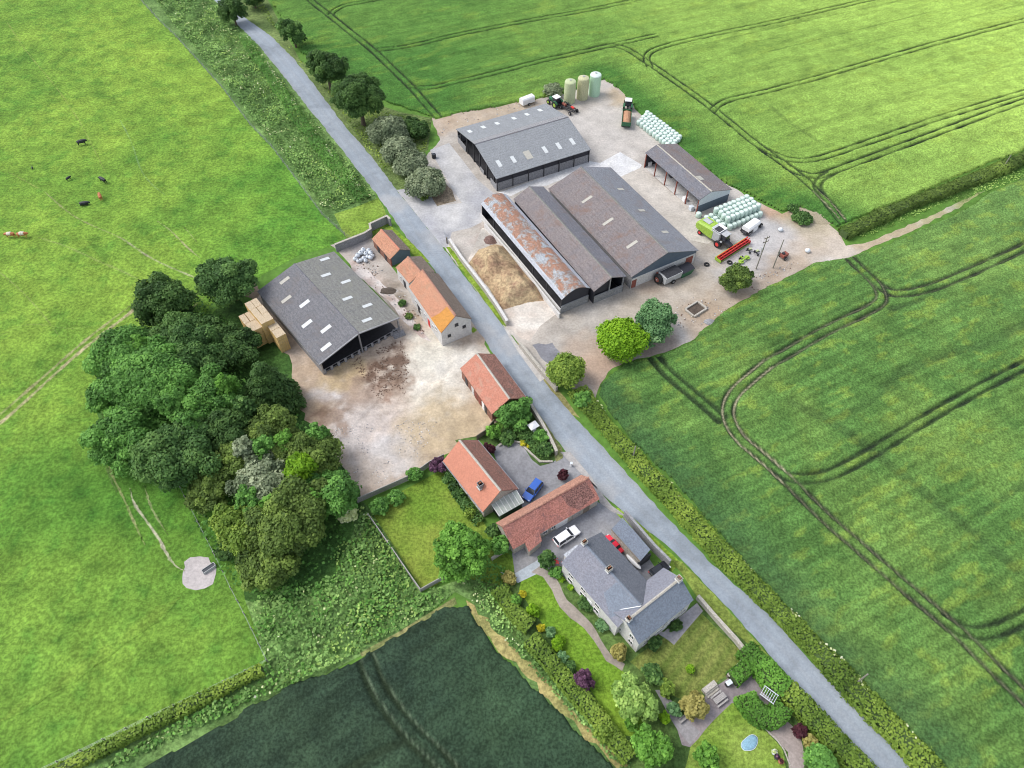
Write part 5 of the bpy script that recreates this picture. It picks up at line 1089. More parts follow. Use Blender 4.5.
T('garden_bush', 'green bush in the lower left corner of the striped lawn', 'bush', (667,688), 8, 2.2, 'hedge', 'dense', seed=107, trunk=False, bare=0)
T('garden_bush', 'green bush at the left end of the striped lawn near the gable', 'bush', (653,673), 11, 2.0, 'deep', 'dense', seed=108, trunk=False, bare=0)
T('clipped_bush', 'clipped rounded bush at the bottom right of the back garden', 'bush', (822,762), 15, 3.2, 'mid', 'ball', seed=109, n=30, trunk=False, bare=0, cover=1.4)
T('red_shrub', 'reddish shrub on the far side of the curved garden path', 'shrub', (800,731), 6, 1.8, 'maroon', 'loose', seed=110, trunk=False, bare=0)
T('golden_bush', 'golden bush at the end of the curved garden path by the hedge', 'bush', (811,743), 7, 2.0, 'gold', 'dense', seed=111, trunk=False, bare=0)
for i, (p, r_, h, pal, lb) in enumerate((
    ((509,577),7,1.8,'gold','brownish rounded bush at the corner of the patio'), ((523,594),3.2,1.0,'yellow','small yellow flowered plant in the upper bed of the front lawn'),
    ((515,600),7,1.8,'fresh','fresh green bush left of the yellow flowered plant'), ((533,610),7,1.6,'lime','lime bush beside the upper end of the front lawn bed'),
    ((541,628),4,1.1,'yellow','yellow plant beside the blue-green ones in the front lawn bed'), ((551,632),5,1.3,'bluegreen','blue-green plant, upper of two in the front lawn bed'),
    ((558,643),7,1.6,'lime','lime spreading bush in the middle of the front lawn bed'), ((562,658),6,1.5,'bluegreen','blue-green plant, lower of two in the front lawn bed'),
    ((570,667),6,1.3,'deep','dark plant just above the purple bush in the front lawn bed'), ((604,733),9,2.2,'hedge','bush at the lower end of the field-side garden hedge'))):
    T('bed_plant', lb, 'plant', p, r_, h, pal, 'dense', seed=120+i, trunk=False, bare=0, leaf=.3)
T('wayside_bush', 'green bush on the crop side of the lane hedge opposite the round tree', 'bush', (583,399), 9, 2.2, 'mid', 'loose', seed=140, trunk=False, bare=0)

for i, (p, r_, h, pal) in enumerate((((402,303),4,.8,'deep'),((409,316),4,.7,'olive'),((417,327),3.5,.6,'deep'))):
    T('weed_clump', ['upper weedy clump along the back foot of the stone barn','middle weedy clump along the back foot of the stone barn','lower weedy clump along the back foot of the stone barn'][i], 'plant', p, r_, h, pal, 'loose', seed=160+i, trunk=False, bare=0, leaf=.25, cover=.8)
# -- hedges
def hedge(name, label, px, wd, h, pal, leaf=.30, cover=2.3, seed=1, rag=.5, cat='hedge', core=True, flowers=None):
    C = smooth(WP(px), 2); o = C[0].copy(); r = np.random.default_rng(seed); seg = np.linalg.norm(np.diff(C, axis=0), axis=1); cum = np.concatenate([[0], np.cumsum(seg)]); Lt = cum[-1]
    perim = wd+2*h; n = int(Lt*perim*cover/(leaf*leaf*.8)); s = r.random(n)*Lt; X = np.interp(s, cum, C[:, 0]); Y = np.interp(s, cum, C[:, 1])
    tx = np.gradient(C, axis=0); tx /= np.linalg.norm(tx, axis=1, keepdims=True); TX = np.interp(s, cum, tx[:, 0]); TY = np.interp(s, cum, tx[:, 1])
    q = r.random(n)*perim; g = fbm(X, Y, 2.6, seed+5, 3); g2 = fbm(X, Y, 6, seed+9, 2)
    hh = h*(1+(g-.5)*rag*1.3); w2 = wd/2*(1+(g2-.5)*rag*1.2)
    off = np.where(q < h, -w2, np.where(q < h+wd, (q-h)/wd*2*w2-w2, w2)); z = np.where(q < h, q/h*hh, np.where(q < h+wd, hh, (perim-q)/h*hh))
    z = z-np.abs(off/w2)**3*hh*.22*(q > h)*(q < h+wd)
    nx = np.where(q < h, -1, np.where(q < h+wd, 0, 1.)); nz = np.where((q >= h) & (q < h+wd), 1., .35)
    jit = r.normal(0, .12, n)*rag*1.6
    P = np.stack([X-TY*(off+jit)-o[0], Y+TX*(off+jit)-o[1], np.maximum(.05, z+r.normal(0, .12, n)*rag*1.6)], 1)
    N = np.stack([-TY*nx, TX*nx, nz], 1)+r.normal(size=(n, 3))*.38
    t = .5+(fbm(X, Y, 1.7, seed+20, 2)-.5)*.6+(fbm(X, Y, 9, seed+22, 2)-.5)*.8+r.normal(0, .09, n)
    root = thing(name, label, cat, (o[0], o[1], 0)); link('foliage', leafmesh('foliage', P, N, leaf, t, LM[pal], seed), root)
    if core:
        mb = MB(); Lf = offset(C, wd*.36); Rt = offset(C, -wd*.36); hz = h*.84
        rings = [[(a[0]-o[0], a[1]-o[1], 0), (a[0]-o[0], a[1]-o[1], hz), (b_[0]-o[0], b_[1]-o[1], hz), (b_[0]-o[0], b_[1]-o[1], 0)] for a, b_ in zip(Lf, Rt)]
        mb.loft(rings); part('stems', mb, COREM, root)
    if flowers:
        m = int(Lt*flowers); s = r.random(m)*Lt; i = np.interp(s, cum, np.arange(len(C))); X = np.interp(s, cum, C[:, 0]); Y = np.interp(s, cum, C[:, 1]); TX = np.interp(s, cum, tx[:, 0]); TY = np.interp(s, cum, tx[:, 1])
        of = wd*(.3+.35*r.random(m)); k = vnoise(X, Y, 4, 3) > .5; P = np.stack([X-TY*of-o[0], Y+TX*of-o[1], h*(.55+.4*r.random(m))], 1)[k]
        link('blossom', leafmesh('blossom', P, np.tile([0, 0, 1.], (len(P), 1))+r.normal(size=(len(P), 3))*.3, .4, r.random(len(P)), LM['parsley'], seed), root)
    return root
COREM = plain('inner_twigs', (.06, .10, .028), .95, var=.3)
hedge('field_hedge', 'long green hedge between the lane and the eastern crop field', [(577,392),(590,410),(605,428),(625,450),(645,473),(668,498),(695,527),(728,563),(765,600),(800,635),(835,672),(872,712),(905,745),(945,790),(1010,860)], 2.9, 1.3, 'hedge', seed=201, rag=.6, flowers=3.5)
hedge('garden_hedge', 'green garden hedge along the lane below the clipped bright section', [(783,690),(803,711),(823,733),(846,757),(880,793),(930,845)], 2.7, 1.7, 'hedge', seed=202, rag=.35)
hedge('garden_hedge', 'bright fresh green bulky hedge section at the lane by the striped lawn', [(742,650),(752,662),(763,672),(775,688),(783,694)], 3.4, 1.9, 'fresh', seed=203, rag=.5)
hedge('clipped_hedge', 'short clipped hedge piece at the corner of the striped lawn', [(731,681),(741,673),(751,664)], 2.3, 1.7, 'fresh', seed=204, rag=.2, leaf=.26)
hedge('clipped_hedge', 'horseshoe of thick clipped hedge around the bench on the paved path', [(742,697),(746,706),(755,716),(766,722),(776,716),(779,708)], 2.8, 2.0, 'fresh', seed=205, rag=.18, leaf=.26)
hedge('field_hedge', 'olive hedge strip along the grass track at the right edge of the photo', [(842,237),(864,227),(888,215),(915,204),(943,194),(980,179),(1024,161),(1110,123)], 2.8, 1.7, 'olive', seed=206, rag=.6)
hedge('boundary_hedge', 'yellowish hedge between the lower pasture and the dark crop', [(264,671),(240,683),(205,700),(170,718),(135,736),(100,753),(60,772),(0,800)], 1.4, 1.4, 'hedge', seed=207, rag=.5)
hedge('garden_hedge', 'flat-topped green hedge on the field side of the front lawn', [(530,640),(548,661),(568,686),(592,712),(612,738),(630,760)], 2.3, 1.4, 'hedge', seed=208, rag=.3, leaf=.3)
hedge('garden_hedge', 'flat-topped hedge block at the upper end of the front lawn', [(499,590),(507,604),(517,618),(531,629)], 2.4, 1.4, 'hedge', seed=209, rag=.3, leaf=.3)
hedge('lane_hedge', 'scrubby hedge on the left verge of the lane opposite the grey-green bushes', [(245,40),(262,66),(285,100),(302,125),(325,155),(345,180),(366,203)], 2.4, 1.5, 'mid', seed=210, rag=1.0, core=False, cover=1.2, flowers=5)
hedge('garden_hedge', 'low green planting along the lawn side of the bungalow', [(452,486),(461,500),(472,514),(480,524)], 1.4, .9, 'deep', seed=211, rag=.7, leaf=.3, core=False)
hedge('garden_hedge', 'dark planting filling the bend inside the curved garden wall', [(520,432),(530,440),(540,452),(550,455)], 2.2, 1.1, 'deep', seed=212, rag=.9, leaf=.3, core=False)

# -- rough growth nobody could count
def scrub(name, px, dens, h, pal, leaf=.4, seed=1, hole=None, hn=4.0, gate=None):
    P = WP(px); r = np.random.default_rng(seed); x0, y0 = P.min(0); x1, y1 = P.max(0); n = int((x1-x0)*(y1-y0)*dens)
    X = r.uniform(x0, x1, n); Y = r.uniform(y0, y1, n); m = inpoly(X, Y, P); X, Y = X[m], Y[m]
    if gate is not None: m = fbm(X, Y, hn, seed+2, 3) > gate; X, Y = X[m], Y[m]
    g = fbm(X, Y, 2.2, seed+4, 3); n = len(X); Z = h*np.clip((g-.28)*2.2, .08, 1.2)*r.uniform(.45, 1, n)
    N = np.stack([r.normal(0, .55, n), r.normal(0, .55, n), np.ones(n)], 1)
    t = .42+(fbm(X, Y, 5, seed+7, 2)-.5)*1.1+(g-.5)*.6+r.normal(0, .15, n); o = np.array([X.mean(), Y.mean(), 0])
    me = leafmesh(name, np.stack([X, Y, Z], 1)-o, N, leaf, t, LM[pal], seed); ob = link(name, me, None, o); ob['kind'] = 'stuff'; return ob
VP = [(148,-10),(170,20),(200,56),(228,88),(256,124),(278,148),(306,186),(322,208),(338,212),(352,204),(374,196),(340,153),(308,113),(283,82),(256,48),(232,24),(215,5),(200,-30)]
scrub('verge_plants', VP, 8, 1.0, 'rough', .42, 301)
scrub('verge_plants', VP, 4, 1.3, 'roughlight', .34, 302, gate=.5)
scrub('cow_parsley', VP, 1.6, 1.5, 'parsley', .30, 303, gate=.58, hn=3)
RP = [(264,660),(252,612),(270,588),(300,590),(335,575),(352,540),(362,508),(376,522),(398,558),(419,595),(440,588),(455,590),(440,604),(400,630),(345,660),(300,682),(270,695),(240,708),(170,742),(120,765),(90,785),(100,768),(160,733),(215,705),(268,678)]
scrub('rough_growth', RP, 9, 1.3, 'rough', .42, 304)
scrub('rough_growth', RP, 5, 1.6, 'mid', .40, 305, gate=.48)
scrub('rough_growth', [(330,560),(352,530),(362,508),(376,522),(398,558),(419,595),(440,598),(400,628),(345,658),(300,678),(275,690),(320,650),(345,620),(370,590)], 6, 1.2, 'roughlight', .36, 306, gate=.42)
scrub('cow_parsley', RP, .9, 1.7, 'parsley', .32, 307, gate=.6, hn=3)
scrub('garden_rough', [(462,575),(480,580),(500,605),(520,632),(545,665),(575,698),(612,740),(640,775),(625,775),(590,735),(556,697),(525,662),(495,632),(474,604)], 10, .9, 'rough', .34, 308)
scrub('cow_parsley', [(462,582),(478,590),(500,615),(525,645),(545,668),(530,664),(495,632),(474,604)], 3, 1.3, 'parsley', .3, 309, gate=.5, hn=2)
scrub('garden_rough', [(462,570),(490,560),(510,573),(500,590),(520,620),(500,610),(480,585)], 8, .9, 'mid', .34, 310)
scrub('track_weeds', [(858,236),(900,217),(950,197),(1000,177),(1040,160),(1040,172),(990,190),(962,203),(948,201),(905,221),(865,238)], 6, .5, 'roughlight', .34, 311)
scrub('wood_undergrowth', [(100,400),(120,470),(175,478),(205,540),(225,580),(262,600),(300,592),(340,560),(358,500),(330,470),(280,380),(240,330),(200,300),(140,330)], 4, 3.0, 'mid', .42, 312)
scrub('lane_weeds', [(262,0),(290,50),(330,88),(400,116),(432,122),(425,150),(395,165),(385,172),(360,140),(330,95),(300,62),(280,35),(250,0)], 5, .5, 'hedge', .34, 313)
# ================================================================ OBJECTS
def az(a, b):
    """heading (rotation about z) of the ground direction from photo pixel a to b"""
    p, q = W(*a), W(*b); return math.atan2(q.y-p.y, q.x-p.x)
def on(px, z=0): v = W(*px); return (v.x, v.y, z)
# ---- cars: local +x is the front
def wheel(root, x, y, r, w, rim='rim', name='wheel'):
    t = MB(); t.cyl((x, y-w/2, r), (x, y+w/2, r), r, n=16); o = part(name, t, MT['tyre'], root)
    h = MB(); s = 1 if y > 0 else -1; h.cyl((x, y+s*(w/2-.02), r), (x, y+s*(w/2+.015), r), r*.6, r*.5, n=12); part('rim', h, MT[rim], o); return o
def car(label, px, rz, L_, Wd, H_, paint, kind='hatch', name='parked_car'):
    root = thing(name, label, 'car', on(px, .024), rz); h = L_/2; w = Wd/2
    def ring(x, zb, zt, k=1.0): return [(x, -w*k, zb), (x, -w*k, zt*.72+zb*.28), (x, -w*k*.93, zt), (x, w*k*.93, zt), (x, w*k, zt*.72+zb*.28), (x, w*k, zb)]
    bz = H_*.58
    mb = MB(); mb.loft([ring(-h, .35, bz*.85, .86), ring(-h+.15, .25, bz*.98, .95), ring(-h*.5, .2, bz), ring(h*.35, .2, bz*.98), ring(h*.75, .22, bz*.84, .97), ring(h-.12, .25, bz*.76, .92), ring(h, .35, bz*.62, .8)])
    body = part('body', mb, MT[paint], root, bevel=.1, smooth_=False)
    c = dict(hatch=(-.94, -.80, .10, .42), suv=(-.96, -.86, .12, .42), coupe=(-.62, -.42, .02, .36))[kind]
    x0, x1, x2, x3 = [q*h for q in c]; ro = H_
    mb = MB(); B = [(x0, -w*.9), (x3, -w*.9), (x3, w*.9), (x0, w*.9)]; Tp = [(x1, -w*.72), (x2, -w*.72), (x2, w*.72), (x1, w*.72)]
    mb.add([(a, b_, bz-.03) for a, b_ in B]+[(a, b_, ro-.05) for a, b_ in Tp], [(0, 1, 5, 4), (1, 2, 6, 5), (2, 3, 7, 6), (3, 0, 4, 7), (4, 5, 6, 7), (3, 2, 1, 0)]); part('windows', mb, MT['glass'], root)
    mb = MB(); mb.loft([[(x, y*w, z) for y, z in ((-.73, ro-.07), (-.6, ro), (.6, ro), (.73, ro-.07))] for x in (x1-.02, (x1+x2)/2, x2+.02)]); part('roof', mb, MT[paint], root)
    for s in (-1, 1):
        mb = MB()
        for xa, xb in ((x0, x1), (x3, x2)): mb.cyl((xa, s*w*.89, bz-.02), (xb, s*w*.72, ro-.05), .045, n=5)
        mb.cyl(((x0+x3)/2, s*w*.89, bz-.02), ((x1+x2)/2, s*w*.72, ro-.05), .04, n=5); part('pillar', mb, MT[paint], root)
        for x in (-h*.62, h*.62): wheel(root, x, s*(w-.1), .33, .22)
        mb = MB(); mb.box((h*.93, s*w*.62, bz*.68), (.18, .38, .14), s*-.25); part('headlight', mb, MT['rooflight'], root)
        mb = MB(); mb.box((-h+.03, s*w*.7, bz*.75), (.08, .25, .2)); part('tail_light', mb, MT['redpaint'], root)
        mb = MB(); mb.box((x3-.25, s*(w+.08), bz+.05), (.14, .18, .12)); part('wing_mirror', mb, MT[paint], root)
    mb = MB(); mb.box((h-.02, 0, .42), (.06, w*1.1, .14)); part('grille', mb, MT['dark'], root)
    return root
car('white estate car parked in the courtyard of the slate farmhouse', (566.5,537.5), az((555,544), (578,528.5)), 4.5, 1.82, 1.5, 'whitegloss', 'suv')
car('blue car parked on the gravel drive against the long outbuilding', (532.5,492), az((540,482), (526,500)), 4.2, 1.8, 1.5, 'bluegloss', 'suv')
car('red car tucked behind the farmhouse roof beside the flat garage', (612.3,546.3), az((618,552), (607,540)), 3.7, 1.66, 1.3, 'redgloss', 'coupe')
car('black car parked in the small yard behind the flat roofed garage', (659,571), az((655,573), (664,567)), 3.4, 1.6, 1.4, 'blackgloss', 'hatch')
t = thing('small_boat', 'slim white boat upside down on trestles between farmhouse roof and flat garage', 'boat', (W(634,560.5,1.3).x, W(634,560.5,1.3).y, .02), az((628.5,555), (639.5,566))); mb = MB()
N = 8; mb.loft([[(x, .42*math.sqrt(max(.02, 1-(x/1.55)**2))*math.cos(a), .85+.5*math.sin(a)*math.sqrt(max(.05, 1-(x/1.55)**2))) for a in [math.pi*i/6 for i in range(7)]] for x in np.linspace(-1.5, 1.5, 11)]); part('hull', mb, MT['white'], t)
mb = MB(); mb.box((0, 0, 1.36), (2.4, .06, .05)); part('keel', mb, MT['palewood'], t)
for x in (-.9, .9): mb = MB(); mb.box((x, 0, .42), (.08, .7, .84)); part('trestle', mb, MT['palewood'], t)

# ---- combine harvester with header: local +x is forward (towards the header)
hd = W(734,250); rear = W(699,228); f0 = W(722, 251.5)
cc = thing('combine_harvester', 'lime green and white combine harvester carrying a long red reel header', 'combine', on((709,247)), az((698,234), (722,254)))
# rotate so that header is parallel to its line in the photo
cc.rotation_euler[2] = az((714,262.5), (748,240.5))-R(90); hc = W(732,252); rz_ = cc.rotation_euler[2]; cc.location = (hc.x-5.2*math.cos(rz_), hc.y-5.2*math.sin(rz_), .01)
def cb(name, c, d, m, bev=.08, label=None, par=None, rx=0, ry=0):
    mb = MB(); mb.box(c, d, 0, 0, ry, rx); return part(name, mb, MT[m], par or cc, label, bevel=bev)
mb = MB(); mb.loft([[(x, y*w_, z) for y, z in ((-1, zb), (-1, zt-.35), (-.75, zt), (.75, zt), (1, zt-.35), (1, zb))] for x, w_, zb, zt in ((-5.2, 1.2, 1.5, 2.6), (-4.6, 1.45, 1.3, 3.3), (-1.5, 1.55, 1.1, 3.6), (.2, 1.55, 1.1, 3.6))]); part('rear_body', mb, MT['limepaint'], cc)
mb = MB(); mb.box((.9, 0, 2.4), (2.6, 3.0, 2.5)); part('middle_body', mb, MT['greypaint'], cc, bevel=.1)
cb('engine_deck', (-3.0, .3, 3.62), (2.2, 1.6, .16), 'greypaint'); 
mb = MB(); a_ = 1.45; b2 = 1.0
mb.slab([(-.5, -a_, 4.1), (2.0, -a_, 4.1), (2.0, -b2, 3.7), (-.5, -b2, 3.7)], .06); mb.slab([(-.5, b2, 3.7), (2.0, b2, 3.7), (2.0, a_, 4.1), (-.5, a_, 4.1)], .06)
mb.slab([(-.5, -a_, 4.1), (-.1, -b2, 3.7), (-.1, b2, 3.7), (-.5, a_, 4.1)], .06); mb.slab([(1.6, -b2, 3.7), (2.0, -a_, 4.1), (2.0, a_, 4.1), (1.6, b2, 3.7)], .06); gt = part('grain_tank', mb, MT['white'], cc)
cb('tank_floor', (.75, 0, 3.67), (1.6, 1.9, .04), 'dark', 0, par=gt)
cab = cb('cab', (2.9, 0, 2.75), (1.4, 1.8, 1.7), 'glass', .12); cb('cab_roof', (2.85, 0, 3.68), (1.8, 2.1, .2), 'greypaint', .08, par=cab)
mb = MB(); mb.cyl((.5, 1.65, 3.3), (-4.2, 1.9, 3.2), .22, .2, 10); part('unloading_auger', mb, MT['limepaint'], cc)
for s in (-1, 1):
    wheel(cc, 2.3, s*1.55, .95, .7, 'redpaint', 'drive_wheel'); wheel(cc, -3.4, s*1.35, .65, .45, 'redpaint', 'rear_wheel')
    cb('side_ladder', (2.9, s*1.35, 1.9), (.5, .5, .1), 'greypaint', .02)
cb('feeder_house', (4.0, 0, 1.4), (2.2, 1.4, .8), 'dark', .05, ry=.3)
cc.scale = (.9, .86, .9); HL = 11.3; hh = cb('header', (5.15, 0, .55), (.35, HL, .9), 'limepaint', .03)
cb('header_floor', (5.8, 0, .22), (1.3, HL, .08), 'dark', .0, par=hh); cb('cutter_bar', (6.5, 0, .16), (.25, HL, .08), 'limepaint', 0, par=hh)
for s in (-1, 1): cb('header_end', (5.9, s*HL/2, .6), (1.7, .1, .8), 'limepaint' if s < 0 else 'redpaint', .02, par=hh)
mb = MB(); mb.cyl((5.75, -HL/2+.2, .6), (5.75, HL/2-.2, .6), .22, n=10); part('auger', mb, MT['redpaint'], hh)
mb = MB(); mb.cyl((6.0, -HL/2+.15, 1.15), (6.0, HL/2-.15, 1.15), .12, n=8)
for k in range(6):
    a = k*math.pi/3; x, z = 6.0+.62*math.cos(a), 1.2+.62*math.sin(a); mb.cyl((x, -HL/2+.15, z), (x, HL/2-.15, z), .14, n=5)
for j in range(9):
    y = -HL/2+.2+j*(HL-.4)/8
    for k in range(6): a = k*math.pi/3; mb.cyl((6.0, y, 1.15), (6.0+.52*math.cos(a), y, 1.15+.52*math.sin(a)), .05, n=4)
part('reel', mb, MT['redpaint'], hh)

# ---- tractors: +x forward
def tractor(label, px, rz, paint='greenpaint'):
    t = thing('tractor', label, 'tractor', on(px, .012), rz); mb = MB(); mb.box((1.5, 0, 1.35), (1.9, .85, .8)); part('bonnet', mb, MT[paint], t, bevel=.12)
    mb = MB(); mb.box((.4, 0, .85), (3.6, .5, .45)); part('chassis', mb, MT['dark'], t)
    mb = MB(); mb.loft([[(x, y, z) for x, y in ((-.75, -.75), (.65, -.75), (.65, .75), (-.75, .75))] for z in (1.2, 2.55)]); c = part('cab', mb, MT['glass'], t, bevel=.06)
    mb = MB(); mb.box((-.05, 0, 2.65), (1.7, 1.75, .2)); part('cab_roof', mb, MT['white'], c, bevel=.06)
    for s in (-1, 1):
        wheel(t, -.6, s*1.0, .9, .5, 'limepaint', 'rear_wheel'); wheel(t, 2.0, s*.9, .62, .4, 'limepaint', 'front_wheel')
        mb = MB(); mb.loft([[(-.6+1.0*math.cos(a), y, .9+1.0*math.sin(a)) for a in [math.pi*.15*i+.3 for i in range(6)]]+[(-.6+.92*math.cos(a), y, .9+.92*math.sin(a)) for a in [math.pi*.15*i+.3 for i in range(6)][::-1]] for y in (s*.78, s*1.25)]); part('mudguard', mb, MT[paint], t)
    mb = MB(); mb.cyl((1.2, .38, 1.7), (1.2, .38, 2.5), .05, n=6); part('exhaust', mb, MT['dark'], t); return t
tractor('green tractor with white cab roof hitched to the brown loaded trailer', (627.5,109), az((626,124), (628,104)))
t = thing('farm_trailer', 'green trailer heaped with brown load standing behind a tractor', 'trailer', on((626,123), .012), az((625.5,130), (627,112)))
mb = MB(); mb.box((0, 0, 1.0), (6.0, 2.3, .15)); part('bed', mb, MT['greenpaint'], t)
for s in (-1, 1):
    mb = MB(); mb.box((0, s*1.13, 1.5), (6.0, .08, .95)); part('side_board', mb, MT['greenpaint'], t); mb = MB(); mb.box((s*3.0, 0, 1.5), (.08, 2.3, 1.1)); part('end_board', mb, MT['greenpaint'], t)
    for x in (-1.6, -.5): wheel(t, x, s*.95, .5, .4, 'limepaint')
mb = MB(); mb.loft([[(x, y*1.08, 1.45+.75*(1-y*y)*(1-abs(x/3.3)**4)) for y in (-1, -.6, -.2, .2, .6, 1)] for x in np.linspace(-2.9, 2.9, 9)]+[], cap=False, closed=False); part('load', mb, MT['load'], t)
mb = MB(); mb.cyl((3.0, 0, .8), (4.3, 0, .6), .08, n=6); part('drawbar', mb, MT['dark'], t)
tractor('green tractor with white roof parked behind the ridge of the shed near silos', (556,106), az((560,108), (549,101)))
t = thing('seed_drill', 'long dark machine with red parts pointing away from the parked tractor', 'implement', on((568,110), .012), az((560,104), (577,116)))
mb = MB(); mb.box((0, 0, .9), (5.5, .3, .3)); mb.box((0, .9, .9), (5.2, .2, .2)); mb.box((0, -.9, .8), (4.6, .2, .2)); part('frame', mb, MT['dark'], t)
for k in range(6): mb = MB(); mb.box((-2.3+k*.9, 0, .8), (.15, 2.3, .15)); part('cross_bar', mb, MT['dark'], t)
mb = MB(); mb.box((1.4, .3, 1.3), (1.0, .5, .4)); part('red_box', mb, MT['redpaint'], t, bevel=.06); mb = MB(); mb.cyl((-1.8, -.4, 1.2), (-.5, -.4, 1.2), .35, n=10); part('drum', mb, MT['rust'], t)
for x in (-1.5, 2.2):
    for s in (-1, 1): wheel(t, x, s*1.2, .45, .35, 'rim')
t = thing('box_trailer', 'small white box shape lying behind the ridge of the cattle shed', 'trailer', on((527,104), .012), az((521,107), (534,102)))
mb = MB(); mb.loft([[(x, y, z) for y, z in ((-.9, .5), (-.9, 1.8), (-.6, 2.1), (.6, 2.1), (.9, 1.8), (.9, .5))] for x in (-1.9, 1.9)]); part('box', mb, MT['white'], t)
for s in (-1, 1): wheel(t, 0, s*.95, .35, .25)

# ---- silos
for i, (p, m, lb) in enumerate((((569.2,101.5), 'silo1', 'pale cream-green feed silo, leftmost of the three standing together'), ((582,98), 'silo2', 'stained yellowish feed silo in the middle of the three'), ((594,94.5), 'silo3', 'mint green feed silo, rightmost of the three'))):
    t = thing('feed_silo', lb, 'silo', on(p, .01), 0, None); r_ = 1.5; hgt = 5.5
    mb = MB(); mb.cyl((0, 0, 0), (0, 0, hgt), r_, r_, 28, cap=False); o = part('barrel', mb, MT[m], t); o.data.polygons.foreach_set('use_smooth', [True]*len(o.data.polygons))
    mb = MB(); ri = [(r_, hgt), (r_*.93, hgt+.22), (r_*.6, hgt+.42), (.25, hgt+.52)]; mb.loft([[(a*math.cos(q), a*math.sin(q), z) for q in [2*math.pi*k/28 for k in range(28)]] for a, z in ri]); part('domed_top', mb, MT[m if i < 2 else 'wraptop'], t)
    for z in (1.4, 2.8, 4.2): mb = MB(); mb.cyl((0, 0, z), (0, 0, z+.07), r_+.03, n=28); part('hoop', mb, MT[m], t)
    mb = MB(); mb.cyl((0, 0, hgt+.5), (0, 0, hgt+.68), .3, n=10); part('lid', mb, MT['greypaint'], t)

# ---- wrapped bales
def bale_proto(label, group, loc, r_=.62, h=1.2, seed=0):
    t = thing('wrapped_bale', label, 'bale', loc, 0, group)
    mb = MB(); n = 18; rg = [(r_*.86, 0), (r_, .1), (r_*1.02, h*.5), (r_, h-.1), (r_*.88, h)]
    mb.loft([[(a*math.cos(q), a*math.sin(q), z) for q in [2*math.pi*k/n for k in range(n)]] for a, z in rg]); part('wrapping', mb, MT['wrap'], t, smooth_=True)
    mb = MB(); mb.loft([[(a*math.cos(q), a*math.sin(q), z) for q in [2*math.pi*k/n for k in range(n)]] for a, z in ((r_*.88, h), (r_*.5, h+.03), (.05, h+.01))]); part('wrapped_end', mb, MT['wraptop'], t, smooth_=True)
    return t
rr = random.Random(5)
def bale_field(label, group, o, u, v, nu, nv, hf, su=1.27, sv=1.27):
    pr = None
    for j in range(nv):
        for i in range(nu):
            for k in range(hf(i, j)):
                p = o+u*(i*su+(j % 2)*.25)+v*(j*sv); loc = (p.x+rr.uniform(-.06, .06), p.y+rr.uniform(-.06, .06), k*1.23+.012)
                if pr is None: pr = bale_proto(label, group, loc)
                else: dup(pr, loc, rr.uniform(0, 6), scale=(1, 1, 1))
A = W(640,126); B = W(657,143.5); C_ = W(648.5,117.5); u = (B-A).normalized(); v = (W(684,142.5)-A); v = Vector((-u.y, u.x, 0))
A = W(638.5,125)
bale_field('pale green wrapped round bale in the stack behind the open fronted shed', 'wrapped bales behind the open fronted shed', A, (W(667,147)-A).normalized(), (W(647,115.5)-A).normalized(), 11, 5, lambda i, j: 1)
A = W(706,220.5); u = (W(750,202)-A).normalized(); v = Vector((u.y, -u.x, 0))
bale_field('pale green wrapped round bale in the big stack beside the white farm trailer', 'wrapped bales in the big stack by the combine', A, u, v, 10, 5, lambda i, j: (2, 2, 2, 2, 1)[j] if i > 1 else (1, 1, 1, 1, 0)[j], 1.25, 1.22)
bp_ = bale_proto('single white-topped wrapped bale at the front corner of the open fronted shed', None, on((698,217), .015))

# ---- big square straw bales
def straw_stack(corners, h0, cols, rows, layers, lab, grp, pr=[None]):
    P = [W(*p, h0) for p in corners]; c = sum(P, Vector())/4; u = ((P[1]-P[0])+(P[2]-P[3]))/2; v = ((P[3]-P[0])+(P[2]-P[1]))/2
    L_, Wd = u.length, v.length; u.normalize(); v = Vector((-u.y, u.x, 0))*(1 if Vector((-u.y, u.x, 0)).dot(v) > 0 else -1); rz = math.atan2(u.y, u.x)
    bl, bw, bh = L_/cols, Wd/rows, h0/layers
    for k in range(layers):
        for i in range(cols):
            for j in range(rows):
                if 0 < k < layers-1 and 0 < i < cols-1 and 0 < j < rows-1: continue
                p = c+u*((i+.5)*bl-L_/2)+v*((j+.5)*bw-Wd/2); loc = (p.x+rr.uniform(-.05, .05), p.y+rr.uniform(-.05, .05), k*bh+.012)
                t = thing('straw_bale', lab, 'bale', loc, rz+rr.uniform(-.012, .012), grp); key = (round(bl, 2), round(bw, 2), round(bh, 2), k == layers-1)
                if key not in SB:
                    mb = MB(); mb.box((0, 0, bh/2-.03), (bl-.06, bw-.06, bh-.07)); me = mb.mesh('straw', [MT['straw'], MT['strawtop']])
                    if k == layers-1: me.polygons.foreach_set('material_index', [1 if p_.normal.z > .5 else 0 for p_ in me.polygons])
                    s = MB()
                    for q in (-.3, -.1, .1, .3): s.box((0, q*bw, bh/2-.03), (bl-.05, .03, bh-.055))
                    SB[key] = (me, s.mesh('twine', MT['strawtop']))
                link('straw', SB[key][0], t); link('twine', SB[key][1], t)
SB = {}
SG = 'straw bales stacked beside the livestock shed'; SLB = 'tan square straw bale in the stack left of the livestock shed'
straw_stack([(255.4,296.9), (273.5,317.5), (261,325), (245.4,303.5)], 5.6, 3, 2, 5, SLB, SG)
straw_stack([(249.3,310), (261,325.5), (252,333.5), (239,316.5)], 4.6, 2, 2, 4, SLB, SG)
straw_stack([(274.5,318.5), (285.5,333), (277,338), (266.5,325)], 4.4, 2, 1, 4, SLB, SG)

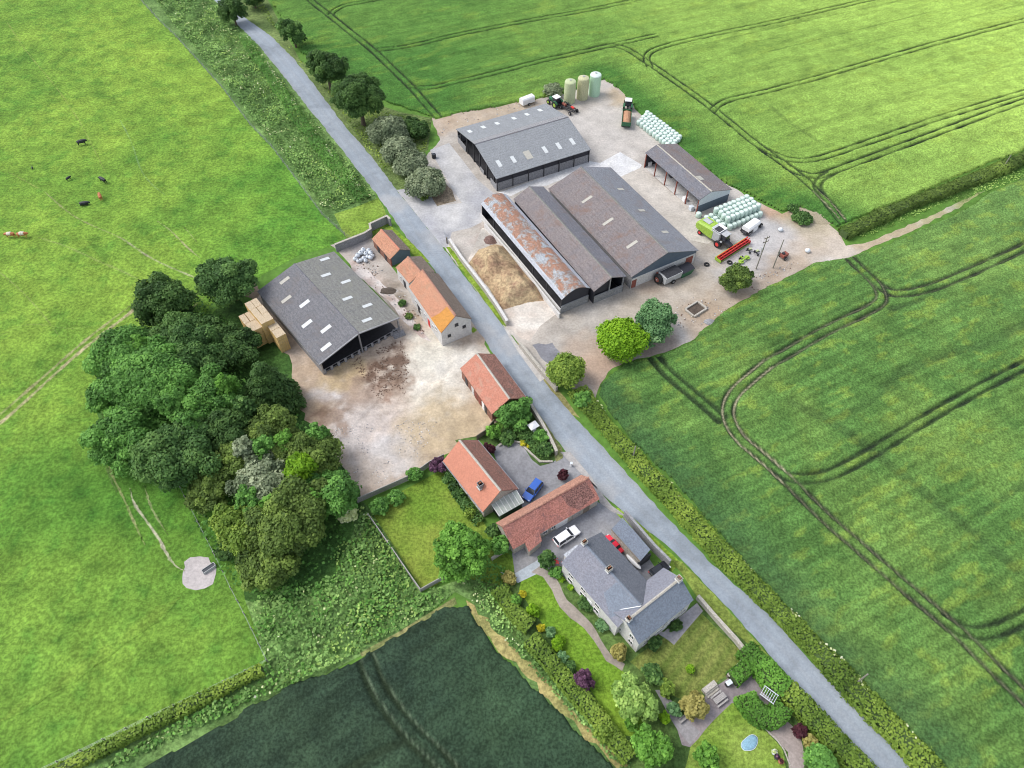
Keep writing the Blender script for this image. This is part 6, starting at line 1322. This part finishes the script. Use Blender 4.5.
# ---- white bags in the back yard
pr = None; bpts = [(355.5,260.5),(358,257),(361,254.5),(363.5,251.5),(366,255),(369,252),(371,254.5),(368,258),(364,259.5),(361,261.5),(358.5,262.5),(366,262),(371,259),(373,257)]
for i, p in enumerate(bpts):
    if pr is None:
        pr = thing('white_bag', 'white bag in the heap against the back yard wall', 'bag', on(p, .012), 0, 'white bags in the back yard'); mb = MB(); mb.ball((0, 0, .42), .52, 12, 8, sz=.85); part('bag', mb, MT['bagwhite'], pr, smooth_=True)
        mb = MB(); mb.cyl((0, 0, .78), (.1, .05, 1.02), .1, .16, 7); part('tied_neck', mb, MT['bagwhite'], pr)
    else: dup(pr, on(p, .012), rr.uniform(0, 6), scale=[rr.uniform(.8, 1.15)]*3)
# ---- concrete slabs and scrap
def heap(name, label, cat, px, r_, h, m, seed=1, el=1.0, rz=0, n=16):
    root = thing(name, label, cat, on(px, .01), rz); r2 = np.random.default_rng(seed); V = []; Fs = []
    K = 6
    for k in range(K+1):
        f = k/K
        for i in range(n):
            a = 2*math.pi*i/n; q = r_*(1-f)**.8*(1+.25*(r2.random()-.5)); V.append((q*math.cos(a)*el, q*math.sin(a), h*f*(.85+.3*r2.random()) if k else -.05))
    for k in range(K):
        for i in range(n): j = (i+1) % n; Fs.append((k*n+i, k*n+j, (k+1)*n+j, (k+1)*n+i))
    mb = MB(); mb.add(V, Fs); part('mound', mb, MT[m] if isinstance(m, str) else m, root, smooth_=True); return root
# silage heap in the clamp: one real mound with two crests
hp = WP([(469,263), (478,250), (495,244), (507,247), (519,262), (541,289), (544,301), (530,302), (503,310), (490,290)])
o = hp.mean(0); x0, y0 = hp.min(0); x1, y1 = hp.max(0); gx = np.arange(x0-.4, x1+.4, .3); gy = np.arange(y0-.4, y1+.4, .3); X, Y = np.meshgrid(gx, gy, indexing='ij')
edge = seg_dist(X, Y, np.vstack([hp, hp[:1]]), 20); ins = inpoly(X.ravel(), Y.ravel(), hp).reshape(X.shape); Z = np.where(ins, np.minimum(edge*.75, 2.4), -.1)
c1 = WP([(505,262), (518,276)]); val = seg_dist(X, Y, WP([(486,286), (505,276), (524,268)]), 20); Z = Z*(1-.35*np.exp(-(val/1.6)**2)*ins)*(1+(fbm(X, Y, 3.5, 201)-.5)*.9*ins)+(fbm(X, Y, .9, 202)-.5)*.35*ins
V = np.stack([X.ravel()-o[0], Y.ravel()-o[1], Z.ravel()], 1); ny = len(gy); Fs = []
for i in range(len(gx)-1):
    for j in range(ny-1):
        if ins[i, j] or ins[i+1, j] or ins[i, j+1] or ins[i+1, j+1]: Fs.append((i*ny+j, (i+1)*ny+j, (i+1)*ny+j+1, i*ny+j+1))
sh = thing('silage_heap', 'tan and ochre two-crested heap in the clamp beside the arched barn', 'heap', (o[0], o[1], .02)); mb = MB(); mb.add(V.tolist(), Fs); part('mound', mb, MT['silage'], sh, smooth_=True)
heap('scrap_pile', 'dark reddish pile of scrap at the upper end of the clamp side wall', 'pile', (491,240), 1.6, .8, plain('rusty_scrap', (.16, .10, .085), .9, var=.5, scale=4), 4)
heap('soil_heap', 'low heap of dark muck beside the back yard path', 'pile', (388,291), 1.1, .5, plain('dark_muck', (.10, .08, .065), .95, var=.5, scale=4), 5, 1.6)
heap('rubble_heap', 'pale rubble beside the ring shaped pit on the field edge', 'pile', (710,322), .9, .35, 'panelgrey', 6, 1.5)
heap('soil_mound', 'pale brown spoil mound on the corner of bare soil by the upper crop', 'pile', (812,216), 3.0, .6, plain('pale_spoil', (.34, .29, .20), .95, var=.25, scale=3), 7, 1.7, rz=-.3)
t = thing('concrete_pit', 'four sided concrete rimmed pit half full of dark muck near the field', 'pit', on((695.5,310), .012), az((688,313), (704,303)))
for c, d in (((0, 1.25, .25), (3.6, .35, .5)), ((0, -1.25, .25), (3.6, .35, .5)), ((1.8, 0, .25), (.35, 2.15, .5)), ((-1.8, 0, .25), (.35, 2.15, .5))):
    mb = MB(); mb.box(c, d); part('rim_wall', mb, MT['stone'], t, bevel=.04)
mb = MB(); mb.box((0, 0, .1), (3.2, 2.1, .18)); part('muck', mb, plain('pit_muck', (.085, .065, .05), .9, var=.4), t)

def stones(name, px, n, mats, s0, s1, seed):
    P = WP(px); r = np.random.default_rng(seed); mb = MB(); x0, y0 = P.min(0); x1, y1 = P.max(0); k = 0
    while k < n:
        x, y = r.uniform(x0, x1), r.uniform(y0, y1)
        if inpoly(np.array([x]), np.array([y]), P)[0] and fbm(np.array([x]), np.array([y]), 3, seed)[0] > .48: q = r.uniform(s0, s1); mb.box((x, y, q*.25), (q, q*r.uniform(.6, 1), q*.6), r.uniform(0, 3), int(r.integers(0, len(mats)))); k += 1
    o = link(name, mb.mesh(name, mats)); o['kind'] = 'stuff'
STM = [MT['render'], MT['panelgrey'], plain('brown_clod', (.17, .11, .08), .9)]
stones('loose_stones', [(330,430),(380,420),(440,420),(440,450),(365,490),(340,470)], 300, STM[:2], .07, .17, 1)
stones('muck_lumps', [(350,360),(402,340),(410,360),(405,400),(380,400),(360,380)], 420, [STM[2]], .08, .24, 2)
stones('loose_stones', [(660,300),(720,295),(760,275),(790,262),(800,262),(760,290),(700,325),(680,330)], 160, STM, .08, .25, 3)
stones('yard_debris', [(345,255),(375,262),(410,300),(430,330),(420,335),(390,300),(360,275)], 200, STM, .08, .25, 4)
stones('loose_stones', [(450,112),(540,100),(540,104),(456,128),(440,135)], 90, STM, .08, .25, 5)
# ---- machines in front of the widest shed
t = thing('feeder_wagon', 'grey sided feeder wagon with dark top in front of the widest shed', 'wagon', on((669,280), .01), az((660,284), (679,275)))
mb = MB(); mb.loft([[(x, y, z) for y, z in ((-1.1, .6), (-1.3, 2.3), (1.3, 2.3), (1.1, .6))] for x in (-2.2, 2.2)]); part('tub', mb, MT['greypaint'], t, bevel=.05)
mb = MB(); mb.loft([[(x, y*1.2, 2.32+.25*(1-y*y)) for y in (-1, -.5, 0, .5, 1)] for x in np.linspace(-2.0, 2.0, 5)], cap=False, closed=False); part('feed_load', mb, MT['dark'], t)
for s in (-1, 1): wheel(t, 0, s*1.2, .5, .35)
t = thing('ring_feeder', 'big round tyre with rusty red hub leaning at the end of the feeder wagon', 'wheel', on((657.5,283), .01), az((650,287), (665,279)))
mb = MB(); n = 20; mb.loft([[(.55*k_*0+x, (1.15-abs(x)*.3)*math.cos(a), 1.15+(1.15-abs(x)*.3)*math.sin(a)) for a in [2*math.pi*i/n for i in range(n)]] for x in (-.4, -.2, 0, .2, .4) for k_ in (1,)]); part('tyre', mb, MT['tyre'], t, smooth_=False)
mb = MB(); mb.cyl((-.45, 0, 1.15), (.45, 0, 1.15), .55, n=14); part('hub', mb, MT['rust'], t); mb = MB(); mb.cyl((-.5, 0, 1.15), (.5, 0, 1.15), .16, n=8); part('hub_cap', mb, MT['greypaint'], t)
mb = MB(); mb.box((.6, .3, .95), (.3, 1.9, 1.6)); part('red_panel', mb, MT['rust'], t)
t = thing('green_skip', 'dark green covered skip at the right end of the feeder wagon', 'skip', on((683.5,273.5), .01), az((676,277), (691,270)))
mb = MB(); mb.loft([[(x, y, z) for x, y in ((-l, -w_), (l, -w_), (l, w_), (-l, w_))] for z, l, w_ in ((0, 1.3, .95), (1.5, 1.75, 1.2))]); part('body', mb, MT['greenpaint'], t, bevel=.04)
mb = MB(); mb.loft([[(x, y*1.22, 1.52+.3*(1-y*y)) for y in (-1, -.5, 0, .5, 1)] for x in np.linspace(-1.75, 1.75, 4)], cap=False, closed=False); part('sheet_cover', mb, MT['clad'], t)
t = thing('white_farm_trailer', 'white topped farm trailer with dark wheels beside the big bale stack', 'trailer', on((750,230), .01), az((743,234), (757,224)))
mb = MB(); mb.loft([[(x, y, z) for y, z in ((-.9, .9), (-1.0, 1.6), (-.7, 1.95), (.7, 1.95), (1.0, 1.6), (.9, .9))] for x in (-2.1, 2.0)]); part('body', mb, MT['white'], t, bevel=.05)
mb = MB(); mb.box((.2, -1.05, .75), (1.4, .25, .9)); part('side_locker', mb, MT['white'], t); mb = MB(); mb.box((0, 0, .65), (5.4, 1.2, .25)); part('chassis', mb, MT['dark'], t)
for x in (-1.7, 2.5):
    for s in (-1, 1): wheel(t, x, s*.95, .5, .35)
t = thing('green_spreader', 'dark tractor-drawn spreader standing on the track by the leaning poles', 'implement', on((783,258), .01), .6)
mb = MB(); mb.box((0, 0, .9), (1.6, 1.1, .7)); part('hopper', mb, MT['rust'], t, bevel=.08); mb = MB(); mb.box((0, .9, .6), (.3, 1.2, .2)); mb.box((.9, 0, .5), (1.2, .15, .15)); part('arm', mb, MT['dark'], t); mb = MB(); mb.box((-.3, .1, 1.4), (.5, .5, .4)); part('gearbox', mb, MT['dark'], t)
for s in (-1, 1): wheel(t, -.2, s*.75, .42, .25)
for p, lb, sz in (((780,231), 'round white sack at the edge of bare soil above the poles', .55), ((807,252), 'white water butt standing alone where the track leaves the yard', .6)):
    t = thing('water_butt', lb, 'container', on(p, .01)); mb = MB(); mb.ball((0, 0, sz*.75), sz, 12, 8, sz=.75); part('tank', mb, MT['bagwhite'], t, smooth_=True); mb = MB(); mb.cyl((0, 0, sz*1.25), (0, 0, sz*1.5), .2, n=8); part('lid', mb, MT['white'], t)
t = thing('hay_rake', 'lime yellow and dark implement on the gravel above the brownish round tree', 'implement', on((744,261), .01), .7)
mb = MB(); mb.box((0, 0, .6), (2.6, .25, .2)); mb.box((0, .5, .5), (.2, 1.4, .2)); part('frame', mb, MT['limepaint'], t)
for x in (-1, 1):
    mb = MB(); mb.cyl((x, .1, .35), (x, .1, .42), .6, n=12); part('rotor', mb, MT['limepaint'], t)
for s in (-1, 1): wheel(t, s*.4, .9, .3, .2)
for p, lb in (((748.5,252), 'small dark implement with yellow parts just right of the header tip'), ((756,254), 'small pale implement beside the taller leaning pole foot')):
    t = thing('small_implement', lb, 'implement', on(p, .01), rr.uniform(0, 3)); mb = MB(); mb.box((0, 0, .5), (1.5, .15, .15)); mb.box((0, 0, .35), (.15, 1.2, .12)); part('frame', mb, MT['dark'], t); mb = MB(); mb.box((.3, .2, .65), (.5, .4, .4)); part('box', mb, MT['silo1'], t)
    for s in (-1, 1): wheel(t, 0, s*.65, .25, .15)
for p, lb in (((706.5,265), 'dark tyre lying near the header end by the widest shed'), ((729.5,263), 'dark tyre lying between header and brownish round tree')):
    t = thing('old_tyre', lb, 'tyre', on(p, .012)); mb = MB(); n = 16; mb.loft([[(a*math.cos(q), a*math.sin(q), z) for q in [2*math.pi*k/n for k in range(n)]] for a, z in ((.3, .02), (.55, .02), (.62, .16), (.55, .3), (.3, .3), (.27, .16), (.3, .02))], cap=False); part('tyre', mb, MT['tyre'], t, smooth_=True)
for p, lb, m in (((684.5,201), 'white container standing inside the open fronted shed by a post', 'white'), ((691,210), 'pale blue crate at the front corner of the open fronted shed', 'bagwhite'), ((649,165.5), 'small white drum at the far end of the open fronted shed', 'white'), ((671,176.5), 'dark machine part in the middle bay of the open fronted shed', 'dark')):
    t = thing('storage_container', lb, 'container', on(p, .04), az((660,150), (700,190))); mb = MB(); mb.box((0, 0, .5), (1.0, .9, 1.0)); part('body', mb, MT[m], t, bevel=.06); mb = MB(); mb.box((0, 0, 1.04), (.9, .8, .08)); part('lid', mb, MT[m], t)
t = thing('cattle_crush', 'blue-grey metal frame on the concrete at the livestock shed corner post', 'pen', on((399,335), .012), az((392,337), (407,331)))
mb = MB(); mb.box((0, 0, .12), (2.4, 1.4, .2)); part('slab', mb, MT['panelgrey'], t); mb = MB()
for x in (-1, 0, 1):
    for y in (-.5, .5): mb.cyl((x, y, .2), (x, y, 1.5), .04, n=5)
for y in (-.5, .5):
    for z in (.7, 1.1, 1.5): mb.cyl((-1, y, z), (1, y, z), .03, n=5)
part('rails', mb, MT['steel'], t)
t = thing('rubbish_bin', 'small black wheeled bin at the edge of the concrete apron by the bushes', 'bin', on((434,158), .012), .4); mb = MB(); mb.box((0, 0, .5), (.9, .7, 1.0)); part('body', mb, MT['dark'], t, bevel=.04); mb = MB(); mb.box((0, 0, 1.06), (1.0, .8, .12), 0, 0, .08); part('lid', mb, MT['blackgloss'], t)
t = thing('water_trough', 'dark narrow water trough on the bare circle in the pasture', 'trough', on((209.5,569), .028), az((205,572), (214,566)))
mb = MB()
for c, d in (((0, .33, .25), (2.0, .07, .5)), ((0, -.33, .25), (2.0, .07, .5)), ((1.0, 0, .25), (.07, .6, .5)), ((-1.0, 0, .25), (.07, .6, .5)), ((0, 0, .05), (2, .6, .08))): mb.box(c, d)
part('trough', mb, MT['greypaint'], t); mb = MB(); mb.box((0, 0, .38), (1.9, .58, .02)); part('water_surface', mb, MT['glass'], t)

# ---- poles and wires
def pole(label, base, top, arms=0, H_=8.0, dark='pole'):
    a = W(*base); t = thing('utility_pole', label, 'pole', (a.x, a.y, 0)); best = min(np.arange(3, 12, .1), key=lambda h: (W(*top, h)-Vector((a.x, a.y, h))).length)
    mb = MB(); mb.cyl((0, 0, 0), (0, 0, best), .14, .10, 8); part('post', mb, MT[dark], t)
    for k in range(arms):
        mb = MB(); mb.box((0, 0, best-.4-k*1.0), (1.4, .12, .12), .5); ar = part('crossarm', mb, MT['wood'], t)
        for x in (-.6, 0, .6): m2 = MB(); m2.cyl((x*.88, x*.48, best-.33-k), (x*.88, x*.48, best-.1-k), .06, n=6); part('insulator', m2, MT['dark'], ar)
    return Vector((a.x, a.y, best))
p1 = pole('utility pole with cross arms and transformer on the track, left of two', (756,269), (765,236), 2)
p2 = pole('thin plain utility pole on the track, right of two', (773,268), (784,240), 0)
p3 = pole('short pale pole standing in the field hedge below the round tree', (632.5,459), (635,446))
p4 = pole('pale pole in the lane hedge near the bottom of the photo', (855,684), (867.5,674))
p5 = pole('pale pole in the olive hedge at the right edge of the photo', (1001.7,170), (1011.7,155))
mb = MB(); mb.cyl((.0, .3, 4.6), (.0, .3, 5.6), .28, n=10); tr_ = [o for o in COL.objects if o.name.startswith('utility_pole')][0]; part('transformer', mb, MT['greypaint'], tr_)
t = thing('white_post', 'small white marker post at the lane end of the long outbuilding', 'post', on((571,466), .01)); mb = MB(); mb.cyl((0, 0, 0), (0, 0, .9), .2, .18, 8); part('post', mb, MT['white'], t); mb = MB(); mb.cyl((0, 0, .9), (0, 0, 1.0), .25, n=8); part('cap', mb, MT['bagwhite'], t)

# ---- garden furniture
def bench(label, px, rz, m='palewood'):
    t = thing('garden_bench', label, 'bench', on(px, .025), rz); mb = MB(); mb.box((0, 0, .45), (1.7, .5, .06)); part('seat', mb, MT[m], t); mb = MB()
    for z in (.6, .75, .9): mb.box((0, .26, z), (1.7, .04, .1))
    part('backrest', mb, MT[m], t)
    for x in (-.75, .75):
        for y in (-.2, .22): mb = MB(); mb.box((x, y, .22), (.08, .08, .44)); part('leg', mb, MT[m], t)
    return t
t = thing('picnic_table', 'long pale slatted table and steps between lawn and paved path', 'table', on((718.5,699.5), .025), az((712,704), (725,694)))
mb = MB()
for y in (-.3, -.1, .1, .3): mb.box((0, y, .75), (1.9, .17, .05))
part('table_top', mb, MT['palewood'], t)
for s in (-1, 1):
    mb = MB(); mb.box((0, s*.68, .45), (1.9, .24, .05)); part('seat', mb, MT['palewood'], t)
    mb = MB(); mb.box((s*.7, 0, .38), (.08, 1.3, .08)); mb.box((s*.7, 0, .38), (.1, .12, .7)); part('leg', mb, MT['palewood'], t)
t = thing('stone_steps', 'pale stone landing and steps at the edge of the striped lawn', 'steps', on((713,693.5), .02), az((706,699), (720,688)))
for k in range(3): mb = MB(); mb.box((0, .1+k*.38, .1+k*.12), (2.2, .75 if k == 2 else .4, .2+k*.24)); part('step', mb, MT['stone'], t)
t = thing('barbecue', 'small white topped barbecue beside the slatted table', 'barbecue', on((727.5,684.5), .025), .5); mb = MB(); mb.box((0, 0, .45), (.8, .55, .8)); part('cabinet', mb, MT['dark'], t, bevel=.03); mb = MB(); mb.box((0, 0, .93), (.9, .65, .14)); part('lid', mb, MT['bagwhite'], t, bevel=.04)
t = thing('swing_seat', 'slatted grey arbour seat inside the horseshoe clipped hedge', 'seat', on((765,699), .025), az((758,694), (773,705)))
mb = MB()
for k in range(7): mb.box((-.95+k*.316, 0, 2.0), (.06, 1.5, .05))
mb.box((0, .7, 2.05), (2.1, .08, .08)); mb.box((0, -.7, 2.05), (2.1, .08, .08)); part('roof_slats', mb, MT['bagwhite'], t)
mb = MB(); mb.box((0, .1, .45), (1.7, .5, .06)); part('seat', mb, MT['palewood'], t)
for x in (-.95, .95):
    for y in (-.6, .6): mb = MB(); mb.box((x, y, 1.0), (.08, .08, 2.0)); part('leg', mb, MT['palewood'], t)
bench('small pale bench on the paving left of the golden feathery bush', (683.5,719), az((680,722), (687,716)), 'palewood')
t = thing('parasol_table', 'white parasol and table in the shrub garden behind the curved wall', 'parasol', on((533,432), .02), .6)
mb = MB(); n = 4; mb.add([(0, 0, 2.5)]+[(1.25*math.cos(a), 1.0*math.sin(a), 2.0) for a in [2*math.pi*(i+.5)/n for i in range(n)]]+[(0, 0, 2.44)]+[(1.2*math.cos(a), .95*math.sin(a), 1.96) for a in [2*math.pi*(i+.5)/n for i in range(n)]], [(0, 1+i, 1+(i+1) % n) for i in range(n)]+[(5, 6+(i+1) % n, 6+i) for i in range(n)]+[(1+i, 6+i, 6+(i+1) % n, 1+(i+1) % n) for i in range(n)]); part('canopy', mb, MT['white'], t)
mb = MB(); mb.cyl((0, 0, 0), (0, 0, 2.5), .04, n=6); part('pole', mb, MT['palewood'], t); mb = MB(); mb.cyl((0, 0, .7), (0, 0, .75), .6, n=14); part('table_top', mb, MT['white'], t)
t = thing('pond_cover', 'pale blue oval cover lying on the back lawn', 'cover', on((749.5,743), .02), az((744,748), (756,738)))
mb = MB(); ang = [2*math.pi*i/18 for i in range(18)]; mb.loft([[(1.3*k*math.cos(a), .75*k*math.sin(a)*(1+.1*math.sin(3*a)), z) for a in ang] for k, z in ((1, 0), (1.0, .12), (.85, .2), (.4, .26), (.05, .24))]); part('cover', mb, MT['bluecover'], t, smooth_=True)
mb = MB(); mb.loft([[(1.36*k*math.cos(a), .81*k*math.sin(a)*(1+.1*math.sin(3*a)), z) for a in ang] for k, z in ((1, 0), (1.0, .1), (.95, .1))]); part('rim', mb, MT['bagwhite'], t)
for i, (p, m, lb) in enumerate((((773.5,753), 'bagwhite', 'pale glazed pot, upper of the three by the back lawn path'), ((776,757.5), 'dark', 'dark glazed pot, middle of the three by the back lawn path'), ((780,762), 'terracotta', 'terracotta pot with pink flowers, lowest by the back lawn path'))):
    t = thing('flower_pot', lb, 'pot', on(p, .02)); mb = MB(); mb.cyl((0, 0, 0), (0, 0, .5), .26, .38, 12); part('pot', mb, MT[m], t); link('flowers', leafmesh('flowers', np.random.default_rng(i).normal(0, .17, (60, 3))+np.array([0, 0, .65]), np.random.default_rng(i).normal(size=(60, 3))+np.array([0, 0, .8]), .18, rng.random(60), LM['parsley' if i == 0 else 'purple' if i == 1 else 'maroon'], i), t)
t = thing('football', 'orange ball lying beside the fresh green lawn tree', 'ball', on((489.5,546), .5)); mb = MB(); mb.ball((0, 0, .3), .3, 12, 8); part('ball', mb, MT['terracotta'], t, smooth_=True)
t['label'] = 'orange ball shaped planter beside the bush at the outbuilding corner'; t.location.z = .01
t = thing('rose_blooms', 'cluster of red flowers by the dark round bush at the farmhouse corner', 'flowers', on((555,566), .02)); link('flowers', leafmesh('flowers', np.random.default_rng(3).normal(0, .3, (70, 3))*np.array([1, 1, .3])+np.array([0, 0, 1.3]), np.random.default_rng(4).normal(size=(70, 3))+np.array([0, 0, 1]), .2, rng.random(70), MT['redpaint'], 4), t)
mb = MB(); mb.cyl((0, 0, 0), (0, 0, 1.3), .05, n=5); part('stem', mb, MT['bark'], t)

# ---- cattle
def cow(label, px, rz, col, patch_=None, sc_=1.0, down=False):
    t = thing('cow', label, 'cow', on(px, .01 if not down else -.45), rz); bm = bpy.data.meshes.new('body')
    J = [(0, 0, 1.0, .46), (-.62, 0, 1.06, .46), (.55, 0, 1.06, .44), (.86, 0, 1.16, .28), (1.12, 0, 1.05, .19), (1.36, 0, .88, .13), (-.92, 0, 1.12, .24), (-1.0, 0, .7, .04)]
    E = [(0, 1), (0, 2), (2, 3), (3, 4), (4, 5), (1, 6), (6, 7)]
    for s in (-.22, .22):
        n = len(J); J += [(.62, s, .72, .13), (.66, s, .42, .07), (.64, s, .05, .06)]; E += [(2, n), (n, n+1), (n+1, n+2)]
        n = len(J); J += [(-.78, s, .75, .16), (-.92, s, .45, .08), (-.84, s, .05, .06)]; E += [(1, n), (n, n+1), (n+1, n+2)]
        n = len(J); J += [(1.22, s*.9, 1.16, .04)]; E += [(4, n)]
    bm.from_pydata([j[:3] for j in J], E, []); ob = link('body', bm, t); ob.modifiers.new('skin', 'SKIN'); 
    for i, j in enumerate(J): bm.skin_vertices[0].data[i].radius = (j[3], j[3])
    bm.skin_vertices[0].data[0].use_root = True
    sb = ob.modifiers.new('sub', 'SUBSURF'); sb.levels = 1; sb.render_levels = 1; bm.materials.append(MT[col])
    if patch_:
        mb = MB(); mb.ball((-.1, 0, 1.12), .50, 12, 8, sz=.85); mb.ball((.3, .0, 1.1), .46, 12, 8, sz=.9); part('coat_patch', mb, MT[patch_], t, smooth_=True)
    for s in (-1, 1): mb = MB(); mb.cyl((1.22, s*.13, 1.12), (1.2, s*.3, 1.15), .06, .03, 5); part('ear', mb, MT[col], t)
    t.scale = (sc_*.88,)*3; return t
cow('black cow, uppermost in the pasture', (83,145), .4, 'cowblack', sc_=1.15)
cow('black cow standing right of the faint cattle path', (104,182.5), 2.6, 'cowblack', sc_=1.1)
cow('small black calf to the left of the other black cattle', (69.5,180), 1.0, 'cowblack', sc_=.7)
cow('small dark calf furthest left of the black cattle', (33,169), 2.0, 'cowblack', sc_=.45)
cow('brown cow with pale head walking away near a black one', (101.5,199), az((100,194), (103,203))+3.14, 'cow', sc_=1.05)
cow('black cow lying just left of the walking brown cow', (85,205), .2, 'cowblack', sc_=1.1, down=True)
cow('brown and white cow grazing, left of the pair', (12,237.5), 3.2, 'cow', 'cowwhite', 1.1)
cow('pale backed brown cow grazing, right of the pair', (24,237.5), .1, 'cow', 'cowwhite', 1.15)
# ================================================================ CAMERA AND LIGHT
cam = bpy.data.cameras.new('camera'); co = bpy.data.objects.new('camera', cam); COL.objects.link(co); co.location = (0, 0, HC)
co.rotation_euler = (TH, 0, 0); cam.sensor_width = 36; cam.lens = FPX/1024*36; cam.clip_end = 8000; cam.clip_start = .5; sc.camera = co
w = bpy.data.worlds.new('World'); sc.world = w; w.use_nodes = True; nt = w.node_tree; bg = nt.nodes['Background']
sky = nt.nodes.new('ShaderNodeTexSky'); sky.sky_type = 'NISHITA'; sky.sun_disc = False
SUN_EL, SUN_AZ = 52, 280            # degrees; azimuth clockwise from +Y: light comes from the left of the photo
sky.sun_elevation = R(SUN_EL); sky.sun_rotation = R(SUN_AZ); sky.air_density = 1.0; sky.dust_density = 2.0
hs = nt.nodes.new('ShaderNodeHueSaturation'); hs.inputs['Saturation'].default_value = .45; nt.links.new(sky.outputs[0], hs.inputs['Color']); nt.links.new(hs.outputs[0], bg.inputs[0]); bg.inputs[1].default_value = .15
sl = bpy.data.lights.new('sun', 'SUN'); sl.energy = 1.15; sl.angle = R(24); sl.color = (1, .965, .91)
so = bpy.data.objects.new('sun', sl); COL.objects.link(so)
d = Vector((math.sin(R(SUN_AZ))*math.cos(R(SUN_EL)), math.cos(R(SUN_AZ))*math.cos(R(SUN_EL)), math.sin(R(SUN_EL))))
so.rotation_euler = d.to_track_quat('Z', 'Y').to_euler()
sc.view_settings.view_transform = 'Standard'; sc.view_settings.look = 'None'; sc.view_settings.gamma = 1; sc.view_settings.exposure = .80
sc.view_settings.use_curve_mapping = False
sc.cycles.filter_width = 1.0
